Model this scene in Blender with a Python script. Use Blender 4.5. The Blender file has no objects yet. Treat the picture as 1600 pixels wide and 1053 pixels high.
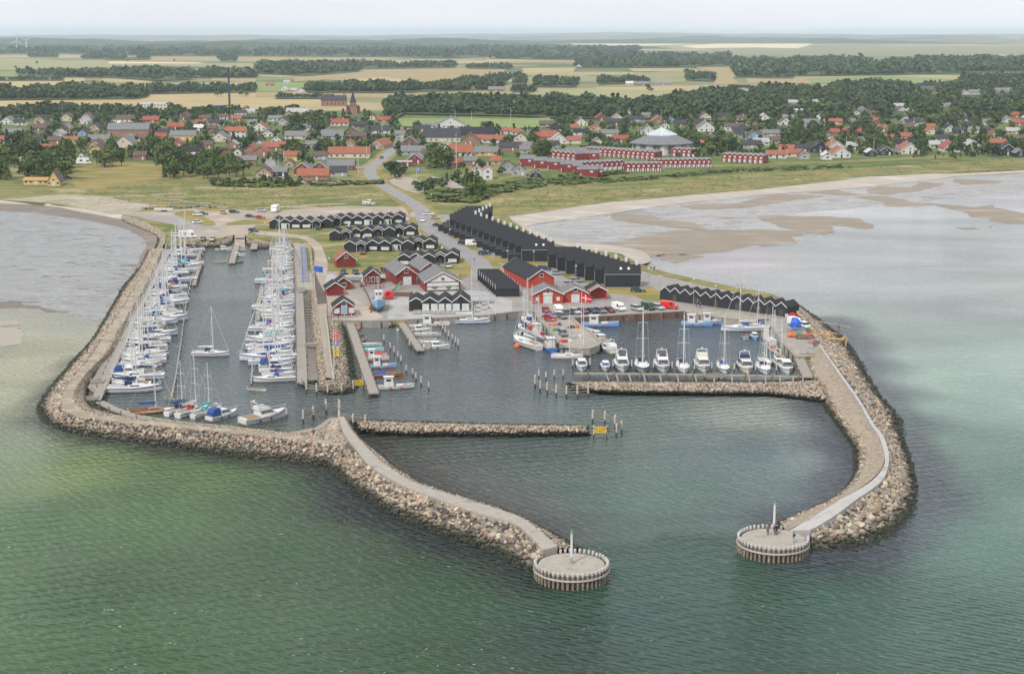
import bpy, bmesh, math, random
import numpy as np
from mathutils import Vector, Matrix
from math import sin, cos, pi, radians, atan2, hypot, sqrt
R = random.Random(7)
SC = bpy.context.scene
COL = SC.collection
# ---------------------------------------------------------------- camera
FX = 2350.0; PIT = math.atan(474.5/FX); HC = 78.0
cd = bpy.data.cameras.new('camera'); cam = bpy.data.objects.new('camera', cd); COL.objects.link(cam)
cd.sensor_width = 36; cd.lens = FX/1600*36; cd.clip_start = 1; cd.clip_end = 60000
cam.location = (0, 0, HC); cam.rotation_euler = (pi/2-PIT, 0, 0); SC.camera = cam
# ---------------------------------------------------------------- world, sun, exposure
SUN_EL, SUN_ROT = radians(48), radians(215)
w = bpy.data.worlds.new('World'); SC.world = w; w.use_nodes = True
nt = w.node_tree; nt.nodes.clear()
def nn(nt, t, **k):
    n = nt.nodes.new(t)
    for a, b in k.items():
        if a in n.inputs.keys() if isinstance(a, str) else False: n.inputs[a].default_value = b
        else: setattr(n, a, b)
    return n
wo = nn(nt, 'ShaderNodeOutputWorld'); bg = nn(nt, 'ShaderNodeBackground'); bg.inputs['Strength'].default_value = 0.10
sky = nn(nt, 'ShaderNodeTexSky'); sky.sky_type = 'NISHITA'; sky.sun_disc = False
sky.sun_elevation = SUN_EL; sky.sun_rotation = SUN_ROT; sky.air_density = 1.0; sky.dust_density = 2.5; sky.ozone_density = 1
mx = nn(nt, 'ShaderNodeMix', data_type='RGBA'); mx.inputs[0].default_value = 0.86
mx.inputs[7].default_value = (7.2, 7.4, 7.75, 1)      # overcast cloud layer
tc = nn(nt, 'ShaderNodeTexCoord'); mp = nn(nt, 'ShaderNodeMapping'); mp.inputs['Scale'].default_value = (1, 1, 4)
no = nn(nt, 'ShaderNodeTexNoise'); no.inputs['Scale'].default_value = 2.2; no.inputs['Detail'].default_value = 5
mr = nn(nt, 'ShaderNodeMapRange'); mr.inputs[1].default_value = .3; mr.inputs[2].default_value = .7; mr.inputs[3].default_value = .86; mr.inputs[4].default_value = 1.06
ml = nn(nt, 'ShaderNodeMix', data_type='RGBA', blend_type='MULTIPLY'); ml.inputs[0].default_value = 1
L = nt.links
L.new(sky.outputs[0], mx.inputs[6]); L.new(tc.outputs['Generated'], mp.inputs[0]); L.new(mp.outputs[0], no.inputs[0])
L.new(no.outputs[0], mr.inputs[0]); L.new(mx.outputs[2], ml.inputs[6]); L.new(mr.outputs[0], ml.inputs[7])
L.new(ml.outputs[2], bg.inputs[0]); L.new(bg.outputs[0], wo.inputs[0])
sl = bpy.data.lights.new('sun', 'SUN'); so = bpy.data.objects.new('sun', sl); COL.objects.link(so)
sl.energy = 2.0; sl.angle = radians(6); sl.color = (1, .95, .88)
_d = Vector((sin(SUN_ROT)*cos(SUN_EL), cos(SUN_ROT)*cos(SUN_EL), sin(SUN_EL)))
so.rotation_euler = (-_d).to_track_quat('-Z', 'Y').to_euler(); so.location = (0, 0, 500)
SC.view_settings.view_transform = 'Standard'; SC.view_settings.look = 'None'
SC.view_settings.exposure = 0.6; SC.view_settings.gamma = 1
SC.render.engine = 'CYCLES'
SC.cycles.use_denoising = True; SC.cycles.denoising_prefilter = 'ACCURATE'
SC.cycles.max_bounces = 5; SC.cycles.volume_bounces = 1; SC.cycles.transparent_max_bounces = 6
SC.cycles.diffuse_bounces = 2; SC.cycles.glossy_bounces = 3
SC.cycles.sample_clamp_indirect = 4
# ---------------------------------------------------------------- helpers
def G(px, py, z=0.0):
    u = px-800; v = py-526.5; t = (HC-z)/(FX*sin(PIT)+v*cos(PIT))
    return Vector((u*t, (FX*cos(PIT)-v*sin(PIT))*t, z))
def S(py, z=0.0): return (FX*sin(PIT)+(py-526.5)*cos(PIT))/(HC-z)      # pixels per metre of the 1600 px photo
def PX(p):                                                            # world -> photo pixel (used for layout tests only)
    x, y, z = p; d = y*cos(PIT)-(z-HC)*sin(PIT)
    return 800+FX*x/d, 526.5-FX*(y*sin(PIT)+(z-HC)*cos(PIT))/d
def lin(c): return tuple(((v/255)/12.92 if v/255 <= .04045 else ((v/255+.055)/1.055)**2.4) for v in c)
class MB:
    def __init__(s): s.v = []; s.f = []
    def add(s, vs, fs):
        o = len(s.v); s.v += [tuple(v) for v in vs]; s.f += [tuple(i+o for i in f) for f in fs]; return s
    def box(s, x0, x1, y0, y1, z0, z1):
        return s.add([(x0,y0,z0),(x1,y0,z0),(x1,y1,z0),(x0,y1,z0),(x0,y0,z1),(x1,y0,z1),(x1,y1,z1),(x0,y1,z1)],
                     [(0,3,2,1),(4,5,6,7),(0,1,5,4),(1,2,6,5),(2,3,7,6),(3,0,4,7)])
    def obox(s, c, sx, sy, sz, rz=0, base=True):
        a, b = cos(rz), sin(rz); z0 = c[2] if base else c[2]-sz/2
        vs = []
        for z in (z0, z0+sz):
            for x, y in ((-1,-1),(1,-1),(1,1),(-1,1)):
                X, Y = x*sx/2, y*sy/2; vs.append((c[0]+X*a-Y*b, c[1]+X*b+Y*a, z))
        return s.add(vs, [(0,3,2,1),(4,5,6,7),(0,1,5,4),(1,2,6,5),(2,3,7,6),(3,0,4,7)])
    def cyl(s, p, q, r0, r1=None, n=8, cap=True):
        p, q = Vector(p), Vector(q); r1 = r0 if r1 is None else r1
        d = (q-p).normalized(); a = d.orthogonal().normalized(); b = d.cross(a)
        vs = [tuple(c+(a*cos(2*pi*i/n)+b*sin(2*pi*i/n))*r) for c, r in ((p, r0), (q, r1)) for i in range(n)]
        fs = [(i, (i+1) % n, n+(i+1) % n, n+i) for i in range(n)]
        if cap: fs += [tuple(range(n))[::-1], tuple(range(n, 2*n))]
        return s.add(vs, fs)
    def lathe(s, prof, n=16, c=(0, 0)):
        vs = [(c[0]+r*cos(2*pi*i/n), c[1]+r*sin(2*pi*i/n), z) for r, z in prof for i in range(n)]
        fs = [(j*n+i, j*n+(i+1) % n, (j+1)*n+(i+1) % n, (j+1)*n+i) for j in range(len(prof)-1) for i in range(n)]
        fs += [tuple(range(n))[::-1], tuple(range((len(prof)-1)*n, len(prof)*n))]
        return s.add(vs, fs)
    def loft(s, rings, close=True, caps=True):
        n = len(rings[0]); vs = [v for r in rings for v in r]; m = n if close else n-1
        fs = [(j*n+i, j*n+(i+1) % n, (j+1)*n+(i+1) % n, (j+1)*n+i) for j in range(len(rings)-1) for i in range(m)]
        if caps and close: fs += [tuple(range(n))[::-1], tuple(range((len(rings)-1)*n, len(rings)*n))]
        return s.add(vs, fs)
    def tube(s, pts, r, n=5):
        for a, b in zip(pts, pts[1:]): s.cyl(a, b, r, r, n)
        return s
    def ribbon(s, pts, w, z0, z1):
        P = [Vector((p[0], p[1], 0)) for p in pts]; rg = []
        for i, p in enumerate(P):
            d = (P[min(i+1, len(P)-1)]-P[max(i-1, 0)]).normalized(); nrm = Vector((-d.y, d.x, 0))*w/2
            rg.append([(p.x-nrm.x, p.y-nrm.y, z0), (p.x+nrm.x, p.y+nrm.y, z0), (p.x+nrm.x, p.y+nrm.y, z1), (p.x-nrm.x, p.y-nrm.y, z1)])
        return s.loft(rg)
    def mesh(s, name):
        me = bpy.data.meshes.new(name); me.from_pydata(s.v, [], s.f); me.update(); return me
    def build(s, name, mat, parent=None, smooth=False, fix=True):
        me = s.mesh(name)
        if fix:
            bm = bmesh.new(); bm.from_mesh(me); bmesh.ops.recalc_face_normals(bm, faces=bm.faces); bm.to_mesh(me); bm.free()
        me.materials.append(mat)
        if smooth: me.polygons.foreach_set('use_smooth', [True]*len(me.polygons))
        o = bpy.data.objects.new(name, me); COL.objects.link(o)
        if parent is not None: o.parent = parent
        return o
def smooth_angle(o, a=35):
    o.data.polygons.foreach_set('use_smooth', [True]*len(o.data.polygons))
    bm = bmesh.new(); bm.from_mesh(o.data)
    for e in bm.edges: e.smooth = (len(e.link_faces) == 2 and e.calc_face_angle(0) < radians(a))
    bm.to_mesh(o.data); bm.free()
def tag(o, label=None, cat=None, group=None, kind=None):
    if label: o['label'] = label
    if cat: o['category'] = cat
    if group: o['group'] = group
    if kind: o['kind'] = kind
    return o
def empty(name, loc=(0, 0, 0), rz=0, label=None, cat=None, group=None):
    o = bpy.data.objects.new(name, None); COL.objects.link(o); o.location = loc; o.rotation_euler = (0, 0, rz)
    o.empty_display_size = .5
    return tag(o, label, cat, group)
def setmat(o, m):
    o.material_slots[0].link = 'OBJECT'; o.material_slots[0].material = m
KIDS = {}
def kids(o):
    return [c for c in o.children]
def dup(root, loc, rz, label=None, cat=None, group=None, scale=None, mats=None, _ch=None):
    """copy a thing with its parts and sub-parts; mats maps part name -> material (None drops the part)"""
    def cp(o, par):
        nm = o.name.split('.')[0]
        if mats and nm in mats and mats[nm] is None: return None
        c = o.copy(); COL.objects.link(c); c.parent = par
        if mats and nm in mats: setmat(c, mats[nm])
        for ch in o.children: cp(ch, c)
        return c
    r = root.copy(); COL.objects.link(r); r.location = loc; r.rotation_euler = (0, 0, rz)
    for k in ('label', 'group'):
        if k in r.keys(): del r[k]
    if scale: r.scale = (scale,)*3 if not isinstance(scale, tuple) else scale
    for ch in root.children: cp(ch, r)
    tag(r, label, cat, group); return r
def drop(root):
    for c in list(root.children): drop(c)
    bpy.data.objects.remove(root)
ORD = ['first','second','third','fourth','fifth','sixth','seventh','eighth','ninth','tenth','eleventh','twelfth','thirteenth','fourteenth','fifteenth','sixteenth','seventeenth','eighteenth','nineteenth','twentieth']
def nth(i):
    if i < 20: return ORD[i]
    i += 1; s = {1: 'st', 2: 'nd', 3: 'rd'}.get(i % 10, 'th') if i % 100 not in (11, 12, 13) else 'th'
    return '%d%s' % (i, s)
def catmull(pts, n=6, closed=False):
    P = [Vector(p) for p in pts]; out = []; m = len(P)
    rng = range(m) if closed else range(m-1)
    for i in rng:
        if closed: a, b, c, d = P[i-1], P[i], P[(i+1) % m], P[(i+2) % m]
        else: a, b, c, d = P[max(i-1, 0)], P[i], P[i+1], P[min(i+2, m-1)]
        for k in range(n):
            t = k/n
            out.append(.5*((2*b)+(c-a)*t+(2*a-5*b+4*c-d)*t*t+(3*b-a-3*c+d)*t**3))
    if not closed: out.append(P[-1])
    return out
def inpoly(x, y, poly):
    c = False; j = len(poly)-1
    for i in range(len(poly)):
        xi, yi = poly[i][0], poly[i][1]; xj, yj = poly[j][0], poly[j][1]
        if (yi > y) != (yj > y) and x < (xj-xi)*(y-yi)/(yj-yi)+xi: c = not c
        j = i
    return c
def sheet(name, pts, z, mat, depth=0.0, sm=0, kind='structure', px=True, jit=0.0):
    """flat sheet from an outline; depth > 0 gives it sides"""
    P = [G(p[0], p[1], z) for p in pts] if px else [Vector((p[0], p[1], z)) for p in pts]
    if sm: P = catmull(P, sm, True)
    if jit: P = [p+Vector((R.uniform(-jit, jit), R.uniform(-jit, jit), 0)) for p in P]
    bm = bmesh.new(); vs = [bm.verts.new(p) for p in P]; f = bm.faces.new(vs)
    f.normal_update()
    if f.normal.z < 0: f.normal_flip()
    if depth:
        r = bmesh.ops.extrude_face_region(bm, geom=[f]); top = [g for g in r['geom'] if isinstance(g, bmesh.types.BMVert)]
        for v in vs: v.co.z -= depth
    bmesh.ops.triangulate(bm, faces=[f for f in bm.faces if len(f.verts) > 4])
    bmesh.ops.recalc_face_normals(bm, faces=bm.faces)
    if not depth:
        for f in bm.faces:
            if f.normal.z < 0: f.normal_flip()
    me = bpy.data.meshes.new(name); bm.to_mesh(me); bm.free(); me.materials.append(mat)
    o = bpy.data.objects.new(name, me); COL.objects.link(o)
    if kind: o['kind'] = kind
    return o
# ---------------------------------------------------------------- materials
MATS = {}
def mat(name, stops, scale=1.0, rough=.8, bump=0.0, bscale=None, metal=0, detail=4, rnd=0.0, stretch=(1, 1, 1), rot=0, spec=.5, dist=0.0, glossvar=0, src='pos', alpha=None, trans=0, lo=.32, hi=.68):
    if name in MATS: return MATS[name]
    m = bpy.data.materials.new(name); m.use_nodes = True; nt = m.node_tree; b = nt.nodes['Principled BSDF']; L = nt.links
    if not isinstance(stops[0], (tuple, list)): stops = [stops, tuple(c*.82 for c in stops)]
    if src == 'pos': vec = nn(nt, 'ShaderNodeNewGeometry').outputs['Position']
    else: vec = nn(nt, 'ShaderNodeTexCoord').outputs['Object']
    mp = nn(nt, 'ShaderNodeMapping'); mp.inputs['Scale'].default_value = stretch; mp.inputs['Rotation'].default_value = (0, 0, rot)
    L.new(vec, mp.inputs[0])
    n = nn(nt, 'ShaderNodeTexNoise'); n.inputs['Scale'].default_value = scale; n.inputs['Detail'].default_value = detail; n.inputs['Roughness'].default_value = .6; n.inputs['Distortion'].default_value = dist
    L.new(mp.outputs[0], n.inputs[0])
    cr = nn(nt, 'ShaderNodeValToRGB'); e = cr.color_ramp.elements
    while len(e) < len(stops): e.new(.5)
    for i, s in enumerate(stops):
        e[i].position = lo+(hi-lo)*i/max(1, len(stops)-1); e[i].color = (*s, 1)
    L.new(n.outputs[0], cr.inputs[0]); out = cr.outputs[0]
    if rnd:
        oi = nn(nt, 'ShaderNodeObjectInfo'); hs = nn(nt, 'ShaderNodeHueSaturation')
        r1 = nn(nt, 'ShaderNodeMapRange'); r1.inputs[3].default_value = 1-rnd; r1.inputs[4].default_value = 1+rnd
        L.new(oi.outputs['Random'], r1.inputs[0]); L.new(r1.outputs[0], hs.inputs['Value']); L.new(out, hs.inputs['Color']); out = hs.outputs[0]
        w2 = nn(nt, 'ShaderNodeMath', operation='FRACT'); w3 = nn(nt, 'ShaderNodeMath', operation='MULTIPLY'); w3.inputs[1].default_value = 17.3
        r2 = nn(nt, 'ShaderNodeMapRange'); r2.inputs[3].default_value = .5-rnd*.05; r2.inputs[4].default_value = .5+rnd*.05
        L.new(oi.outputs['Random'], w3.inputs[0]); L.new(w3.outputs[0], w2.inputs[0]); L.new(w2.outputs[0], r2.inputs[0]); L.new(r2.outputs[0], hs.inputs['Hue'])
    L.new(out, b.inputs['Base Color'])
    b.inputs['Roughness'].default_value = rough; b.inputs['Metallic'].default_value = metal; b.inputs['Specular IOR Level'].default_value = spec
    if trans: b.inputs['Transmission Weight'].default_value = trans
    if bump:
        n2 = nn(nt, 'ShaderNodeTexNoise'); n2.inputs['Scale'].default_value = bscale or scale*3; n2.inputs['Detail'].default_value = 3
        L.new(mp.outputs[0], n2.inputs[0]); bp = nn(nt, 'ShaderNodeBump'); bp.inputs['Distance'].default_value = bump
        L.new(n2.outputs[0], bp.inputs['Height']); L.new(bp.outputs[0], b.inputs['Normal'])
    MATS[name] = m; return m
def two(c, k=.8): return [c, tuple(v*k for v in c)]
def boards(name, c, c2, axis_scale, rough=.8, scale=1):
    """painted / tarred boards: fine wave bump and tone per board"""
    if name in MATS: return MATS[name]
    m = mat(name, [c, c2], scale=.8, rough=rough, detail=5)
    nt = m.node_tree; b = nt.nodes['Principled BSDF']
    tcn = nn(nt, 'ShaderNodeTexCoord'); wv = nn(nt, 'ShaderNodeTexWave'); wv.bands_direction = axis_scale; wv.inputs['Scale'].default_value = scale
    bp = nn(nt, 'ShaderNodeBump'); bp.inputs['Distance'].default_value = .03
    nt.links.new(tcn.outputs['Object'], wv.inputs[0]); nt.links.new(wv.outputs[0], bp.inputs['Height']); nt.links.new(bp.outputs[0], b.inputs['Normal'])
    return m
m_white = mat('white_paint', [(.64,.64,.62),(.52,.52,.5)], scale=.9, rough=.45)
m_gel = mat('white_gelcoat', [(.66,.66,.65),(.56,.56,.55)], scale=.5, rough=.2)
m_cream = mat('cream_gelcoat', [(.7,.66,.55),(.6,.56,.46)], scale=.5, rough=.25)
m_alu = mat('mast_aluminium', [(.60,.60,.59),(.48,.48,.48)], scale=.7, rough=.4)
m_glass = mat('dark_glass', [(.02,.025,.03),(.04,.045,.05)], scale=.4, rough=.08)
m_wood = mat('weathered_wood', [(.22,.195,.165),(.30,.275,.24),(.15,.13,.11)], scale=2.2, rough=.9, bump=.02, stretch=(1,1,1))
m_pile = mat('tarred_pile', [(.035,.032,.028),(.09,.08,.065)], scale=3, rough=.8)
m_teak = mat('teak_deck', [(.30,.20,.11),(.22,.14,.08)], scale=3, rough=.7)
m_varn = mat('varnished_wood', [(.33,.13,.035),(.24,.09,.025)], scale=2, rough=.35)
m_blue = mat('blue_canvas', [(.03,.08,.29),(.02,.055,.2)], scale=2, rough=.85)
m_navy = mat('navy_canvas', [(.012,.02,.07),(.02,.03,.10)], scale=2, rough=.85)
m_red = mat('red_canvas', [(.45,.03,.03),(.32,.02,.02)], scale=2, rough=.8)
m_lblue = mat('light_blue_paint', [(.22,.42,.70),(.18,.34,.60)], scale=.8, rough=.4)
m_bluep = mat('blue_paint', [(.04,.17,.5),(.03,.12,.38)], scale=.8, rough=.4)
m_teal = mat('turquoise_canvas', [(.10,.42,.45),(.08,.33,.36)], scale=2, rough=.8)
m_orange = mat('orange_paint', [(.62,.14,.04),(.5,.1,.03)], scale=1.5, rough=.6)
m_green = mat('green_paint', [(.03,.22,.10),(.02,.15,.07)], scale=1.5, rough=.6)
m_yellow = mat('yellow_paint', [(.75,.5,.03),(.65,.4,.02)], scale=1.5, rough=.5)
m_black = mat('black_rubber', [(.02,.02,.02),(.035,.035,.035)], scale=3, rough=.8)
m_grey = mat('grey_paint', [(.25,.26,.27),(.32,.33,.34)], scale=1.5, rough=.6)
m_conc = mat('pale_concrete', [(.22,.195,.165),(.34,.31,.265),(.29,.26,.22),(.37,.34,.295)], scale=.35, rough=.9, bump=.02, bscale=6, detail=8)
m_steel = mat('rusty_steel', [(.20,.09,.05),(.11,.07,.055),(.28,.17,.11)], scale=.8, rough=.8, stretch=(1,1,.3), detail=6)
# ================================================================ THE SETTING
m_grass = mat('dune_grass', [(.15,.155,.05),(.095,.135,.035),(.26,.20,.085),(.11,.145,.042),(.31,.25,.13)], scale=.035, rough=.95, detail=11, stretch=(.75,1.3,1), dist=.6, bump=.15, bscale=.6, lo=.37, hi=.63, spec=.15)
m_lawn = mat('lawn', [(.085,.125,.03),(.13,.16,.045),(.07,.1,.028),(.17,.165,.06)], scale=.03, rough=.95, detail=8, spec=.15)
m_drylawn = mat('dry_lawn', [(.27,.20,.07),(.17,.165,.05),(.3,.22,.085),(.13,.15,.04)], scale=.06, rough=.95, detail=8, spec=.15, stretch=(.5,1.3,1))
m_sand = mat('dry_sand', [(.43,.385,.335),(.36,.315,.265),(.47,.43,.385)], scale=.07, rough=.95, detail=9, stretch=(.6,1.5,1), spec=.2)
m_wet = mat('wet_sand', [(.265,.21,.15),(.20,.16,.115),(.32,.26,.195)], scale=.07, rough=.65, detail=9, stretch=(.5,1.6,1))
m_mudb = mat('brown_wet_sand', [(.19,.15,.11),(.13,.10,.075),(.24,.2,.15)], scale=.12, rough=.6, detail=9, stretch=(.5,1.6,1))
m_asph = mat('asphalt', [(.225,.205,.185),(.275,.255,.235),(.18,.165,.15)], scale=.11, rough=.9, detail=10, bump=.01, bscale=5)
m_road = mat('road_asphalt', [(.215,.205,.2),(.25,.24,.235)], scale=.2, rough=.9, detail=9)
m_grav = mat('tan_gravel', [(.36,.30,.24),(.29,.245,.195),(.42,.36,.29)], scale=.06, rough=.95, detail=10)
m_pav = mat('grey_pavers', [(.31,.30,.285),(.36,.35,.335),(.26,.25,.235)], scale=.15, rough=.9, detail=9)
m_quay = mat('quay_concrete', [(.20,.175,.145),(.33,.29,.24),(.26,.23,.19),(.37,.33,.275)], scale=.14, rough=.9, detail=10, bump=.01, bscale=5)
m_stonec = mat('stone_rubble', [(.12,.10,.08),(.2,.16,.12),(.07,.06,.05)], scale=1.1, rough=.95, detail=6, bump=.2)
m_rev = mat('stone_pitching', [(.30,.24,.17),(.20,.165,.125),(.37,.30,.22),(.12,.1,.08)], scale=1.2, rough=.95, detail=8, bump=.15, bscale=2)
# ---- land outline
COAST = [(-500,292),(0,313),(75,318),(130,326),(190,335),(215,343),(240,354),(256,366),(259,378),(257,385),(285,379),(315,377),(345,376),(352,370),(367,367),(382,367),(390,374),(403,374),(416,376),(456,377),(475,380),(477,421),(463,422),(463,453),(492,454),(500,480),(508,499),(520,501),(580,502),(612,501),(635,500),(762,493),(800,488),(818,486),(833,488),(844,498),(855,511),(867,527),(878,539),(890,544),(905,546),(920,545),(933,541),(938,535),(924,520),(905,508),(893,497),(897,496),(1067,486),(1080,490),(1110,495),(1150,499),(1195,503),(1210,512),(1225,537),(1245,558),(1282,556),(1280,538),(1270,515),(1262,505),(1255,492),(1243,480),(1237,474),(1220,466),(1197,458),(1150,449),(1100,439),(1050,428),(1000,414),(980,402),(960,395),(900,388),(867,381),(845,372),(820,358),(800,345),(793,338),(820,335),(855,330),(905,322),(955,315),(1030,309),(1080,304),(1180,296),(1325,280),(1350,277),(1450,271),(1600,264),(2300,236)]
Z0 = 1.8
far = [(9000,3000),(14000,9000),(17000,25500),(-17000,25500),(-14000,9000),(-6000,1800)]
pts = [(G(x, y, Z0).x, G(x, y, Z0).y) for x, y in COAST]+far
land = sheet('ground', pts, Z0, m_grass, depth=3.0, px=False)
def over(name, pts, m, z, sm=0, jit=0): return sheet(name, pts, z, m, sm=sm, jit=jit)
# beaches and banks: sloping strips between a top line and a bottom line
def bank(name, top, zt, bot, zb, m, n=8, rag=0.0, kind='structure'):
    A = catmull([G(x, y, zt) for x, y in top], n); B = catmull([G(x, y, zb) for x, y in bot], n)
    mb = MB(); K = 7; rings = []
    for a, b in zip(A, B):
        rings.append([a.lerp(b, k/(K-1))+Vector((0, 0, R.uniform(-1, 1)*rag if 0 < k < K-1 else 0)) for k in range(K)])
    mb.loft(rings, close=False, caps=False); o = mb.build(name, m, smooth=True)
    if o.data.polygons[0].normal.z < 0: o.data.flip_normals()
    o['kind'] = kind; return o
bank('beach', [(793,337),(820,334),(855,329),(905,321),(955,314),(1030,308),(1080,303),(1180,295),(1325,279),(1450,270),(1600,263),(2300,235)], 1.82,
     [(812,357),(838,350),(880,344),(942,336),(1005,326),(1080,316),(1140,311),(1200,304),(1325,295),(1450,282),(1600,270),(2300,244)], .06, m_sand)
bank('beach', [(-500,293),(0,313),(75,318),(130,326),(190,335),(215,343),(240,354)], 1.805, [(-500,302),(0,318),(75,322),(130,332),(190,343),(215,352),(240,364)], .8, m_sand)
bank('wet_beach', [(-500,302),(0,318),(75,322),(130,332),(190,343),(215,352),(240,364),(245,378),(228,410)], .8, [(-500,314),(0,331),(75,337),(140,346),(190,357),(215,368),(228,382),(220,400),(208,425)], -.02, m_mudb)
over('sand', [(0,312),(30,310),(70,306),(110,304),(140,305),(165,308),(200,315),(235,320),(238,323),(190,334),(130,325),(75,317)], mat('sandy_rough_grass', [(.36,.31,.24),(.20,.19,.09),(.38,.33,.26),(.27,.23,.14),(.40,.36,.30)], scale=.09, rough=.95, detail=10, stretch=(.5,1.5,1), dist=1.0, lo=.36, hi=.64), 1.812, sm=4)
over('mole_paving', [(457,379),(476,381),(479,421),(491,430),(491.5,453.5),(463.5,452.5),(463.5,422.5),(474,421)], m_quay, 1.843); over('sand_path', [(490,420),(512,420),(508,440),(510,499),(500,480),(492,455)], m_grav, 1.846)
over('wet_beach', [(793,340),(815,350),(840,362),(866,376),(900,384),(960,392),(1000,410),(1010,420),(985,408),(940,396),(880,388),(840,378),(800,350)], m_sand, .9, sm=3)
bank('beach', [(800,345),(820,358),(845,372),(867,381),(900,388),(960,395),(980,402),(1000,414)], 1.805, [(818,352),(838,362),(862,371),(885,378),(925,381),(985,388),(1012,398),(1018,409)], .04, m_sand)
bank('shore_bank', [(1000,414),(1050,428),(1100,439),(1150,449),(1197,458),(1220,466),(1237,474)], 1.79, [(1006,414),(1054,428),(1104,439),(1154,449),(1202,458),(1227,467),(1243,474)], -.5, m_rev)
def ragged(pts, amp, n=9):
    P = catmull([G(x, y, 0) for x, y in pts], n, True); out = []
    for i, p in enumerate(P):
        a = amp*(sin(i*.7)+.6*sin(i*1.9+1)+.5*R.uniform(-1, 1)); d = (P[(i+1) % len(P)]-P[i-1]).normalized(); out.append((p.x-d.y*a, p.y+d.x*a))
    return out
SANDS = [
 [(862,374),(885,378),(940,381),(980,375),(1045,362),(1075,360),(1180,359),(1240,361),(1256,367),(1235,371),(1246,379),(1200,385),(1175,383),(1140,392),(1092,397),(1030,400),(1006,404),(1004,416),(980,404),(960,395),(900,390)],
 [(1027,400),(1060,398),(1097,400),(1075,406),(1057,411),(1042,407)],
 [(950,336),(965,334),(1010,337),(1042,344),(1075,347),(1102,358),(1060,357),(1000,350),(965,345)],
 [(1065,324),(1080,320),(1155,317),(1200,305),(1240,304),(1285,307),(1230,315),(1180,323),(1105,328)],
 [(1260,300),(1300,298),(1342,304),(1320,306),(1275,303)],
 [(1355,299),(1375,291),(1425,293),(1435,286),(1475,287),(1445,297),(1390,304),(1362,303)],
 [(1492,280),(1562,283),(1565,285),(1512,289),(1495,286)],
 [(1335,309),(1380,307),(1440,318),(1455,321),(1390,323),(1375,315)],
 [(1445,318),(1495,321),(1525,324),(1550,320),(1562,326),(1640,340),(1700,346),(1640,350),(1585,350),(1550,346),(1545,341),(1522,340),(1500,330)],
 [(1185,338),(1265,338),(1332,341),(1360,350),(1365,355),(1352,358),(1310,353),(1300,355),(1303,361),(1292,366),(1272,365),(1232,358),(1200,347)],
 [(1495,357),(1512,355),(1528,357),(1515,359)]]
for p in SANDS:
    sheet('sandbar', ragged(p, .7), .035, m_wet, px=False)
m_sub = mat('submerged_sand', [(.30,.25,.17),(.25,.21,.145)], scale=.03, rough=.35, detail=7, bump=.04, bscale=.8)
for p in ([(-160,470),(15,472),(40,477),(105,487),(80,488),(30,481),(-160,482)],):
    sheet('sandbar', ragged(p, .6), .035, m_mudb, px=False)
for p in ([(-160,499),(10,501),(30,506),(0,509),(-160,509)], [(-160,513),(10,512),(30,515),(38,521),(33,532),(18,540),(-160,546)]):
    sheet('sandbar', ragged(p, .4), .03, m_sub, px=False)
m_mud = mat('wet_mudflat', [(.05,.05,.048),(.17,.165,.155),(.24,.24,.235),(.20,.195,.185),(.31,.31,.31),(.22,.22,.215),(.17,.16,.145)], scale=.15, rough=.5, detail=11, stretch=(.4,1.1,1), dist=2.6, lo=.345, hi=.66, bump=.08, spec=.3)
sheet('mudflat', ragged([(-500,311),(0,328),(75,334),(140,344),(190,355),(218,368),(229,384),(222,402),(205,430),(190,455),(172,485),(158,500),(120,492),(60,484),(0,474),(-500,462)], 1.2), .02, m_mud, px=False)
m_flat = mat('shallow_tidal_water', [(.16,.13,.10),(.27,.25,.235),(.18,.15,.12),(.38,.375,.37),(.22,.20,.18),(.34,.335,.33),(.15,.14,.13)], scale=.075, rough=.4, detail=10, stretch=(.5,1.3,1), dist=2.0, lo=.38, hi=.62, bump=.04, spec=.35)
sheet('tidal_flat', ragged([(818,356),(880,345),(945,337),(975,344),(1020,351),(1085,360),(1040,364),(980,375),(940,380),(885,379),(860,373),(838,365)], .5), .022, m_flat, px=False)
sheet('tidal_flat', ragged([(1005,327),(1092,316),(1180,307),(1325,296),(1600,271),(1800,262),(1800,285),(1640,300),(1470,312),(1335,325),(1240,334),(1180,345),(1150,358),(1102,358),(1075,347),(1042,344)], .8), .02, m_flat, px=False)
# ---- paved areas
over('quay_paving', [(500,455),(500,480),(508,498.6),(520,500.6),(580,501.6),(612,500.6),(635,499.6),(762,492.6),(800,487.6),(818,485.6),(833,487.6),(893,496.6),(1067,485.6),(1080,489.6),(1110,494.6),(1150,498.6),(1195,502.6),(1210,511.6),(1225,536.6),(1245,557.6),(1282,555.6),(1279,540),(1270,516),(1255,496),(1240,482),(1160,468),(1030,450),(1003,440),(960,446),(890,440),(860,415),(800,405),(770,415),(700,425),(640,424),(600,426),(512,424),(500,430)], m_asph, 1.806)
over('quay_paving', [(640,458),(700,452),(760,455),(800,470),(800,486),(762,491),(640,498),(605,498),(610,470)], m_pav, 1.811)
over('quay_paving', [(505,428),(560,428),(640,430),(640,436),(560,440),(520,446),(505,450),(498,440)], m_pav, 1.811)
over('quay_paving', [(505,455),(545,450),(560,470),(600,496),(580,500.5),(520,499.5),(510,497)], m_grav, 1.812)
over('quay_paving', [(863,470),(893,472),(893,496.4),(905,507.5),(924,519.5),(937.4,535),(932.5,540.5),(919.5,544.5),(905,545.4),(890,543.4),(878.5,538.4),(867.5,526.6),(855.5,510.6),(844.5,497.6),(833,487.6),(840,482)], m_quay, 1.815)
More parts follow.
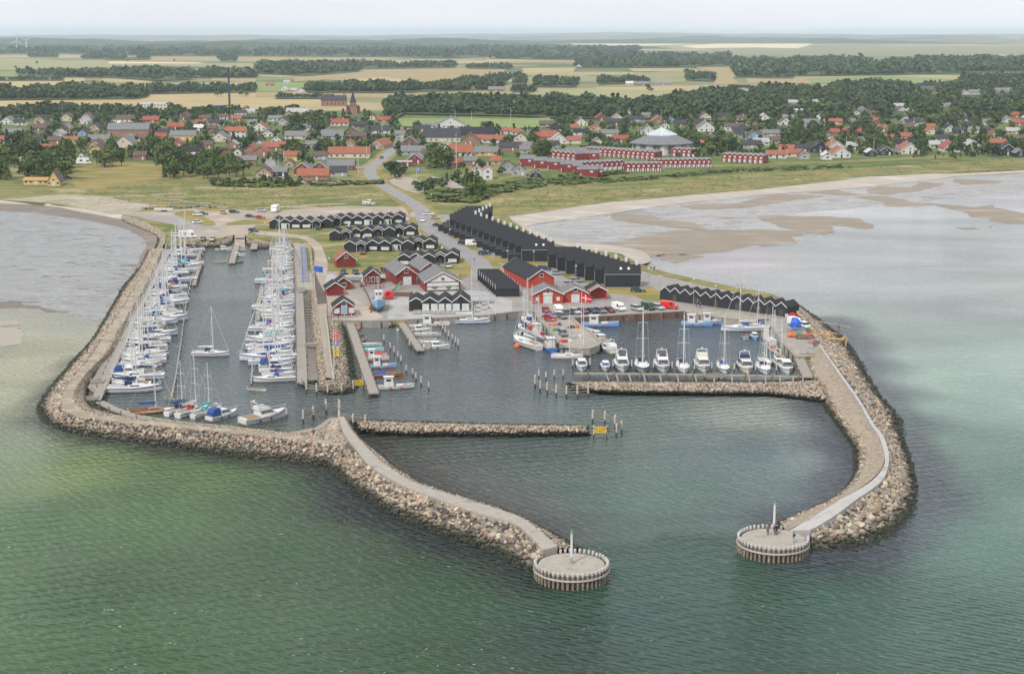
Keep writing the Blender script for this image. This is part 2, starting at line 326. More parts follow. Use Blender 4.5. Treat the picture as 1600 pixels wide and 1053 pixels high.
over('quay_paving', [(1067,480),(1130,485),(1200,497),(1225,520),(1250,545),(1248,557),(1244.5,557),(1224.5,536),(1209.5,511.3),(1194.5,502.3),(1150,498.3),(1110,494.3),(1080,489.3),(1067,485.3)], m_quay, 1.813)
over('gravel_lot', [(185,333),(240,330),(300,326),(345,327),(420,330),(540,322),(600,323),(640,323),(655,335),(655,350),(560,346),(425,352),(400,352),(392,358),(386,367.5),(366,367.5),(345,372),(300,374),(285,372),(300,362),(275,350),(230,342)], m_grav, 1.806)
over('parking_road', [(200,334),(240,336),(290,341),(330,352),(345,358),(300,360),(270,351),(225,342)], m_asph, 1.812)
for p in ([(354,349),(380,344),(425,342),(424,350),(395,351),(358,352)], [(272,333),(300,329),(318,338),(338,350),(322,353),(300,347),(285,341)], [(300,324),(340,325),(345,330),(320,330)]):
    over('dry_grass', p, m_drylawn, 1.82, sm=3)
over('boat_ramp', [(367,366.9),(382,366.9),(382.5,372),(366.5,372)], m_quay, 1.823)
over('sand_path', [(396,360),(403,367),(456,371),(478,376),(489,388),(492,400),(491,420),(512,420),(507,395),(498,380),(484,371),(456,366),(420,362)], m_grav, 1.82, sm=3)
over('terrace_parking', [(664,333),(700,336),(712,350),(745,375),(790,408),(800,415),(780,422),(755,415),(735,398),(700,370),(680,352)], m_asph, 1.816)
over('shore_lane', [(985,430),(1003,424),(1050,435),(1100,446),(1150,457),(1200,468),(1232,480),(1150,470),(1030,452),(1000,447)], m_asph, 1.826)
for p in ([(765,405),(790,400),(866,412),(866,418),(800,414)], [(945,450),(1003,450),(1010,446),(1025,452),(1050,470),(1010,470),(990,462),(950,458)], [(520,430),(560,418),(620,420),(700,418),(740,418),(745,428),(690,432),(640,428),(560,428)], [(1060,432),(1110,443),(1190,458),(1235,474),(1190,464),(1110,448)]):
    over('dry_grass', p, m_drylawn, 1.83, sm=2)
# roads
def road(name, px, wd, m, z, n=8):
    P = catmull([G(x, y, z) for x, y in px], n); rg = []
    for i, p in enumerate(P):
        d = (P[min(i+1, len(P)-1)]-P[max(i-1, 0)]).normalized(); nr = Vector((-d.y, d.x, 0))*wd/2; rg.append([p-nr, p+nr])
    mb = MB(); mb.loft(rg, close=False, caps=False); o = mb.build(name, m)
    if o.data.polygons[0].normal.z < 0: o.data.flip_normals()
    o['kind'] = 'structure'; return o, P
MAINRD = [(640,196),(634,207),(627,218),(615,232),(600,246),(585,258),(578,270),(588,283),(615,300),(645,318),(660,331),(664,345),(672,357),(690,371),(715,387),(738,402),(752,416),(752,430),(735,440)]
road('verge', MAINRD, 13, m_drylawn, 1.822); road('road', MAINRD, 7.2, m_road, 1.835)
road('road', [(585,258),(560,262),(530,265),(470,283),(430,270),(420,246)], 6, m_road, 1.834); road('road', [(657,332),(640,338),(600,336),(520,335),(420,338),(330,345)], 7, m_grav, 1.833)
m_line = mat('road_paint', [(.6,.6,.58),(.5,.5,.48)], scale=1, rough=.7)
# dune blowout lines and tracks left of the road
for i, (x0, y0, x1, y1) in enumerate([(130,317,220,314),(150,322,230,320),(160,309,230,307),(200,325,260,322),(230,312,300,315),(235,305,290,303),(260,317,330,318),(400,327,480,323),(430,306,455,305),(500,311,560,309),(470,322,540,319),(540,307,600,306),(300,326,360,324)]):
    road('sand_track', [(x0, y0), ((x0+x1)/2, (y0+y1)/2-1.2), (x1, y1)], R.uniform(1.5, 3.2), m_sand, 1.84+.002*i, n=4)
over('gravel_lot', [(608,282),(640,277),(665,290),(655,302),(630,296)], m_grav, 1.83, sm=3); over('gravel_lot', [(668,276),(700,280),(725,294),(700,293),(680,284)], m_grav, 1.83, sm=3)
over('meadow', [(118,262),(150,253),(250,256),(262,262),(240,282),(180,292),(130,296),(112,283)], m_drylawn, 1.83, sm=3)
over('meadow', [(660,256),(680,252),(700,258),(730,283),(760,285),(900,262),(1100,262),(1500,246),(1600,238),(1600,246),(1350,262),(1150,272),(980,284),(860,282),(760,300),(700,290)], m_lawn, 1.826, sm=3)
# ---- town lawn, farmland, fields
yT = G(800, 262, 0).y
over('lawn', [(-700,262),(0,262),(110,258),(260,262),(420,272),(560,262),(640,262),(800,258),(1110,258),(1300,252),(1600,236),(2300,215),(2300,170),(-700,160)], m_lawn, 1.82, sm=0)
def farmland():
    m = bpy.data.materials.new('farmland'); m.use_nodes = True; nt = m.node_tree; b = nt.nodes['Principled BSDF']; L = nt.links
    g = nn(nt, 'ShaderNodeNewGeometry'); mp = nn(nt, 'ShaderNodeMapping'); mp.inputs['Scale'].default_value = (.0021, .0042, 1); mp.inputs['Rotation'].default_value = (0, 0, .2)
    v = nn(nt, 'ShaderNodeTexVoronoi'); v.distance = 'MANHATTAN'; v.inputs['Scale'].default_value = 1; v.inputs['Randomness'].default_value = .8
    cr = nn(nt, 'ShaderNodeValToRGB'); cr.color_ramp.interpolation = 'CONSTANT'; e = cr.color_ramp.elements
    cs = [(.30,.24,.13),(.12,.15,.06),(.34,.28,.16),(.20,.20,.10),(.38,.31,.18),(.09,.125,.05),(.27,.23,.12)]
    while len(e) < len(cs): e.new(.5)
    for i, c in enumerate(cs): e[i].position = i/len(cs); e[i].color = (*c, 1)
    n = nn(nt, 'ShaderNodeTexNoise'); n.inputs['Scale'].default_value = .02; n.inputs['Detail'].default_value = 8
    mr = nn(nt, 'ShaderNodeMapRange'); mr.inputs[3].default_value = .7; mr.inputs[4].default_value = 1.3
    mu = nn(nt, 'ShaderNodeMix', data_type='RGBA', blend_type='MULTIPLY'); mu.inputs[0].default_value = 1
    L.new(g.outputs['Position'], mp.inputs[0]); L.new(mp.outputs[0], v.inputs[0]); L.new(v.outputs['Color'], cr.inputs[0]); L.new(g.outputs['Position'], n.inputs[0])
    L.new(n.outputs[0], mr.inputs[0]); L.new(cr.outputs[0], mu.inputs[6]); L.new(mr.outputs[0], mu.inputs[7]); L.new(mu.outputs[2], b.inputs['Base Color']); b.inputs['Roughness'].default_value = 1; b.inputs['Specular IOR Level'].default_value = .1
    return m
sheet('farmland', [(-9000,1450),(9000,1450),(14500,9000),(17000,25000),(-17000,25000),(-14500,9000)], 1.9, farmland(), px=False)
f_tan = mat('wheat_field', [(.38,.295,.15),(.32,.255,.13),(.41,.32,.17)], scale=.02, rough=1, detail=8, spec=.1, stretch=(.3,1,1), rnd=.12)
f_pale = mat('pale_field', [(.66,.55,.34),(.58,.48,.29)], scale=.02, rough=1, detail=7, spec=.1)
f_grn = mat('green_field', [(.17,.22,.075),(.21,.25,.10),(.14,.19,.06)], scale=.02, rough=1, detail=7, spec=.1, rnd=.15)
f_olv = mat('olive_field', [(.24,.24,.12),(.28,.265,.14),(.20,.215,.10)], scale=.02, rough=1, detail=7, spec=.1, rnd=.12)
f_flr = mat('wood_floor', [(.05,.07,.025),(.10,.12,.045)], scale=.05, rough=1, detail=6, spec=.1)
FIELDS = [
 (f_tan,[(0,158),(215,153),(225,146),(400,144),(508,152),(500,164),(450,172),(350,170),(175,167),(-100,167)]),
 (f_grn,[(-100,111),(55,112),(90,119),(-100,121)]),(f_tan,[(-100,127),(90,122),(132,121),(134,131),(90,134),(-100,137)]),
 (f_tan,[(160,123),(250,126),(225,131),(160,128)]),(f_olv,[(0,90),(120,96),(240,97),(400,101),(400,107),(250,103),(20,110),(-100,108)]),
 (f_pale,[(170,97),(310,98),(320,99.5),(170,99.5)]),(f_tan,[(330,121),(400,121),(400,129),(330,126)]),(f_tan,[(230,88),(400,89),(560,90),(640,93),(620,96),(420,96),(240,95)]),
 (f_tan,[(460,120),(560,112),(560,105),(640,104),(790,108),(790,115),(760,120),(790,129),(700,132),(600,120),(520,124),(460,128)]),
 (f_olv,[(600,148),(800,142),(1030,136),(1050,138),(1058,148),(1000,156),(940,163),(860,160),(800,155),(640,153),(600,156)]),
 (f_tan,[(930,137),(1060,135),(1072,138),(1060,142),(935,140)]),(f_tan,[(985,165),(1045,160),(1058,152),(990,160)]),
 (f_grn,[(400,128),(480,130),(480,143),(405,143)]),(f_tan,[(400,145),(430,144),(430,152),(400,152)]),
 (f_olv,[(650,143),(700,138),(790,138),(800,141),(650,148)]),(f_olv,[(800,130),(835,118),(905,117),(935,120),(935,127),(830,132)]),
 (f_tan,[(815,107),(900,106),(895,114),(820,116)]),(f_olv,[(990,114),(1075,113),(1090,128),(1000,130)]),(f_tan,[(1085,103),(1140,104),(1145,122),(1155,131),(1115,133),(1120,112),(1090,107)]),
 (f_tan,[(980,107),(1080,107),(1078,112),(990,112)]),(f_tan,[(1165,123),(1260,121),(1270,131),(1170,131)]),(f_grn,[(1262,122),(1390,119),(1500,124),(1515,131),(1480,137),(1420,131),(1268,131)]),
 (f_tan,[(1570,113),(1700,112),(1700,121),(1590,120)]),(f_olv,[(1100,78),(1250,73),(1600,72),(1900,72),(1900,82),(1500,86),(1250,88),(1100,86)]),
 (f_pale,[(890,68),(960,65.5),(1100,66),(1080,69.5),(1010,72),(900,71)]),(f_pale,[(1060,72.5),(1130,68),(1275,66),(1262,72),(1245,76),(1180,74.5),(1090,76)]),
 (f_pale,[(630,81),(690,79),(712,82),(640,82.5)]),(f_pale,[(760,82),(830,80),(817,83.5),(760,85)]),(f_tan,[(760,88),(860,90),(1000,93),(850,97),(760,97)]),(f_pale,[(860,81.5),(880,81.5),(880,83),(860,83)]),
 (f_pale,[(685,67.5),(770,67),(775,69),(690,69.5)]),(f_olv,[(0,79),(230,80),(235,85),(0,86)])]
for i, (m, p) in enumerate(FIELDS): over('field', p, m, 2.0+.02*i)
over('sports_field', [(620,186),(700,184),(800,186),(860,184),(860,198),(780,202),(700,199),(630,198)], f_grn, 2.9)
over('field', [(800,187),(865,187),(865,194),(820,196),(800,192)], f_grn, 3.0)
# far hills: long low ridges
m_hill = mat('wooded_hill', [(.035,.05,.02),(.06,.08,.035),(.05,.065,.03),(.10,.11,.05)], scale=.004, rough=1, detail=10, spec=.05, stretch=(.4,1,1))
m_hill2 = mat('farmed_hill', [(.06,.08,.035),(.25,.22,.12),(.05,.07,.03),(.5,.44,.3),(.1,.12,.05)], scale=.0022, rough=1, detail=6, spec=.05, stretch=(.35,2.2,1), lo=.38, hi=.66)
def ridge(name, x0, x1, Y, dep, h, m, seed, fade=.15):
    r = random.Random(seed); ph = [r.uniform(0, 6) for _ in range(8)]; nx = 120; prof = [(-1, -.05), (-.6, .45), (-.3, .8), (0, 1), (.4, .7), (1, -.05)]; rg = []
    for i in range(nx+1):
        t = i/nx; x = x0+(x1-x0)*t; e = min(1, min(t, 1-t)/fade); e = e*e*(3-2*e)
        hh = h*e*(.72+.2*sin(t*9+ph[0])+.12*sin(t*23+ph[1])+.06*sin(t*61+ph[2])+.035*sin(t*150+ph[3]))
        rg.append([(x, Y+dep*a+60*sin(t*14+ph[4]), max(-1, 2+hh*b)) for a, b in prof])
    mb = MB(); mb.loft(rg, close=False, caps=False); o = mb.build(name, m, smooth=True)
    if o.data.polygons[0].normal.z < 0: o.data.flip_normals()
    o['kind'] = 'structure'
ridge('wooded_hill', -3800, -150, 7200, 900, 38, m_hill, 1); ridge('wooded_hill', -5200, 300, 10500, 1500, 47, m_hill, 2)
ridge('wooded_hill', -1500, 3600, 12500, 1500, 38, m_hill, 3); ridge('farmed_hill', -7500, 7500, 17500, 2500, 62, m_hill2, 4)
ridge('wooded_hill', 700, 3300, 14500, 1200, 52, m_hill, 5, .3); ridge('farmed_hill', 2600, 9500, 13500, 1800, 63, m_hill2, 6); ridge('wooded_hill', -1000, 800, 8200, 700, 20, m_hill, 7, .3)
ridge('farmed_hill', -12000, 14000, 22500, 2000, 80, m_hill2, 9, .05)
# ---- water
HARB = [(262,388),(470,385),(512,500),(800,490),(1100,495),(1200,505),(1270,590),(1300,640),(1338,700),(1320,770),(1215,818),(1180,830),(900,850),(640,750),(545,665),(430,675),(150,640),(190,530)]
HW = [(G(x, y).x, G(x, y).y) for x, y in HARB]
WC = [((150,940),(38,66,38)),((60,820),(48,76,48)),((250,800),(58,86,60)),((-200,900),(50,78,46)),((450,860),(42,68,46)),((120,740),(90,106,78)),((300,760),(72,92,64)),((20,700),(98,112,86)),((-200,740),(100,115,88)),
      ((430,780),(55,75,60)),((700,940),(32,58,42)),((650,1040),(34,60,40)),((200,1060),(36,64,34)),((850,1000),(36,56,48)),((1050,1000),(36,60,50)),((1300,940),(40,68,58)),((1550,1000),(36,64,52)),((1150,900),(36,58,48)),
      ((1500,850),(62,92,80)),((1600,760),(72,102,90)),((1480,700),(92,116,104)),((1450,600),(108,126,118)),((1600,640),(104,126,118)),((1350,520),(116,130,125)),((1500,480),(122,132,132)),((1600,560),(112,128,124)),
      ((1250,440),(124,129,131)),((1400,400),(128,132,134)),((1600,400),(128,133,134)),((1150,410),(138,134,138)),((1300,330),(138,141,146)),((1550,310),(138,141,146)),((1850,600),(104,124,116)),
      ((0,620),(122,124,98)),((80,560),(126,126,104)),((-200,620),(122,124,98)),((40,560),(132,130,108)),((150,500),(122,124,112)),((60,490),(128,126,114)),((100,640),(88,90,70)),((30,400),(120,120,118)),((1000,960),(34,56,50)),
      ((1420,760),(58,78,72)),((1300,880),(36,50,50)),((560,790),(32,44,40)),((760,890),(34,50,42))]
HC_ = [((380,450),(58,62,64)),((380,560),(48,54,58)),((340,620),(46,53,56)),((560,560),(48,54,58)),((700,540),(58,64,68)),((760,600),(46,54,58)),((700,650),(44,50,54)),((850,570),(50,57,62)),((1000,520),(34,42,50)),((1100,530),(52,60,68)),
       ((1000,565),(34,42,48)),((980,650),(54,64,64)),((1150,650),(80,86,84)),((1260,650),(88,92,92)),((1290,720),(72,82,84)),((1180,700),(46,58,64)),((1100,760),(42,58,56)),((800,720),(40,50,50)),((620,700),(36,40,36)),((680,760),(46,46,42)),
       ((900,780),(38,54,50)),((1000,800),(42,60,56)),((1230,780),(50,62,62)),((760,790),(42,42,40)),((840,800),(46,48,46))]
def weeds(pts, wd, col): return [G(x, y) for x, y in pts], wd, np.array(lin(col))
WEED = [weeds([(500,735),(560,775),(631,812),(687,838),(750,856),(781,872),(830,894)], 6.5, (26,32,34)), weeds([(70,655),(150,686),(300,710),(420,722),(512,732)], 4, (40,44,34)),
        weeds([(1290,500),(1330,547),(1352,580),(1378,620),(1408,660),(1425,730),(1432,760),(1426,806),(1391,838),(1337,862),(1269,862)], 7, (58,62,70)),
        weeds([(1290,635),(1318,675),(1335,715),(1330,750),(1306,780),(1245,812)], 6, (52,56,66)), weeds([(60,640),(88,597),(135,555)], 3, (52,54,44)), weeds([(565,680),(620,740),(680,770),(760,800),(840,830)], 5, (50,48,44))]
def axis(a, b, st, outs): return np.concatenate([-np.array(outs[::-1])+a, np.arange(a, b, st), b+np.array(outs)])
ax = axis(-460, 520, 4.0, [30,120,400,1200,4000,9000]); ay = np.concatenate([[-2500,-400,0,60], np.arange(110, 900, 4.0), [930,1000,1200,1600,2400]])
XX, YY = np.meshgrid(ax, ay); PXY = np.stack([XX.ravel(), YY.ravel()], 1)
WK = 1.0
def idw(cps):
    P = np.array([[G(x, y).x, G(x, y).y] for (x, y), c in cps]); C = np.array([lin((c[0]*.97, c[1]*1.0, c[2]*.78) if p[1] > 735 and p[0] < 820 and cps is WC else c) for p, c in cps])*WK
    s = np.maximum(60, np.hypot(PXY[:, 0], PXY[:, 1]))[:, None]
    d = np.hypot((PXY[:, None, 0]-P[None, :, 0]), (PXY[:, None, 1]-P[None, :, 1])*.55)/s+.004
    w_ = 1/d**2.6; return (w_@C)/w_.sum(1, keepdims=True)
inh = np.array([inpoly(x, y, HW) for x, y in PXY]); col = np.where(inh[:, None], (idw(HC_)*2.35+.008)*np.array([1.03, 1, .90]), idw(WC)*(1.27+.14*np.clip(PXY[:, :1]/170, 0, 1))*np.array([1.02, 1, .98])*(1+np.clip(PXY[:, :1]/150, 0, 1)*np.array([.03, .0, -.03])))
for P, wd, c in WEED:
    dm = np.full(len(PXY), 1e9)
    for a, b in zip(P, P[1:]):
        ab = np.array([b.x-a.x, b.y-a.y]); ap = PXY-np.array([a.x, a.y]); t = np.clip((ap@ab)/(ab@ab), 0, 1); dm = np.minimum(dm, np.hypot(*(ap-t[:, None]*ab).T))
    nz = np.sin(PXY[:, 0]*.35)+np.sin(PXY[:, 1]*.23+PXY[:, 0]*.1)
    k = np.clip(1.6-dm/(wd*(1+.2*nz)), 0, 1)[:, None]*.85; col = col*(1-k)+c*k
nx, ny = len(ax), len(ay); me = bpy.data.meshes.new('sea')
idx = np.arange(nx*ny).reshape(ny, nx); q = np.stack([idx[:-1, :-1], idx[:-1, 1:], idx[1:, 1:], idx[1:, :-1]], -1).reshape(-1, 4)
def npmesh(me, V, Q, k=4):
    me.vertices.add(len(V)); me.vertices.foreach_set('co', np.asarray(V, dtype=np.float32).ravel())
    me.loops.add(Q.size); me.loops.foreach_set('vertex_index', Q.ravel().astype(np.int32))
    me.polygons.add(len(Q)); me.polygons.foreach_set('loop_start', np.arange(0, Q.size, k, dtype=np.int32)); me.update(calc_edges=True)
npmesh(me, np.concatenate([PXY, np.zeros((len(PXY), 1))], 1), q)
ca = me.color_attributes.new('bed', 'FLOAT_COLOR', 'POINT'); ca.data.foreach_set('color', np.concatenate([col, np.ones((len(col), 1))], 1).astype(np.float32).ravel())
sea = bpy.data.objects.new('sea', me); COL.objects.link(sea); sea['kind'] = 'structure'
m = bpy.data.materials.new('sea_water'); m.use_nodes = True; nt = m.node_tree; b = nt.nodes['Principled BSDF']; L = nt.links
at = nn(nt, 'ShaderNodeAttribute'); at.attribute_name = 'bed'; g = nn(nt, 'ShaderNodeNewGeometry')
def noise(sx, sy, rot, sc, det=3, dis=0.0, wave=False, rough=.55):
    mp = nn(nt, 'ShaderNodeMapping'); mp.inputs['Rotation'].default_value = (0, 0, rot); mp.inputs['Scale'].default_value = (sx, sy, 1); L.new(g.outputs['Position'], mp.inputs[0])
    if wave:
        n = nn(nt, 'ShaderNodeTexWave'); n.bands_direction = 'Y'; n.inputs['Scale'].default_value = sc; n.inputs['Distortion'].default_value = dis; n.inputs['Detail'].default_value = det; n.inputs['Detail Scale'].default_value = 1.2; n.inputs['Detail Roughness'].default_value = .5
        L.new(mp.outputs[0], n.inputs[0]); return n.outputs['Fac']
    n = nn(nt, 'ShaderNodeTexNoise'); n.inputs['Scale'].default_value = sc; n.inputs['Detail'].default_value = det; n.inputs['Roughness'].default_value = rough; n.inputs['Distortion'].default_value = dis
    L.new(mp.outputs[0], n.inputs[0]); return n.outputs[0]
def madd(a, k, b_=None):
    n = nn(nt, 'ShaderNodeMath', operation='MULTIPLY_ADD'); L.new(a, n.inputs[0]); n.inputs[1].default_value = k
    if b_ is not None: L.new(b_, n.inputs[2])
    else: n.inputs[2].default_value = 0
    return n.outputs[0]
h = noise(.35, 1, .35, .55, 4, .6)                       # long swell ripples
h = madd(h, .55, madd(noise(1, 1, .5, .26, 2, 4.5, True), .24))      # crest lines a bit over a metre apart
h = madd(noise(1, 1, -.3, .11, 2, 5, True), .30, h)
h = madd(noise(.4, 1, -.3, 1.3, 3, .3), .32, h)
h = madd(noise(.6, 1, .1, 4.5, 2), .05, h)
bp = nn(nt, 'ShaderNodeBump'); bp.inputs['Distance'].default_value = .92; bp.inputs['Strength'].default_value = 1; L.new(h, bp.inputs['Height']); L.new(bp.outputs[0], b.inputs['Normal'])
pn = noise(.5, 1, .2, .02, 5, .5); mr = nn(nt, 'ShaderNodeMapRange'); mr.inputs[1].default_value = .3; mr.inputs[2].default_value = .7; mr.inputs[3].default_value = .72; mr.inputs[4].default_value = 1.28; L.new(pn, mr.inputs[0])
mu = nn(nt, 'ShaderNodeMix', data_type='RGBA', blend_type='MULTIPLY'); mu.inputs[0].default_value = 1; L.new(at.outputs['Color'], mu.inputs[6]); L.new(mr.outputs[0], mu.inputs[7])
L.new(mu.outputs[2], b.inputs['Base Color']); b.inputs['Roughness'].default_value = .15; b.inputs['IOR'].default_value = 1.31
me.materials.append(m)
# ---- air
hz = MB().box(-17800, 17800, -600, 26500, -3.2, 118).build('haze', m_white); hz['kind'] = 'stuff'; hz['label'] = 'thin bluish summer haze over sea and land'
hm = bpy.data.materials.new('air'); hm.use_nodes = True; nt = hm.node_tree; nt.nodes.clear(); o_ = nn(nt, 'ShaderNodeOutputMaterial'); pv = nn(nt, 'ShaderNodeVolumePrincipled')
pv.inputs['Color'].default_value = (.72, .85, 1, 1); pv.inputs['Density'].default_value = 5.8e-5; pv.inputs['Anisotropy'].default_value = 0.1
nt.links.new(pv.outputs[0], o_.inputs['Volume']); hz.data.materials[0] = hm
# ================================================================ BREAKWATERS
def islandmat(name, cols, wet=True, obj=False):
    m = bpy.data.materials.new(name); m.use_nodes = True; nt = m.node_tree; b = nt.nodes['Principled BSDF']; L = nt.links
    g = nn(nt, 'ShaderNodeNewGeometry'); cr = nn(nt, 'ShaderNodeValToRGB'); cr.color_ramp.interpolation = 'CONSTANT'; e = cr.color_ramp.elements
    while len(e) < len(cols): e.new(.5)
    for i, c in enumerate(cols): e[i].position = i/len(cols); e[i].color = (*c, 1)
    if obj: L.new(nn(nt, 'ShaderNodeObjectInfo').outputs['Random'], cr.inputs[0])
    else: L.new(g.outputs['Random Per Island'], cr.inputs[0])
    n = nn(nt, 'ShaderNodeTexNoise'); n.inputs['Scale'].default_value = 2.5; n.inputs['Detail'].default_value = 6; L.new(g.outputs['Position'], n.inputs[0])
    mr = nn(nt, 'ShaderNodeMapRange'); mr.inputs[3].default_value = .6; mr.inputs[4].default_value = 1.35; L.new(n.outputs[0], mr.inputs[0])
    mu = nn(nt, 'ShaderNodeMix', data_type='RGBA', blend_type='MULTIPLY'); mu.inputs[0].default_value = 1; L.new(cr.outputs[0], mu.inputs[6]); L.new(mr.outputs[0], mu.inputs[7]); out = mu.outputs[2]
    if wet:      # seaweed and algae band near the waterline
        sx = nn(nt, 'ShaderNodeSeparateXYZ'); L.new(g.outputs['Position'], sx.inputs[0])
        n2 = nn(nt, 'ShaderNodeTexNoise'); n2.inputs['Scale'].default_value = .5; n2.inputs['Detail'].default_value = 4; L.new(g.outputs['Position'], n2.inputs[0])
        ad = nn(nt, 'ShaderNodeMath', operation='MULTIPLY_ADD'); ad.inputs[1].default_value = -1.0; L.new(n2.outputs[0], ad.inputs[0]); L.new(sx.outputs[2], ad.inputs[2])
        m2 = nn(nt, 'ShaderNodeMapRange'); m2.inputs[1].default_value = .1; m2.inputs[2].default_value = .75; m2.inputs[3].default_value = 1; m2.inputs[4].default_value = 0; L.new(ad.outputs[0], m2.inputs[0])
        cw = nn(nt, 'ShaderNodeValToRGB'); cw.color_ramp.elements[0].color = (.012, .013, .009, 1); cw.color_ramp.elements[1].color = (.035, .04, .014, 1); cw.color_ramp.elements[0].position = .45; cw.color_ramp.elements[1].position = .6; L.new(n.outputs[0], cw.inputs[0])
        mm = nn(nt, 'ShaderNodeMix', data_type='RGBA'); L.new(m2.outputs[0], mm.inputs[0]); L.new(out, mm.inputs[6]); L.new(cw.outputs[0], mm.inputs[7]); out = mm.outputs[2]
    L.new(out, b.inputs['Base Color']); b.inputs['Roughness'].default_value = .85
    bp = nn(nt, 'ShaderNodeBump'); bp.inputs['Distance'].default_value = .06; L.new(n.outputs[0], bp.inputs['Height']); L.new(bp.outputs[0], b.inputs['Normal'])
    return m
GRAN = [(r_*.96, g_*.93, b_*.86) for r_, g_, b_ in [(.36,.29,.22),(.25,.225,.20),(.42,.35,.28),(.29,.20,.15),(.17,.155,.14),(.50,.44,.37),(.27,.235,.20),(.36,.24,.17),(.10,.095,.09),(.33,.285,.23),(.21,.165,.13),(.44,.375,.30),(.20,.19,.18),(.30,.26,.21)]]
m_rock = islandmat('granite_rubble', GRAN); m_rocko = islandmat('granite_boulder', GRAN, obj=True)
m_core = mat('rubble_core', [(.07,.06,.05),(.12,.1,.08)], scale=1.5, rough=1)
def stone_mesh(seed, n=15):
    r = random.Random(seed); bm = bmesh.new()
    for _ in range(n):
        v = Vector((r.gauss(0, 1), r.gauss(0, 1), r.gauss(0, 1))).normalized(); k = r.uniform(.88, 1.05); bm.verts.new((v.x*k, v.y*k*.85, v.z*k*.68))
    bmesh.ops.convex_hull(bm, input=bm.verts); bmesh.ops.delete(bm, geom=[v for v in bm.verts if not v.link_faces], context='VERTS')
    bmesh.ops.recalc_face_normals(bm, faces=bm.faces); bmesh.ops.triangulate(bm, faces=bm.faces)
    bm.verts.index_update(); V = np.array([v.co[:] for v in bm.verts]); F = np.array([[v.index for v in f.verts] for f in bm.faces]); bm.free(); return V, F
STN = [stone_mesh(100+i, 13) for i in range(14)]
def rotm(r):
    a, b, c = r.uniform(0, 6.3), r.uniform(-.6, .6), r.uniform(-.6, .6); return np.array(Matrix.Rotation(a, 3, 'Z')@Matrix.Rotation(b, 3, 'X')@Matrix.Rotation(c, 3, 'Y'))
STONES = []                                       # every stone: x, y, z, size
def strip(A, B, dens=1.0, s0=.38, s1=.75, sink=.25, n=8, zb=0, zt=2.2, over_=.0):
    """stones over the slope between the polylines A (low) and B (high), given as world points"""
    for i in range(len(A)-1):
        a, a2, b, b2 = A[i], A[i+1], B[i], B[i+1]
        ar = ((a2-a).length+(b2-b).length)/2*((a-b).length+(a2-b2).length)/2; s0, s1 = (s0*.8, s1*.84) if i == 0 else (s0, s1); sm = (s0+s1)/2
        k = ar*dens*.62/(sm*sm); k = int(k)+(R.random() < k-int(k))
        for _ in range(k):
            u, t = R.random(), R.uniform(-over_, 1); p = a.lerp(a2, u).lerp(b.lerp(b2, u), t); s = s0+(s1-s0)*R.random()**1.6
            STONES.append((p.x, p.y, p.z-s*sink+R.uniform(0, .12), s))
def wpts(px, z, n): return catmull([G(x, y, z) for x, y in px], n)
def mound(name, lab, rows, zs, mats, n=8, cat='breakwater', tap=False):
    """rows: pixel polylines from the outer waterline across the crest to the inner waterline"""
    P = [wpts(r, z, n) for r, z in zip(rows, zs)]
    if tap:
        for q in (P[1], P[2]):
            for i_, p_ in enumerate(q): p_.z -= .75*min(1, max(0, (i_/(len(q)-1)-.78)/.17))
    root = empty(name, (0, 0, 0), 0, lab, cat); P0 = P[0][0].copy(); P0.z = 0; root.location = P0
    def off(o): o.location = -P0; o.parent = root; return o
    mb = MB(); L0 = [p-Vector((0, 0, .9)) for p in P[0]]; L1 = [p-Vector((0, 0, .9)) for p in P[-1]]
    core = [L0]+P+[L1]; m = len(core); mb.loft([[c[i]-Vector((0, 0, .22)) for c in core] for i in range(len(P[0]))], close=False, caps=False)
    off(mb.build('rubble_core', mats, smooth=False)); return root, P, off
# -- left outer breakwater (shore to pier head)
wo_ = [(231,392),(222,415),(200,438),(175,480),(146,530),(125,552),(84,600),(66,622),(60,640),(66,655),(84,668),(112,676),(150,683),(225,693),(300,706),(400,718),(475,724),(512,731)]
co_ = [(243,389),(231,415),(214,443),(191,480),(159,530),(148,549),(109,595),(96,617),(93,631),(100,643),(116,650),(140,654),(212,662),(300,670),(400,680),(475,688),(535,697)]
ci_ = [(252,388),(243,412),(228,443),(207,480),(176,530),(167,549),(127,590),(117,608),(113,624),(118,634),(128,641),(150,648),(222,657),(300,664),(400,674),(475,682),(530,690)]
def resamp(px, n):
    P = [Vector((x, y)) for x, y in px]; d = [0]
    for a, b in zip(P, P[1:]): d.append(d[-1]+(b-a).length)
    out = []
    for k in range(n):
        t = d[-1]*k/(n-1); i = max(j for j in range(len(d)) if d[j] <= t+1e-9); i = min(i, len(P)-2); f = (t-d[i])/(d[i+1]-d[i]); q = P[i].lerp(P[i+1], f); out.append((q.x, q.y))
    return out
wi_ = [(262,391),(256,412),(246,440),(228,470),(205,515),(190,540),(160,575),(140,600),(135,615),(132,628),(150,638),(180,648),(240,655),(320,663),(400,670),(450,675),(505,676)]
NS = 24
rt, P, off = mound('breakwater', 'long curved rubble breakwater with gravel path round the left marina basin', [resamp(wo_, NS), resamp(co_, NS), resamp(ci_, NS), resamp(wi_, NS)], [0, 2.2, 2.2, .2], m_core, 6)
mb = MB(); mb.loft([[b+Vector((0, 0, -.4)), b+Vector((0, 0, .03)), c+Vector((0, 0, .03)), c+Vector((0, 0, -.4))] for b, c in zip(P[1], P[2])], close=False, caps=False)
off(mb.build('path', mat('breakwater_gravel', [(.31,.255,.195),(.23,.19,.14),(.36,.305,.24),(.19,.165,.11)], scale=.25, rough=.95, detail=9, bump=.03, bscale=4)))
strip(P[0], P[1], 1.25, .42, .8, over_=.12); strip(P[3], P[2], .9, .3, .55)
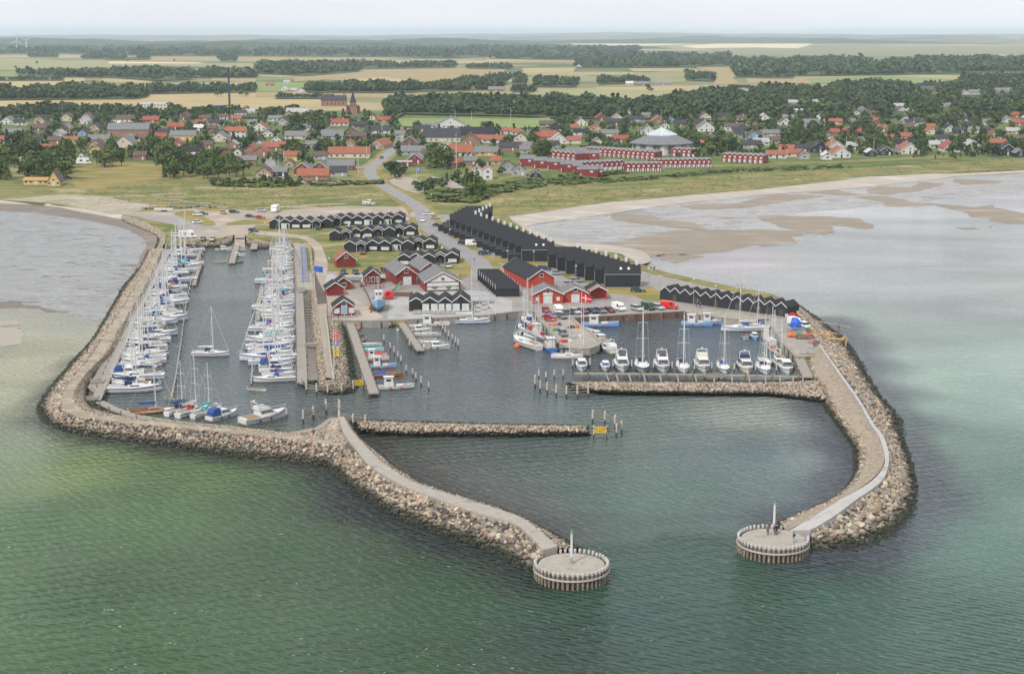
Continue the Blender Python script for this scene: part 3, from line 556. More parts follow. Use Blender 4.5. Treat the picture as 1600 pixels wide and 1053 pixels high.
# -- concrete walkway to the left pier head
a1 = [(512,731),(528,747),(575,780),(631,811),(687,833),(750,853),(781,867),(812,885),(840,899)]
a2_ = [(535,698),(556,707),(578,731),(625,759),(687,783),(750,804),(800,818),(828,838),(850,862)]
a3 = [(545,686),(575,702),(603,728),(650,756),(719,779),(781,798),(812,809),(845,832),(873,855)]
a4 = [(552,680),(590,705),(612,727),(660,756),(722,776),(786,796),(828,815),(868,836),(905,856)]
a1, a2_, a3, a4 = [resamp(q, 16) for q in (a1, a2_, a3, a4)]
rt, P, off = mound('breakwater', 'rubble breakwater with pale concrete walkway leading to the nearer round pier head', [a1, a2_, a3, a4], [0, 2.5, 2.5, .1], m_core, 8)
def slab(P1, P2, up=.06, dn=-.7): 
    mb = MB(); return mb.loft([[b+Vector((0, 0, dn)), b+Vector((0, 0, up)), c+Vector((0, 0, up)), c+Vector((0, 0, dn))] for b, c in zip(P1, P2)])
W1, W2 = wpts([(529,652),(538,678),(556,702),(578,728),(625,757),(687,781),(750,803),(800,817),(828,838),(848,860)], 2.75, 8), wpts([(537,651),(553,677),(580,706),(603,727),(650,755),(719,778),(781,797),(812,808),(845,831),(871,854)], 2.75, 8)
off(slab(W1, W2, .1, -1.6).build('walkway', m_conc)); strip(P[0], P[1], 1.3, .45, .85, over_=.08); strip(P[3], P[2], .9, .3, .6, over_=.3)
Q1, Q2 = wpts(resamp([(505,676),(512,690),(535,697),(556,707)], 6), 2.1, 4), wpts(resamp([(520,655),(532,652),(540,676),(562,704)], 6), 2.1, 4)
mb = MB(); mb.loft([[b, c] for b, c in zip(Q1, Q2)], close=False, caps=False); off(mb.build('gravel_apron', m_grav)); strip(Q1, wpts([(500,672),(512,662),(525,655)], 2.0, 9)[:len(Q1)] if False else Q2, .15, .3, .5)
strip(wpts([(440,683),(475,676),(500,670),(522,655)], 1.2, 6), wpts([(470,687),(500,688),(530,680),(534,660)], 2.1, 6), .9, .3, .6)
strip(wpts([(545,655),(560,680),(585,705)], .1, 6), wpts([(539,656),(553,680),(576,704)], 1.6, 6), 1, .3, .55, over_=.3)
# -- middle breakwater
rt, P, off = mound('breakwater', 'straight low boulder breakwater in the middle of the harbour entrance', [resamp([(556,676),(625,681),(800,682),(926,680)], 9), resamp([(560,668),(625,672),(800,673),(916,672)], 9), resamp([(560,661),(625,663),(800,667),(914,668)], 9), resamp([(548,655),(625,658),(800,663),(920,665)], 9)], [0, 1.5, 1.5, 0], m_core, 8)
strip(P[0], P[1], 1.4, .42, .72, over_=.1); strip(P[1], P[2], 1.3, .4, .7, sink=.1); strip(P[3], P[2], 1.2, .4, .65)
# -- spur breakwater of the east basin
rt, P, off = mound('breakwater', 'straight boulder breakwater below the east jetty with moored motorboats', [resamp([(884,606),(930,613),(1025,616),(1200,617),(1295,630)], 10), resamp([(900,603),(940,608),(1025,610),(1200,611),(1290,621)], 10), resamp([(900,598),(940,600),(1025,601),(1200,601),(1290,598)], 10), resamp([(886,599),(905,594),(1025,595),(1200,596),(1262,592)], 10)], [0, 1.5, 1.5, 0], m_core, 8)
strip(P[0], P[1], 1.4, .42, .72, over_=.1); strip(P[1], P[2], 1.3, .4, .7, sink=.1); strip(P[3], P[2], 1.2, .4, .65)
# -- right outer breakwater
b1 = [(1243,474),(1275,497),(1305,520),(1332,547),(1350,580),(1376,620),(1405,655),(1409,680),(1424,730),(1429,755),(1425,800),(1391,835),(1337,858),(1269,858)]
b2 = [(1238,478),(1262,505),(1282,538),(1298,556),(1318,584),(1345,622),(1368,662),(1380,682),(1388,705),(1387,727),(1376,752),(1338,780),(1300,802),(1268,820)]
b3 = [(1237,480),(1258,506),(1278,541),(1292,556),(1312,584),(1340,622),(1361,662),(1374,682),(1382,705),(1380,727),(1360,752),(1312,781),(1272,801),(1228,822)]
b4 = [(1236,484),(1254,510),(1270,548),(1268,572),(1280,592),(1310,640),(1335,675),(1352,700),(1352,720),(1342,745),(1330,760),(1300,783),(1262,800),(1222,818)]
b5 = [(1235,486),(1250,512),(1262,552),(1258,580),(1275,612),(1290,640),(1318,677),(1336,705),(1336,725),(1334,747),(1314,772),(1284,788),(1250,803),(1216,816)]
NB = 22; b1, b2, b3, b4, b5 = [resamp(q, NB) for q in (b1, b2, b3, b4, b5)]
rt, P, off = mound('breakwater', 'long curved rubble breakwater with concrete wall sheltering the east harbour', [b1, b2, b3, b4, b5], [0, 2.6, 2.6, 1.5, 0], m_core, 8, tap=True)
strip(P[0], P[1], 1.2, .45, .95, over_=.12); strip(P[4][24:], P[3][24:], 1.3, .35, .7, over_=.25)
k0 = 26
mb = MB(); mb.loft([[b+Vector((0, 0, -.02)), c+Vector((0, 0, .0))] for b, c in list(zip(P[2], P[3]))[k0:]], close=False, caps=False); off(mb.build('stone_pitching', m_rev, smooth=True))
cw1, cw2 = wpts([(1279,539),(1311,585),(1339,625),(1360,662),(1373,681),(1381,705),(1381,727),(1361,752),(1314,780),(1274,800),(1232,820)], 3.0, 8), wpts([(1282,538.5),(1314.5,584),(1343,624),(1365,661),(1379,680),(1388,704),(1388,728),(1376,753),(1337,781),(1302,802),(1266,819)], 3.0, 8)
for q in (cw1, cw2):
    for i_, p_ in enumerate(q): p_.z -= .95*min(1, max(0, (i_/(len(q)-1)-.8)/.17))
off(slab(cw1, cw2, .05, -1.6).build('concrete_wall', mat('grey_concrete', [(.33,.32,.30),(.40,.385,.365),(.27,.26,.24)], scale=.3, rough=.9, detail=8)))
# -- mole between the marina basins
rt, P, off = mound('mole', 'narrow rubble mole with gravel path between the two marina basins', [resamp([(478,385),(482,425),(484,460),(484,500),(488,560),(494,600)], 9), resamp([(486,387),(489,425),(494,460),(498,500),(506,560),(510,590)], 9), resamp([(489,387),(491,425),(509,460),(512,500),(519,560),(524,592)], 9), resamp([(491,387),(493,425),(522,462),(540,505),(550,555),(558,604)], 9)], [0.3, 2.1, 2.1, 0], m_core, 8)
mb = MB(); mb.loft([[b+Vector((0, 0, .03)), c+Vector((0, 0, .03))] for b, c in list(zip(P[1], P[2]))[28:]], close=False, caps=False); off(mb.build('path', m_grav))
strip(P[0], P[1], 1.3, .3, .55); strip(P[3][34:], P[2][34:], 1.15, .35, .65, over_=.15)
e0, e1 = wpts([(494,600),(500,613),(530,618),(550,614),(560,604)], 0, 8), wpts([(506,586),(508,592),(517,595),(524,594),(528,588)], 2.1, 8)
strip(e0, e1, 1.5, .4, .7, over_=.1); mb = MB(); mb.loft([[a-Vector((0, 0, .5)), b-Vector((0, 0, .3))] for a, b in zip(e0, e1)], close=False, caps=False); off(mb.build('mole_head', m_core))
# kerb wall along the mole path
kb = wpts([(508,494),(512,520),(516,560),(521,596)], 2.1, 6); o = MB().ribbon(kb, .5, 1.6, 2.75).build('kerb_wall', m_conc); off(o)
# -- stone banks of basin 1, slipway sides, shore rocks
strip(wpts([(265,391),(315,388),(345,387),(361,383)], .1, 6), wpts([(262,382),(315,377),(346,375),(364,367)], 1.7, 6), 1.2, .3, .6)
strip(wpts([(386,384),(401,389),(440,389),(466,386)], .1, 6), wpts([(385,368),(400,374),(430,376),(466,378)], 1.7, 6), 1.2, .3, .6)
strip(wpts([(190,344),(215,355),(240,366),(250,376),(244,392)], .7, 8), wpts([(192,336),(217,344),(242,355),(257,367),(258,380)], 1.9, 8), 1.5, .35, .75)
strip(wpts([(600,512),(615,512),(640,508)], 0, 6), wpts([(598,502),(614,502),(638,500)], 1.5, 6), .8, .3, .5)
strip(wpts([(880,554),(905,559),(936,553),(942,544)], 0, 8), wpts([(880,543),(905,549),(932,544.5),(938,538)], .9, 8), .8, .3, .5)
strip(wpts([(828,826),(868,836),(903,856)], 0, 8), wpts([(836,822),(862,840),(880,856)], 1.2, 8), 1.3, .3, .6, over_=.2)
o = over('boat_ramp', [(366.5,372),(382.5,372),(382.5,383),(366.5,383)], m_quay, 1.2); 
for v in o.data.vertices: v.co.z = 1.82 if v.co.y > G(0, 377, 1.2).y else -.2
# build all the stones: 300 largest in view as individual boulders, the rest one heap
STONES.sort(key=lambda s: -s[3]*S(PX((s[0], s[1], s[2]))[1]))
bproto = []
for i in range(10):
    V, F = stone_mesh(500+i, 22); me = bpy.data.meshes.new('boulder'); me.from_pydata([tuple(v) for v in V], [], [tuple(f) for f in F]); me.update(); me.materials.append(m_rocko); bproto.append(me)
front = [s for s in STONES if s[2] > .1][:300]; fs_ = set(front)
for s in front:
    o = bpy.data.objects.new('boulder', R.choice(bproto)); COL.objects.link(o); o.location = (s[0], s[1], s[2]+.04); o.scale = (s[3]*R.uniform(.85, 1.2),)*3; o.rotation_euler = (R.uniform(-.4, .4), R.uniform(-.4, .4), R.uniform(0, 6.3))
    x = s[0]; nearh = x > 0 and hypot(s[0]-G(1380, 800).x, s[1]-G(1380, 800).y) < 60
    tag(o, 'granite boulder in the rubble slope %s' % ('beside the pier head with people' if nearh else 'below the concrete walkway'), 'boulder', 'boulders by the right pier head' if nearh else 'boulders below the concrete walkway')
Vs, Fs, n0 = [], [], 0
for s in STONES:
    if s in fs_: continue
    V, F = STN[R.randrange(14)]; V = (V*s[3]*np.array([R.uniform(.8, 1.25), 1, R.uniform(.8, 1.1)]))@rotm(R).T+np.array(s[:3]); Vs.append(V); Fs.append(F+n0); n0 += len(V)
me = bpy.data.meshes.new('boulders'); npmesh(me, np.concatenate(Vs), np.concatenate(Fs), 3); me.materials.append(m_rock)
o = bpy.data.objects.new('riprap', me); COL.objects.link(o); tag(o, 'piled granite stones covering the breakwater slopes and harbour banks', 'stones', None, 'stuff')
print('stones', len(STONES))
# quay walls: a slightly proud skin in front of the land's edge
def quaywall(name, lab, px, m, z0=-1.2, z1=1.79, th=.35, capm=None):
    P = [G(x, y, 1.8) for x, y in px]; P0 = P[0].copy(); P0.z = 0; r = empty(name, P0, 0, lab, 'quay wall'); Q = [p-P0 for p in P]
    MB().ribbon(Q, th*2, z0, z1).build('wall_face', m, r); MB().ribbon(Q, th*2.3, z1+.0, z1+.22).build('coping', capm or m_wood, r)
    # ladders and fender timbers
    L_ = 0
    for a, b in zip(Q, Q[1:]):
        n = int((b-a).length/4); d = (b-a).normalized(); nr = Vector((-d.y, d.x, 0)); nr = nr if (nr.y+P0.y*0) < 0 else -nr
        for k in range(n):
            if L_ > 90: break
            p = a.lerp(b, (k+.5)/n)+nr*(th+.12); MB().obox((p.x, p.y, -.8), .28, .22, 2.5, atan2(d.y, d.x)).build('fender_post', m_pile, r); L_ += 1
    return r
quaywall('quay_wall', 'rust brown steel sheet quay wall in front of the row of parked cars', [(896,496.4),(1067,486.4)], m_steel)
quaywall('quay_wall', 'concrete quay wall bounding the east basin behind the moored blue boats', [(1068,486),(1080,490),(1110,495),(1150,499),(1195,503),(1210,512),(1225,537),(1245,558)], m_conc)
quaywall('quay_wall', 'timber fronted quay in front of the black and white restaurant', [(636,500),(700,496.5),(762,493),(800,488),(818,486)], m_wood)
quaywall('quay_wall', 'timber fronted quay in front of the red kiosk with black roof', [(509,500),(520,501),(580,502),(611,501.2)], m_wood)
quaywall('quay_wall', 'concrete edge of the fishing pier with two flagpoles', [(819,486.5),(833,488),(844,498),(855,511),(867,527),(878,539),(890,544),(905,546),(920,545),(933,541),(938,535),(924,520),(905,508),(893,497)], m_conc)
# ================================================================ PIER HEADS
m_pilel = mat('weathered_pile', [(.27,.22,.16),(.16,.125,.085),(.34,.30,.24)], scale=1.5, rough=.9)
m_pilew = mat('grey_pile_top', [(.50,.485,.46),(.40,.385,.36)], scale=1.5, rough=.9)
def pierhead(cx, cy, rad, lab, gap):
    c = G(cx, cy, 2.0); r = empty('pier_head', (c.x, c.y, 0), 0, lab, 'pier head')
    MB().lathe([(rad-.45, -1.5), (rad-.45, 1.95), (rad-.6, 2.02)], 64).build('deck', m_conc, r)
    MB().lathe([(rad-.44, -1.4), (rad-.44, 1.3)], 48).build('inner_wall', m_steel, r)
    n = 46; rim = MB(); V = []
    for i in range(n*2+1):
        a = 2*pi*i/(n*2); V.append([((rad+k)*cos(a), (rad+k)*sin(a), z) for k, z in ((.20, 1.25), (.28, 1.25), (.28, 1.5), (.20, 1.5))])
    rim.loft(V, caps=False).build('rim_band', m_pilew, r)
    for i in range(n):
        a = 2*pi*(i+.5)/n
        if gap[0] < math.degrees(a) < gap[1]: continue
        x, y = rad*cos(a), rad*sin(a); h = R.uniform(2.35, 2.5)
        p = MB().cyl((x, y, -1.4), (x, y, h), .2, .19, 8).build('pile', m_pilel, r); MB().lathe([(.205, h-.45), (.205, h+.02), (.12, h+.06)], 8, (x, y)).build('pile_top', m_pilew, p)
    return c
cL = pierhead(893, 881, 5.32, 'nearer round pier head of piles and concrete, without people', (108, 148))
cR = pierhead(1208, 841, 5.3, 'round pier head with four people, at the end of the right breakwater', (0, 62))
def beacon(p, h, lab):
    r = empty('harbour_light', p, 0, lab, 'beacon'); MB().cyl((0, 0, 0), (0, 0, .25), .42, .42, 12).build('footing', m_conc, r)
    MB().cyl((0, 0, .25), (0, 0, h), .2, .17, 12).build('post', m_white, r, smooth=False); MB().box(-.19, .19, -.26, -.17, .3, 1.0).build('access_door', m_grey, r)
    MB().cyl((0, 0, h), (0, 0, h+.15), .26, .26, 12).build('lamp_base', m_grey, r); MB().lathe([(.14, h+.15), (.16, h+.4), (.08, h+.52)], 10).build('lantern', mat('lantern_glass', [(.12,.3,.16),(.1,.25,.14)], rough=.2), r)
beacon(G(893, 880, 2.02), 4.6, 'white harbour light post on the nearer round pier head'); beacon(G(1209, 834.5, 2.02), 4.9, 'white harbour light post beside the group of people on the pier head')
# ================================================================ PILES, JETTIES, BARRIERS
pp = empty('mooring_pile', (0, 0, 0)); MB().cyl((0, 0, -1.5), (0, 0, 1.0), .17, .17, 8).build('pile', m_pile, pp); MB().cyl((0, 0, 1.0), (0, 0, 2.3), .172, .165, 8).build('pile_top', m_pilew, pp)
m_pw = mat('white_pile_cap', [(.72,.72,.7),(.6,.6,.58)], scale=2, rough=.7)
def piles(lst, lab, grp, h=1.0, n0=None):
    for i, (x, y) in enumerate(lst):
        p = G(x, y, 0); L_ = lab+', %s from its far end' % nth(i) if '%s' not in lab else lab % nth(i)
        dup(pp, p, R.uniform(0, 3), L_, 'mooring pile', grp, scale=(1, 1, h*R.uniform(.92, 1.08)))
def along(px, n): 
    P = resamp(px, n); return P
piles(along([(323,388),(300,440),(290,490),(283,545),(277,585),(270,625)], 34), 'pile outside the left row of boats', 'piles outside the left row of boats', .8)
piles(along([(427,400),(411,440),(402,480),(399,520),(396,560),(393,605)], 30), 'pile outside the middle row of boats', 'piles outside the middle row of boats', .8)
piles([(600,537),(610,549),(616,556),(622,563),(627,570),(635,585),(645,590),(650,597),(658,605),(670,611)], '%s dark pile from the far end beside the small boats jetty', 'piles beside the small boats jetty')
piles([(692,520),(696,526),(701,531),(707,536),(712,541),(716,546),(688,514)], 'dark pile in the row right of the white dinghies', 'piles right of the white dinghies', 1.1)
piles([(836,602),(842,594),(853,596),(866,593),(880,592)], 'free standing grey pile left of the boulder breakwater tip', 'free piles left of the boulder breakwater')
piles([(895,577),(922,577),(958,579),(987,580),(1021,581),(1050,582),(1085,583),(1112,583),(1147,584),(1180,585),(1213,585)], 'pile between motorboats on the east jetty, %s from left', 'piles between the east jetty boats', 1.1)
piles([(448,654),(474,662),(489,654),(509,640)], 'pile standing off the walkway right of the motor yacht', 'piles right of the motor yacht')
piles([(640,545),(655,552)], 'short pile at the head of the middle jetty', 'piles at the middle jetty head')
def jetty(lab, px, wd, z=1.15, beams=None, step=4.5, posts=True, m=m_wood):
    P = [G(x, y, z) for x, y in px]; P0 = P[0].copy(); P0.z = 0; r = empty('jetty', P0, 0, lab, 'jetty'); Q = [p-P0 for p in P]
    MB().ribbon(Q, wd, z-.28, z).build('deck', m, r); n = 0
    D = [0]
    for a, b in zip(Q, Q[1:]): D.append(D[-1]+(b-a).length)
    k = 0; t = step/2
    while t < D[-1] and posts:
        i = max(j for j in range(len(D)) if D[j] <= t); i = min(i, len(Q)-2); f = (t-D[i])/(D[i+1]-D[i]); p = Q[i].lerp(Q[i+1], f); d = (Q[i+1]-Q[i]).normalized(); nr = Vector((-d.y, d.x, 0))
        for s_ in (-1, 1):
            if n < 96:
                q = p+nr*s_*(wd/2+.12); MB().cyl((q.x, q.y, -1.6), (q.x, q.y, z+.55), .15, .15, 7).build('post', m_pilel, r); n += 1
        t += step
    if beams:
        A, B, nb, bw = beams; A = catmull([G(x, y, z) for x, y in A], 10); B = catmull([G(x, y, z) for x, y in B], 10)
        for j in range(nb):
            t = (j+.5)/nb*(len(A)-1); i = int(t); f = t-i; a = A[i].lerp(A[min(i+1, len(A)-1)], f)-P0; b = B[i].lerp(B[min(i+1, len(B)-1)], f)-P0
            MB().ribbon([a, b], bw, z-.34, z-.04).build('beam', m, r)
    return r
jetty('long jetty of the left marina row, on beams beside the curved breakwater', [(264,390),(248,420),(230,455),(212,490),(192,532),(172,578),(150,624)], 2.1, 1.3, ([(232,448),(212,488),(192,532),(172,578),(153,618)], [(216,446),(196,484),(178,526),(160,565),(138,604)], 52, .5), 6.5)
jetty('diagonal jetty running from the lower corner towards the barrier', [(156,627),(178,638),(205,648),(250,656),(300,662),(360,667),(430,677),(462,676),(500,668),(523,652)], 1.9, 1.2, None, 5)
jetty('long jetty of the middle marina row, on beams beside the rubble mole', [(464,380),(466,420),(468,470),(470,520),(471,560),(472,597)], 2.3, 1.4, ([(468,456),(470,510),(471,560),(472,594)], [(484,456),(489,510),(493,560),(497,592)], 46, .42), 5)
for x0, y0, x1, y1 in ((139,617,152,627), (144,592,163,600), (176,525,192,535), (200,470,214,478), (478,533,501,545), (1100,583,1134,591)):
    a, b = G(x0, (y0+y1)/2, 1.4), G(x1, (y0+y1)/2, 1.4); r = empty('wooden_platform', ((a.x+b.x)/2, a.y, 0), 0, None, 'platform'); wd = b.x-a.x
    dep = (y1-y0)/S((y0+y1)/2)/.33*.85
    MB().box(-wd/2, wd/2, -dep/2, dep/2, 1.35, 1.5).build('deck', m_wood, r)
    for sx in (-1, 1):
        for sy in (-1, 1): MB().cyl((sx*wd*.45, sy*dep*.45, -1.5), (sx*wd*.45, sy*dep*.45, 1.35), .12, .12, 6).build('post', m_pile, r)
    MB().box(-wd/2, wd/2, -dep/2, -dep/2+.1, 1.5, 2.3).build('screen', m_wood, r)
    far_ = {139:'square wooden platform at the lower corner of the left jetty',144:'square wooden platform, second from the corner on the left jetty',176:'wooden platform halfway along the breakwater side of the left jetty',200:'wooden platform farthest up the left jetty',478:'wooden platform with red mat between middle jetty and mole',1100:'wooden screen platform on the east jetty below a tan motorboat'}
    r['label'] = far_[x0]
    if x0 in (139, 478): MB().box(-wd*.3, wd*.3, -dep*.3, dep*.3, 1.502, 1.54).build('mat', mat('faded_red_mat', [(.34,.12,.1),(.42,.2,.17)], scale=1), r)
jetty('jetty for small open boats right of the mole', [(545,502),(552,520),(562,550),(574,585),(584,614)], 2.2, 1.2)
jetty('jetty with white dinghies in front of the quay', [(626,503),(632,512),(644,530),(657,547)], 2.0, 1.2)
jetty('narrow beam jetty of the east basin with motorboats', [(898,583),(1000,583.5),(1130,585.5),(1262,588)], 1.0, 1.35, ([(940,584),(1262,588)], [(944,594),(1262,598)], 14, .3), 6)
jetty('short wide jetty beside the lower corner of the east quay', [(1248,558),(1255,574),(1262,589)], 2.4, 1.5, ([(1252,562),(1262,587)], [(1282,562),(1286,587)], 5, .5))
jetty('floating jetty in the middle of the left basin head', [(370,384),(366,396),(362,411)], 2.2, .7)
jetty('finger jetty at the head of the left boat row', [(316,386),(311,398),(306,412)], 1.2, .9); jetty('second finger jetty at the head of the left boat row', [(316,407),(309,425),(303,445)], 1.2, .9)
jetty('thin wooden catwalk left of the middle boats', [(427,386),(426,405),(425,430)], 1.0, .9); jetty('lower thin catwalk left of the middle boats', [(408,452),(404,480),(402,512)], 1.0, .9)
jetty('small landing stage by the stone bank near the red rowing boats', [(401,374),(398,382),(396,389)], 2.4, 1.0)
r = jetty('thin timber pipe bridge running out over the sea right of the boat sheds', [(1250,497),(1275,501),(1303,506),(1330,511)], .5, 3.2, None, 5)
def barrier(lab, px, hts=1.0, rails=(.9, 1.5)):
    P = [G(x, y, 0) for x, y in px]; P0 = P[0]; r = empty('fender_barrier', P0, 0, lab, 'fender barrier'); Q = [p-P0 for p in P]
    for q in Q:
        p = MB().cyl((q.x, q.y, -1.5), (q.x, q.y, 1.1), .2, .2, 8).build('pile', m_pile, r); MB().cyl((q.x, q.y, 1.1), (q.x, q.y, 2.9*hts), .2, .19, 8).build('pile_top', m_pilew, p)
    for z in rails: MB().ribbon(Q, .14, z+.6, z+.82).build('rail', m_pilel, r)
    return r
barrier('curved white railed pile barrier at the tip of the mole', [(471,607),(479,616),(495,619),(512,620),(534,618),(552,614),(567,609)])
barrier('railed pile barrier with lantern mast above the walkway junction', [(531,662),(552,668),(571,670)])
barrier('sagging railed pile barrier right of the motor yacht', [(474,682-20),(490,656),(510,648),(531,646)])
barrier('curved railed pile barrier left of the boulder breakwater tip', [(836,607),(844,614),(855,617),(869,621),(885,623),(902,623),(919,622)])
barrier('curved fender barrier at the end of the middle breakwater', [(928,687),(947,687),(963,684),(971,679),(961,670),(945,664),(926,662)])
def speedsign(lab, px, py, w_, h_, lines, rz=0, z=1.6):
    p = G(px, py, 0); r = empty('speed_sign', (p.x, p.y, 0), rz, lab, 'sign')
    MB().box(-w_/2, w_/2, -.05, .05, z, z+h_).build('board', m_yellow, r)
    for sx in (-1, 1): MB().cyl((sx*w_*.45, .15, -1), (sx*w_*.45, .15, z+h_+.3), .12, .12, 7).build('post', m_pilel, r)
    for i, t in enumerate(lines): text(t, (0, -.06, z+h_*(.56-.42*i)), h_*.36, m_black, r)
def text(s, loc, size, m, parent, rx=pi/2, ry=0, rz=0, name='lettering'):
    c = bpy.data.curves.new(name, 'FONT'); c.body = s; c.size = size*1.3; c.align_x = 'CENTER'; c.extrude = .01; c.resolution_u = 2
    t = bpy.data.objects.new(name, c); COL.objects.link(t); dg = bpy.context.evaluated_depsgraph_get(); me = bpy.data.meshes.new_from_object(t.evaluated_get(dg)); bpy.data.objects.remove(t)
    o = bpy.data.objects.new(name, me); me.materials.clear(); me.materials.append(m); COL.objects.link(o); o.parent = parent; o.location = loc; o.rotation_euler = (rx, ry, rz); return o
speedsign('yellow speed limit board on the curved barrier at the middle breakwater end', 938, 688.5, 2.3, 1.2, ['MAX 3 KNOB', '5 KM/T'])
speedsign('yellow speed limit board on the barrier at the mole tip', 561, 613, 1.9, 1.2, ['MAX 3', 'KNOB'], radians(22))
# the lantern mast at the junction
r = empty('signal_mast', G(529, 655, 2.1), 0, 'slim white mast where the walkway meets the pile barrier', 'mast'); MB().cyl((0, 0, 0), (0, 0, 4.4), .09, .06, 8).build('pole', m_white, r); MB().cyl((0, 0, 4.4), (0, 0, 4.7), .13, .1, 8).build('lantern', m_green, r)
r = empty('direction_board', G(1031, 603, 1.9), 0, 'low white board with red chevrons lying on the boulder breakwater', 'sign'); MB().box(-1.3, 1.3, -.05, .05, 0, .5).build('board', m_white, r)
for i in range(5): MB().add([(x0+dx, -.07, z) for x0 in (-1.1+i*.5,) for dx, z in ((0, .25), (.2, .45), (.34, .45), (.14, .25), (.34, .05), (.2, .05))], [(0,1,2,3),(0,3,4,5)]).build('chevron', m_red, r, fix=False)
# ================================================================ BUILDINGS
def wallm(n, c): return mat('wall_'+n, [c, tuple(v*.85 for v in c)], scale=.5, rough=.85, detail=8)
WALL = dict(white=wallm('white', (.60,.59,.56)), cream=wallm('cream', (.60,.52,.40)), yellow=wallm('yellow', (.62,.42,.13)), brick=wallm('brick', (.30,.15,.10)), red=boards('wall_red', (.27,.032,.028), (.19,.025,.022), 'X', .7, scale=6),
            brown=wallm('brown', (.16,.09,.06)), black=boards('wall_black', (.016,.017,.02), (.028,.029,.033), 'Z', .75, scale=4), grey=wallm('grey', (.36,.36,.35)), tan=wallm('tan', (.42,.31,.22)), orange=boards('wall_coral', (.50,.075,.045), (.42,.06,.04), 'X', .7, scale=5), blue=wallm('blue', (.22,.33,.50)), green=wallm('green', (.20,.28,.2)))
def roofm(n, c, sc=3): return boards('roof_'+n, c, tuple(v*.72 for v in c), 'Y', .85, scale=sc)
ROOF = dict(orange=roofm('orange', (.34,.115,.062)), red=roofm('red', (.34,.085,.055)), grey=roofm('grey', (.20,.20,.205)), dark=roofm('dark', (.045,.048,.055)), black=roofm('black', (.018,.019,.023)), brown=roofm('brown', (.13,.085,.07)), pale=roofm('pale', (.42,.41,.39)), thatch=roofm('thatch', (.15,.13,.11), 8), white=roofm('white', (.6,.6,.59)), yellow=roofm('ochre', (.55,.33,.10)))
m_pane = mat('window_pane', [(.03,.035,.045),(.10,.11,.12)], scale=.3, rough=.1); m_curt = mat('curtained_pane', [(.62,.64,.62),(.45,.48,.48)], scale=1, rough=.3)
m_brickc = mat('chimney_brick', [(.3,.12,.08),(.24,.1,.07)], scale=2, rough=.9)
def gable_roof(w, d, h, rise, m, par, ov=.4, th=.22, axis='y', cx=0, cy=0, name='roof', trim=None):
    """gable roof over w x d, ridge along axis, eaves at height h"""
    W, D = (w, d) if axis == 'y' else (d, w); hw = W/2+ov; k = rise/(W/2); z0 = h-ov*k; z1 = h+rise; mb = MB()
    def P(a, l, z): return (cx+a, cy+l, z) if axis == 'y' else (cx+l, cy+a, z)
    a0, a1 = -D/2-ov, D/2+ov
    prof = [(-hw, z0), (0, z1), (hw, z0), (hw, z0+th), (0, z1+th), (-hw, z0+th)]
    mb.loft([[P(a, a0, z) for a, z in prof], [P(a, a1, z) for a, z in prof]], caps=False)
    for l in (a0, a1): mb.add([P(a, l, z) for a, z in prof], [(0, 1, 4, 5), (1, 2, 3, 4)])
    o = mb.build(name, m, par)
    if trim:
        for l, s in ((a0, -1), (a1, 1)):
            tb = MB(); p2 = [(-hw-.02, z0-.06), (0, z1-.06), (hw+.02, z0-.06), (hw+.02, z0+th+.05), (0, z1+th+.07), (-hw-.02, z0+th+.05)]
            tb.loft([[P(a, l+s*.01, z) for a, z in p2], [P(a, l+s*.09, z) for a, z in p2]], caps=False); tb.add([P(a, l+s*.09, z) for a, z in p2], [(0, 1, 4, 5), (1, 2, 3, 4)])
            tb.build('bargeboard', trim, o)
    return o
def gable_walls(w, d, h, rise, m, par, axis='y', cx=0, cy=0, name='wall'):
    W, D = (w, d) if axis == 'y' else (d, w); mb = MB()
    def P(a, l, z): return (cx+a, cy+l, z) if axis == 'y' else (cx+l, cy+a, z)
    prof = [(-W/2, 0), (W/2, 0), (W/2, h), (0, h+rise-.02), (-W/2, h)]
    mb.loft([[P(a, -D/2, z) for a, z in prof], [P(a, D/2, z) for a, z in prof]]); return mb.build(name, m, par)
def window(par, x, y, z, w, h, face=-1, pane=None, axis='x', frame=True, fm=None):
    """window in a wall facing -y (axis x) or -x/+x (axis y)"""
    def B(dw, z0, z1, a, b): return MB().box(x-w/2-dw, x+w/2+dw, min(y+a*face, y+b*face), max(y+a*face, y+b*face), z0, z1) if axis == 'x' else MB().box(min(x+a*face, x+b*face), max(x+a*face, x+b*face), y-w/2-dw, y+w/2+dw, z0, z1)
    if frame:
        f = B(.09, z-.09, z+h+.09, -.05, .045).build('window', fm or m_white, par); B(-.02, z+.04, z+h-.04, 0, .06).build('pane', pane or m_pane, f); return f
    return B(0, z, z+h, -.05, .04).build('window', pane or m_pane, par)
HREG = []
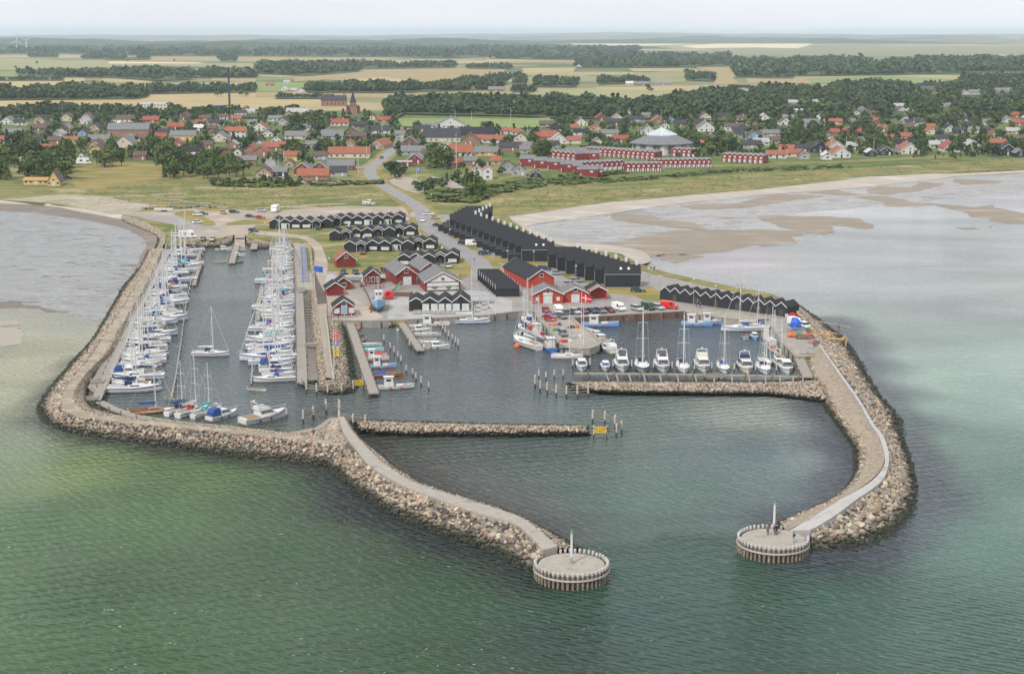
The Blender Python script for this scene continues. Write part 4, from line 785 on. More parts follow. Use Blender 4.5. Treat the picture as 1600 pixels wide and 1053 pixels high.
def house(px, py, wpx, wall='white', roof='orange', axis='g', h=2.6, dep=None, rz=0.0, rise=None, trim=None, win=None, label=None, cat='house', name='house', chim=True, pane=None, reg=True, z=1.84, fl=1, group=None, door=True):
    s = S(py, z); w = wpx/s; ax_ = 'y' if axis == 'g' else 'x'
    if dep is None: dep = min(w*1.45, 15) if axis == 'g' else min(max(w*.55, 6.5), 9.5)
    if wpx < 14 and axis == 'g': dep = max(dep, 9)
    span = w if axis == 'g' else dep
    if rise is None: rise = span*.36
    c = G(px, py, z); r = empty(name, (c.x-sin(rz)*dep/2, c.y+cos(rz)*dep/2, z), rz, label, cat, group)
    gable_walls(w, dep, h, rise, WALL[wall], r, ax_)
    gable_roof(w, dep, h, rise, ROOF[roof], r, .4, .2, ax_, trim=m_white if trim else None)
    near = s > 2.0; y0 = -dep/2; hy = h if fl == 1 else h/2
    n = win if win is not None else max(1, int(w/3.4))
    for f in range(fl):
        for i in range(n):
            x = -w/2+(i+.5)*w/n
            if door and f == 0 and i == n//2 and n > 1: MB().box(x-.5, x+.5, y0-.06, y0+.03, 0, 2.05).build('door', m_white if wall != 'white' else m_glass, r); continue
            window(r, x, y0, f*hy+.9, min(1.5, w/n*.55), 1.15, -1, pane, frame=near)
    if axis == 'g' and w > 5.5: window(r, 0, y0, h+.35, 1.1, 1.0, -1, pane, frame=near)
    if axis == 's' and near: window(r, w/2, 0, .95, 1.2, 1.1, 1, pane, 'y'); window(r, -w/2, 0, .95, 1.2, 1.1, -1, pane, 'y')
    if chim:
        cx_, cy_ = (0, dep*.18) if axis == 'g' else (w*.2, 0); MB().box(cx_-.3, cx_+.3, cy_-.3, cy_+.3, h+rise*.7, h+rise+.9).build('chimney', m_brickc if wall != 'white' else m_white, r)
    if reg and label is None: HREG.append((r, px, py, wall, roof, axis))
    FOOT.append((c.x-sin(rz)*dep/2, c.y+cos(rz)*dep/2, max(w, dep)*.55+1.5)); return r
FOOT = []
H_ = [ # px, py, width px, wall, roof, axis, extra
 (10,195,19,'white','grey','g'),(31,196,20,'white','dark','s'),(12,224,24,'white','orange','s'),(50,224,32,'brown','dark','s'),(20,212,26,'brown','grey','s'),(37,252,16,'white','orange','g'),(90,215,17,'grey','pale','g'),(110,225,24,'white','orange','s'),(128,213,14,'blue','dark','g'),(155,225,36,'yellow','grey','s',dict(h=3)),(150,240,19,'yellow','brown','g'),(200,214,64,'brick','grey','s',dict(h=5.5,fl=2,dep=12)),(193,231,28,'cream','grey','g',dict(h=3.2,dep=16)),
 (222,212,14,'brick','brown','g'),(257,212,22,'brown','dark','s'),(285,220,40,'yellow','grey','s',dict(h=3.6)),(276,230,16,'brick','orange','g'),(342,222,26,'cream','grey','g'),(368,216,32,'white','orange','s',dict(h=5,fl=2)),(297,244,38,'black','black','s'),(303,252,22,'black','pale','s'),(218,250,20,'brick','brown','s'),(127,250,7,'white','dark','g',dict(h=3.6,dep=5,win=1)),(351,243,12,'red','dark','g'),(371,243,12,'white','dark','g'),(391,242,24,'brick','orange','g'),(385,261,30,'brick','grey','s',dict(h=4,fl=2)),
 (235,192,25,'brick','red','s'),(274,203,26,'brick','red','s'),(320,189,18,'brick','brown','s'),(338,197,24,'white','dark','s'),(369,190,16,'brick','orange','s'),(394,197,14,'white','grey','s'),(195,191,28,'white','brown','s'),(180,199,14,'white','white','s'),
 (405,205,22,'white','orange','g'),(441,196,20,'grey','dark','g'),(464,182,34,'cream','pale','s',dict(h=4)),(430,190,22,'white','grey','s'),(450,183,12,'yellow','dark','g'),(530,197,28,'white','red','s'),(462,218,34,'cream','grey','s'),(474,216,14,'blue','pale','g'),(519,218,34,'grey','grey','s',dict(rise=4)),(561,218,24,'brick','brown','s'),(590,209,38,'white','dark','s'),(581,188,10,'white','red','g'),(600,192,20,'brick','red','s'),(560,200,22,'brown','dark','s'),
 (545,247,64,'cream','orange','s',dict(h=3)),(544,233,22,'tan','orange','g',dict(dep=14)),(588,233,24,'tan','orange','g',dict(dep=20,rz=-.25)),(456,252,26,'yellow','orange','s',dict(h=3.4)),(449,247,14,'yellow','grey','g'),(427,236,36,'brick','orange','s'),(407,244,22,'brick','orange','g'),(402,225,16,'grey','dark','s'),(500,250,22,'grey','brown','s'),
 (472,272,26,'red','grey','g',dict(trim=1)),(499,270,24,'red','grey','g',dict(trim=1)),(532,266,42,'red','grey','s'),(489,282,48,'brick','orange','s'),(528,276,28,'grey','dark','s',dict(trim=1)),(412,278,24,'tan','brown','g'),(437,276,22,'black','grey','s'),(452,262,14,'tan','brown','g'),
 (640,230,28,'brown','brown','g',dict(trim=1)),(690,222,58,'cream','dark','s',dict(h=3.4,dep=16)),(742,216,60,'brown','black','s',dict(dep=14)),(704,201,42,'white','grey','g',dict(h=3.5,rise=5.5)),(712,219,11,'white','white','g',dict(h=7,dep=8,rise=3)),(770,224,32,'white','orange','s'),(735,226,30,'brick','brown','g'),(748,222,20,'brick','orange','s'),(720,244,36,'white','orange','s',dict(rise=4.6)),(759,244,38,'yellow','grey','s'),(648,256,22,'red','grey','g',dict(trim=1)),(631,260,23,'red','pale','s',dict(h=2.4,rise=.6,chim=False)),(644,243,40,'grey','grey','s'),
 (672,246,26,'grey','brown','s'),(745,278,18,'white','orange','g',dict(h=4,trim=1,fl=2)),(762,281,15,'white','orange','g',dict(h=5.5,trim=1,fl=2,dep=10)),(794,271,26,'grey','dark','g',dict(trim=1)),(790,210,20,'white','orange','s'),(797,236,34,'brick','dark','s'),(735,258,20,'brick','grey','s'),(712,262,18,'brick','red','s'),(775,258,16,'tan','orange','s'),
 (807,212,16,'white','orange','s'),(857,219,24,'brick','orange','s',dict(rise=4)),(843,218,14,'brick','red','s'),(897,225,22,'cream','orange','s'),(873,225,26,'white','pale','g'),(970,223,26,'brick','red','s'),(953,214,26,'cream','grey','s'),(908,197,20,'white','brown','g'),(906,212,20,'white','black','s'),(1013,210,22,'white','brown','g',dict(trim=1)),(1029,193,20,'brick','red','g',dict(trim=1)),(996,191,22,'grey','dark','s'),(1104,206,24,'white','grey','g',dict(h=3.6)),(1146,205,26,'white','brown','s',dict(h=3.4)),(1131,186,20,'brick','dark','s'),(1155,208,20,'brick','dark','s'),
 (1184,205,18,'brown','brown','g'),(1178,216,16,'blue','brown','g'),(1063,198,20,'brick','dark','s'),(985,181,14,'white','grey','g',dict(h=3)),(1010,185,14,'tan','grey','s'),(1048,191,12,'blue','dark','g'),(811,275,22,'grey','dark','g',dict(trim=1)),(837,281,18,'black','dark','g',dict(trim=1)),(820,240,16,'grey','grey','s'),(825,234,14,'brick','grey','s'),(960,196,26,'brown','dark','s'),(870,206,20,'brown','black','s'),(855,199,24,'brown','brown','s'),(1175,232,30,'grey','dark','s'),(1190,228,24,'white','pale','s'),
 (1230,239,24,'cream','orange','s'),(1258,238,26,'brown','dark','s'),(1282,239,28,'black','dark','g'),(1307,236,26,'white','orange','g',dict(trim=1)),(1334,234,20,'white','pale','s'),(1315,247,28,'white','orange','g',dict(trim=1)),(1293,250,15,'white','white','g',dict(trim=1)),(1242,246,26,'cream','orange','s'),(1257,249,16,'grey','brown','g',dict(trim=1)),(1214,248,30,'white','orange','s',dict(trim=1)),(1362,245,15,'black','white','g',dict(trim=1)),(1385,243,20,'black','dark','g',dict(trim=1)),(1414,230,30,'blue','black','s',dict(trim=1)),(1422,241,30,'white','orange','g',dict(trim=1)),(1488,238,26,'white','red','g',dict(trim=1)),(1521,234,22,'white','pale','g',dict(trim=1)),(1560,229,26,'white','orange','s'),(1575,243,30,'black','dark','g',dict(trim=1)),(1595,246,16,'black','grey','g'),
 (1461,232,16,'white','pale','s'),(1416,219,18,'yellow','orange','s'),(1332,212,28,'brick','red','s'),(1306,195,20,'yellow','orange','s'),(1305,212,14,'brick','red','s'),(1380,206,16,'white','orange','s'),(1371,193,12,'brick','red','s'),(1410,204,24,'brick','brown','s'),(1425,196,22,'white','dark','s'),(1432,203,16,'white','brown','g'),(1485,206,16,'white','black','g'),(1500,209,18,'black','dark','s'),(1593,197,24,'brick','red','s'),(1585,184,16,'brick','red','s'),(1576,192,12,'white','grey','g'),(1266,197,28,'tan','grey','s'),(1283,190,12,'white','white','s'),(1350,177,14,'grey','grey','g'),(1338,182,14,'white','dark','g'),(1240,164,18,'grey','pale','s'),(1248,179,14,'white','white','s'),(1275,163,12,'white','pale','s'),(1362,182,18,'brown','brown','s'),(1405,170,20,'white','pale','s'),(1410,176,14,'white','brown','g'),(1423,177,8,'white','white','g'),(1440,195,20,'grey','dark','s'),(1505,190,24,'white','dark','s'),(1470,166,12,'white','dark','g'),(1482,169,10,'white','grey','s'),(1463,152,12,'white','brown','g'),(1450,138,34,'grey','black','s',dict(h=3.2)),(1510,150,11,'white','grey','g',dict(h=3.5)),(1526,150,22,'white','grey','s',dict(h=4)),(1568,147,32,'grey','grey','s',dict(h=4)),(1475,110,12,'white','white','s'),(1475,222,24,'grey','dark','s'),(1345,226,20,'grey','grey','s'),(1545,196,14,'white','grey','s'),(1390,221,14,'brick','orange','s'),(1205,214,26,'grey','grey','s'),(1222,209,16,'white','dark','s'),
 (421,135,12,'brick','orange','s'),(443,143,12,'white','white','g'),(448,131,10,'white','pale','s'),(470,145,12,'white','dark','g'),(459,144,10,'grey','pale','s'),(447,109,14,'white','white','g'),(402,109,10,'white','grey','s'),(380,110,42,'white','pale','s',dict(h=4,dep=14,rise=2)),(242,168,46,'white','pale','s',dict(h=3,dep=12,rise=2)),(775,144,24,'brick','grey','s',dict(h=3.4)),(739,142,6,'brick','brown','g',dict(h=5,dep=5)),(1003,134,24,'brick','grey','s'),(985,133,14,'white','white','s'),(905,106,8,'white','white','g'),(1160,140,26,'grey','black','s'),(780,66.5,12,'white','white','s'),(1035,134,30,'grey','grey','s',dict(rise=2)),
 (375,182,18,'white','dark','s',dict(h=3.4)),(390,179,16,'white','pale','s'),(60,205,24,'brown','brown','s'),(72,238,16,'brick','orange','s'),(-20,215,30,'white','dark','s'),(1625,236,30,'white','orange','g'),(330,206,16,'brick','brown','s'),(310,205,14,'white','white','s'),(418,214,16,'white','brown','g'),(486,232,18,'grey','grey','s'),(625,215,16,'grey','grey','s'),(660,206,24,'brick','dark','s'),(672,202,20,'white','grey','s')]
FR = random.Random(21); HP = [(t[0], t[1], t[2]) for t in H_]; nf = 0
while nf < 62:
    x, y, w_ = FR.uniform(-20, 1620), FR.uniform(186, 234), FR.uniform(12, 21)
    if any(abs(x-a) < (w_+c)/2+3 and abs(y-b) < 6.5 for a, b, c in HP) or (600 < x < 870 and y < 206) or (970 < x < 1110 and y > 205) or (585 < x < 640) or (x < 115 and y > 226) or (1230 < x < 1290 and y > 205): continue
    HP.append((x, y, w_)); nf += 1; H_.append((x, y, w_, FR.choice(['white', 'brick', 'grey', 'brown', 'cream', 'brick', 'white', 'tan']), FR.choice(['dark', 'brown', 'grey', 'red', 'dark', 'grey', 'orange', 'pale']), FR.choice('gs')))
for t in H_: house(*t[:6], **(t[6] if len(t) > 6 else {}))
def zone(x, y):
    row = 'front row' if y >= 235 else ('middle row' if y >= 204 else ('back row' if y >= 170 else 'out in the fields'))
    for lim, nm in ((130, 'far left of town'), (320, 'behind dry meadow'), (480, 'left of town'), (625, 'just left of road'), (800, 'right of road'), (935, 'behind red terraces'), (1170, 'around round hall'), (1350, 'right of town'), (9999, 'far right of town')):
        if x < lim: return row+', '+nm
WN = dict(white='white-walled', cream='cream', yellow='yellow', brick='brick', red='red', brown='brown', black='black', grey='grey', tan='tan', blue='blue', green='green', orange='coral red')
RN = dict(orange='orange', red='red', grey='grey', dark='slate', black='black', brown='brown', pale='pale', thatch='thatched', white='white')
def name_houses():
    d = {}
    for t in HREG: d.setdefault((WN[t[3]], RN[t[4]], 'gable-fronted' if t[5] == 'g' else 'broadside', zone(t[1], t[2])), []).append(t)
    for k, ts in d.items():
        ts.sort(key=lambda t: t[1])
        for i, t in enumerate(ts):
            t[0]['label'] = '%s %s house, %s roof, %s%s' % (k[0], k[2], k[1], k[3], (', '+nth(i)+' from left') if len(ts) > 1 else ''); t[0]['group'] = 'houses of the seaside town'
name_houses()
# ---- black holiday cabins in four rows
def cabin(px, py, wpx, label, kind, chim=False, dep=9.5):
    z = 1.86; w = wpx/S(py, z); c = G(px, py, z); h, rise = 2.75, w*.27; r = empty('holiday_cabin', (c.x, c.y+dep/2, z), -.03, label, 'cabin', 'black gabled holiday cabins in rows')
    gable_walls(w-.1, dep, h, rise, WALL['black'], r); gable_roof(w-.14, dep, h, rise, ROOF['black'], r, .16, .2, 'y', trim=m_white); y0 = -dep/2
    if kind == 0: pass
    elif kind == 1: window(r, .1, y0, .55, w*.62, .95, -1, m_curt)
    elif kind == 2:
        f = window(r, 0, y0, .12, w*.7, 1.9, -1, m_curt); MB().box(w*.12, w*.3, y0-.08, y0-.05, .15, 1.9).build('door', m_glass, r)
    else:
        MB().box(-w*.36, w*.36, y0-.9, y0+.02, 0, .12).build('porch_floor', m_wood, r); MB().box(-w*.3, w*.05, y0-.05, y0+.02, .12, 2.0).build('door', m_pane, r)
        for s in (-1, 1): MB().box(s*w*.36-.06, s*w*.36+.06, y0-.9, y0-.78, .12, 2.4).build('porch_post', m_white, r)
        gable_roof(w*.75, .9, 2.4, rise*.75, ROOF['black'], r, .08, .12, 'y', 0, y0-.45, 'porch_roof', m_white)
    if chim: MB().box(-.3, .3, dep*.25-.3, dep*.25+.3, h+rise*.7, h+rise+1.0).build('chimney', m_white, r)
    FOOT.append((c.x, c.y+dep/2, 6))
ROWS = [('rearmost', [(430,357.5),(446.5,357.5),(462.5,357.5),(479,357.5),(495.5,357),(512,356.5),(527.5,352.5),(542.5,352),(560,352),(576,352),(591,352),(606,351),(622.5,350)], 17.4, [0,2,1,1,3,0,3,1,1,2,0,2,1], [1,4,6,9,11]),
        ('second', [(524,376),(542,374.5),(557,372.5),(575,372),(592,370),(609.5,371),(625,368),(641.5,369)], 17.8, [0,3,1,1,3,0,3,1], [1,4]),
        ('third', [(547.5,394),(565,393.5),(583,392.5),(602,393),(620,391.5),(638,393),(655,389.5),(672.5,390)], 18.8, [0,3,1,1,2,0,3,1], [1,4,6]),
        ('front', [(632,415.5),(651,414.5),(670.5,414.5),(689,412),(707,412)], 20, [1,2,0,3,1], [1,3])]
for nm, L_, wpx, ks, ch in ROWS:
    for i, (x, y) in enumerate(L_): cabin(x, y, wpx, 'black gabled cabin with white trim, %s from left in the %s row of cabins' % (nth(i), nm), ks[i], i in ch)
# ---- black terraced houses (ridges across), two blocks
def terrace(px, py, wpx, n, dx, dy, block, turn=99, h=4.1, rise=2.3, pitch=None, name='terraced_house', cat='terraced house', chim=True, carport=True, lab='black terraced house, %s from the near end, %s sawtooth block', grp='black sawtooth terraced houses'):
    z = 1.85; w = wpx/S(py, z); c = G(px, py, z); X, Y = c.x, c.y; P_ = pitch or hypot(dx, dy)*.97
    for i in range(n):
        r = empty(name, (X, Y+P_/2, z), 0, lab % (nth(i), block) if '%' in lab else lab, cat, grp)
        gable_walls(w, P_, h, rise, WALL['black'], r, 'x'); gable_roof(w, P_, h, rise, ROOF['black'], r, .1, .2, 'x', trim=m_white if not chim else None)
        if chim:
            MB().box(w*.5-1.5, w*.5-.7, -.4, .4, h+rise*.6, h+rise+1.3).build('chimney', m_white, r)
            if i == 0: MB().box(-w/2-.06, w/2+.06, -P_/2-.16, -P_/2-.1, h-.3, h-.1).build('eaves_trim', m_grey, r)
            for sx in (-1, 1): MB().box(sx*(w/2+.02)-.06, sx*(w/2+.02)+.06, -P_/2-.14, -P_/2-.02, 0, h-.1).build('corner_board', m_grey, r)
            MB().box(-w/2-.08, -w/2-.02, -.7, .9, .3, 3.7).build('window', m_pane, r)
            if i % 3 == 1 or i == 0:
                s_ = atan2(rise, P_/2)
                for q in (-.1, .12): o = MB().box(-.35, .35, -.5, .5, 0, .08).build('roof_window', m_curt, r); o.location = (w*(q+.05), -P_/4, h+rise/2+.2); o.rotation_euler = (s_, 0, 0)
        if carport:
            MB().box(-w/2-4.6, -w/2-.1, -P_/2+.5, P_/2-1.6, 2.15, 2.3).build('carport_roof', WALL['black'], r); MB().box(-w/2-4.6, -w/2-.1, -P_/2+.42, -P_/2+.5, 0, 2.35).build('carport_wall', WALL['black'], r)
            for y_ in (-P_/2+.7, P_/2-1.8): MB().box(-w/2-4.5, -w/2-4.4, y_-.05, y_+.05, 0, 2.15).build('carport_post', m_grey, r)
        FOOT.append((X, Y+P_/2, 8)); X += dx if i < turn else 1.3; Y += dy
terrace(840.5, 408.5, 51, 17, -2.3, 6.6, 'far', 12); terrace(973, 448.5, 56, 7, -2.75, 6.4, 'near', carport=False)
terrace(793, 463.5, 37, 9, -.75, 3.7, '', 99, 2.2, 1.0, None, 'storage_shed', 'shed', False, False, 'black storage shed with white zigzag trim behind the quay, %s from the near end%s', 'black storage sheds with zigzag gables')
# long boat shed with twelve gables
a, b = G(1031, 467.5, 1.83), G(1229, 495.5, 1.83); L_ = (b-a).length; an = atan2(b.y-a.y, b.x-a.x); nb = 12; bw = L_/nb; dp = 6.5
r = empty('boat_shed', a, an, 'long black boat shed with twelve white edged gables along the east quay', 'shed')
for i in range(nb):
    gable_walls(bw, dp, 2.5, 1.35, WALL['black'], r, 'y', (i+.5)*bw, dp/2); gable_roof(bw-.02, dp, 2.5, 1.35, ROOF['black'], r, .0, .14, 'y', (i+.5)*bw, dp/2, 'roof', m_white)
    if i % 2: MB().box((i+.5)*bw-.7, (i+.5)*bw+.7, -.07, .02, 0, 1.95).build('door', m_pile, r)
MB().box(-.05, .02, 1.5, 2.6, .6, 1.9).build('notice_board', m_white, r)
FOOT += [(a.lerp(b, t).x, a.lerp(b, t).y+3, 6) for t in (.1, .3, .5, .7, .9)]
# ---- red terraces: rows of two-storey gabled units seen end on
def redrow(px0, py0, px1, py1, n, rowname, h=4.6, dep=8):
    A, B = G(px0, py0, 1.86), G(px1, py1, 1.86); w = (B-A).length/n; an = atan2(B.y-A.y, B.x-A.x)
    for i in range(n):
        c = A.lerp(B, (i+.5)/n); r = empty('terraced_house', (c.x-sin(an)*dep/2, c.y+cos(an)*dep/2, 1.86), an, 'red terraced house with white gable, %s from left, %s' % (nth(i), rowname), 'terraced house', 'red gabled terraced houses')
        gable_walls(w-.05, dep, h, w*.27, WALL['red'], r); gable_roof(w-.1, dep, h, w*.27, ROOF['grey'], r, .1, .22, 'y', trim=m_white); y0 = -dep/2
        window(r, 0, y0, h*.5+.4, w*.4, 1.1, -1, m_curt, frame=False); window(r, -w*.12, y0, .1, w*.42, 1.9, -1, m_curt, frame=False); MB().box(w*.3, w*.34, y0-2.2, y0, 0, 1.7).build('privacy_screen', m_white, r)
        FOOT.append((c.x, c.y+dep/2, 6))
redrow(1022,263,1111,262,12,'rightmost long red row'); redrow(906,268,975,265,9,'middle red row'); redrow(978,269,1033,268.5,7,'nearest red row'); redrow(914,243,1023,250,15,'back red row'); redrow(1128,253,1193,256,8,'separate red row on the right'); redrow(1050,244.5,1088,246,5,'short red row behind the long one'); redrow(861,249,900,253,5,'short red row on the left')
def backrow(lab, L_):
    for i, (x, y, wpx) in enumerate(L_):
        s = S(y); w = wpx/s; c = G(x, y, 1.86); r = empty('terraced_house', (c.x, c.y+4.5, 1.86), -.08, lab % nth(i), 'terraced house', 'red terraced houses seen from behind')
        gable_walls(w, 9, 4.2, 1.8, WALL['red'], r, 'x'); gable_roof(w, 9, 4.2, 1.8, ROOF['grey'], r, .25, .2, 'x'); window(r, w*.15, -4.5, 2.6, 1.6, 1, -1, m_curt, frame=False)
        MB().box(-w*.45, -w*.4, -6, -4.5, 0, 2).build('privacy_screen', m_white, r); FOOT.append((c.x, c.y+4.5, 7))
backrow('red terraced house with plain grey roof, %s from left in the plain roofed row', [(825,260,23),(845,263,19),(866,265,20),(887,269,20),(903,272,14),(921,277.5,28),(938,277,9)])
backrow('red house with grey roof behind the plain roofed row, %s from left', [(900,247,32),(925,251,24)])
# ---- round hall with glazed pyramid roof
c = G(1037, 243, 1.86); R_ = 98/2/S(243); r = empty('round_hall', (c.x, c.y+R_*.8, 1.86), 0, 'large round hall with grey polygon roof and white glazed pyramid on top', 'hall'); n = 12
MB().lathe([(R_*.93, 0), (R_*.93, 7)], n).build('wall', WALL['white'], r)
for i in range(n):
    a_ = 2*pi*(i+.5)/n
    if sin(a_) < .35:
        o = MB().box(-R_*.125, R_*.125, -.08, .05, .6, 6.2).build('window', m_pane, r); o.location = (R_*.93*cos(pi/n)*cos(a_), R_*.93*cos(pi/n)*sin(a_), 0); o.rotation_euler = (0, 0, a_+pi/2)
        for k in (-2, -1, 0, 1, 2): MB().box(k*R_*.05-.09, k*R_*.05+.09, -.16, -.08, .4, 6.4).build('mullion', m_white, o)
MB().lathe([(R_*1.02, 6.7), (R_*1.02, 7.1), (R_*.5, 11.6), (R_*.46, 11.7)], n).build('roof', ROOF['grey'], r)
p = MB().lathe([(R_*.5, 11.5), (R_*.5, 12.1), (.1, 16.2)], 8).build('glass_pyramid', mat('pale_glazing', [(.42,.5,.55),(.55,.62,.66)], scale=.3, rough=.15), r); p.rotation_euler = (0, 0, pi/8)
for i in range(8):
    a_ = 2*pi*i/8+pi/8; MB().cyl((R_*.51*cos(a_), R_*.51*sin(a_), 12.1), (0, 0, 16.4), .3, .2, 5).build('rib', m_white, r)
for i in range(24):
    a_ = 2*pi*i/24; 
    if sin(a_) < .2: MB().cyl((R_*.49*cos(a_), R_*.49*sin(a_), 12.3), (R_*.2*cos(a_), R_*.2*sin(a_), 14.7), .12, .12, 4).build('glazing_bar', m_white, r)
FOOT.append((c.x, c.y+R_*.8, R_+4))
# ---- thatched farmhouse
house(84, 291, 19, 'yellow', 'thatch', 'g', 2.4, 12, .1, 5.2, label='yellow farmhouse gable with thick thatched roof at the meadow edge', win=3, name='farmhouse', cat='house'); house(56, 289, 38, 'yellow', 'yellow', 's', 2.3, 6, label='long low yellow wing left of the thatched farmhouse', win=5, rise=1.2, name='farmhouse')
# ---- church, old brick building, tank, mast
c = G(552, 178, 1.9); r = empty('church', c, .1, 'red brick church with dark spire behind the town', 'church'); r.scale = (.75, .75, .82)
MB().box(-4, 4, -4, 4, 0, 13).build('tower', WALL['brick'], r); gable_walls(11, 26, 8, 6, WALL['brick'], r, 'y', 0, 17, 'nave'); gable_roof(11, 26, 8, 6, ROOF['dark'], r, .4, .3, 'y', 0, 17)
MB().add([(-4.2,-4.2,13),(4.2,-4.2,13),(4.2,4.2,13),(-4.2,4.2,13),(0,0,27)], [(0,1,4),(1,2,4),(2,3,4),(3,0,4)]).build('spire', ROOF['dark'], r)
for k in (-1, 1): MB().box(k*7-1.8, k*7+1.8, -3, 3, 0, 7).build('porch', WALL['red'], r); MB().add([(k*7-2,-3.2,7),(k*7+2,-3.2,7),(k*7+2,3.2,7),(k*7-2,3.2,7),(k*7,0,11)], [(0,1,4),(1,2,4),(2,3,4),(3,0,4)]).build('porch_roof', ROOF['dark'], r)
for k in (-2, 0, 2): window(r, k, -4, 8.5, .9, 2.4, -1, frame=False)
c = G(522, 166, 1.9); r = empty('manor', c, 0, 'old brick building with stepped chimneys left of the church', 'building'); gable_walls(26, 11, 6, 5, WALL['brick'], r, 'x'); gable_roof(26, 11, 6, 5, ROOF['dark'], r, .3, .25, 'x')
for k in (-1, 1): MB().box(k*11-1, k*11+1, -.8, .8, 9, 14).build('chimney', m_brickc, r)
for k in range(6): window(r, -10.5+k*4.2, -5.5, 1.5, 1.3, 2.6, -1, frame=False)
c = G(343, 175, 1.9); r = empty('storage_tank', c, 0, 'dark blue cylindrical tank beside the tall dark mast', 'tank'); MB().lathe([(6.2, 0), (6.2, 6.4)], 24).build('shell', mat('blue_tank', [(.05,.09,.16),(.04,.07,.13)], scale=.4), r); MB().lathe([(6.4, 6.4), (6.4, 6.7), (.3, 7.4)], 24).build('lid', m_grey, r)
c = G(359, 173, 1.9); r = empty('chimney_mast', c, 0, 'very tall slim dark chimney mast standing at the back of the town', 'mast'); MB().cyl((0, 0, 0), (0, 0, 43), 1.15, .85, 12).build('shaft', mat('dark_chimney', [(.03,.04,.07),(.045,.055,.085)], scale=.3), r); MB().cyl((0, 0, 43), (0, 0, 44), 1.2, 1.2, 12).build('crown', m_white, r); MB().box(-2.5, 2.5, -2.5, 2.5, 0, 4).build('base', m_grey, r)
# ---- wind turbines
def turbine(px, py, hub, rot, lab):
    c = G(px, py, 1.9); r = empty('wind_turbine', c, .5, lab, 'wind turbine', 'white wind turbines'); MB().cyl((0, 0, 0), (0, 0, hub), 2.3, 1.4, 10).build('tower', m_white, r); MB().box(-1.8, 1.8, -3, 6, hub-.2, hub+3.4).build('nacelle', m_white, r)
    for k in range(3):
        a_ = rot+k*2*pi/3; o = MB().loft([[(-1.2, 0, 1), (1.4, 0, 1), (1.4, .8, 1), (-1.2, .8, 1)], [(-2.4, 0, 7), (2.2, 0, 7), (2.2, .8, 7), (-2.4, .8, 7)], [(-1, 0, 29), (.8, 0, 29), (.8, .5, 29), (-1, .5, 29)]]).build('blade', m_white, r); o.location = (0, -3.6, hub+1.6); o.rotation_euler = (0, a_, 0)
    MB().lathe([(1.6, -.8), (1.6, .8), (.6, 1.4)], 10).build('hub', m_white, r).location = (0, -3.6, hub+1.6)
turbine(27, 83.5, 45, .15, 'left white wind turbine on the horizon, slightly larger'); turbine(41.5, 81.5, 46, 1.0, 'right white wind turbine on the horizon, slightly smaller')
# ================================================================ HARBOUR BUILDINGS
house(541, 417.5, 30, 'red', 'orange', 'g', 2.6, 8.5, .22, 2.4, True, 0, 'red shed with bright orange roof beside the black cabins', 'shed', 'shed', False, door=False)
house(537, 453, 22, 'red', 'black', 'g', 2.3, 5, .25, 1.5, True, 1, 'small red boathouse with black roof, behind its twin near the slipway', 'shed', 'shed', False, door=False)
house(524, 462, 26, 'red', 'black', 'g', 2.3, 5.5, .25, 1.6, True, 0, 'small red boathouse with black roof, nearer of the two by the slipway', 'shed', 'shed', False, door=False)
house(553, 449, 18, 'tan', 'grey', 's', 2.2, 3, 0, .5, False, 0, 'low open fronted wooden shelter behind the slipway', 'shelter', 'shelter', False, door=False)
k = house(538, 494, 32, 'red', 'black', 'g', 2.6, 6.5, .18, 2.0, True, 0, 'red kiosk with black roof and big white windows at the quay corner', 'kiosk', 'kiosk', False, door=False)
for x in (-2.0, 2.0): window(k, x, -3.25, .9, 1.3, 1.3, -1, m_curt)
window(k, 0, -3.25, .7, 1.5, 2.2, -1, mat('blue_pane', [(.2,.32,.42),(.3,.42,.5)], scale=1, rough=.1)); MB().box(-3.6, 3.6, -5.0, -3.3, 0, .18).build('terrace', m_wood, k)
for x in (-3.5, -1.8, 0, 1.8, 3.5): MB().box(x-.05, x+.05, -5, -4.9, .18, 1.1).build('rail_post', m_white, k)
k = house(583, 444, 24, 'red', 'black', 'g', 2.6, 7, .2, 1.9, True, 0, 'red house with black roof and three tall white windows above the slipway', 'house', 'house', False, door=False)
for x in (-1.5, 0, 1.5): window(k, x, -3.5, .7, .95, 1.5, -1)
k = house(635, 445.5, 32, 'red', 'grey', 'g', 3.4, 17, .28, 2.2, True, 0, 'red warehouse with grey roof and large white door', 'warehouse', 'warehouse', False, door=False); MB().box(-1.0, 1.6, -8.6, -8.45, 0, 2.6).build('door', m_curt, k)
k = house(692, 455, 56, 'red', 'grey', 'g', 2.8, 15, .2, 2.9, True, 0, 'wide grey roofed hall with white gable and green base', 'warehouse', 'warehouse', False, door=False)
MB().add([(-4.2,-7.56,2.9),(4.2,-7.56,2.9),(0,-7.56,5.3)], [(0,1,2)]).build('gable_panel', m_white, k); MB().box(-4.8, 4.8, -7.6, -7.48, .4, 1.3).build('green_base', mat('banner_green', [(.05,.2,.1),(.5,.5,.48)], scale=.35, detail=1, lo=.48, hi=.5), k); MB().box(-4.8, 4.8, -7.6, -7.48, 1.55, 2.6).build('shop_front', m_curt, k)
k = house(672, 437, 30, 'red', 'grey', 'g', 3.2, 16, .28, 2.2, True, 0, 'grey roofed red warehouse squeezed between the two others', 'warehouse', 'warehouse', False, door=False)
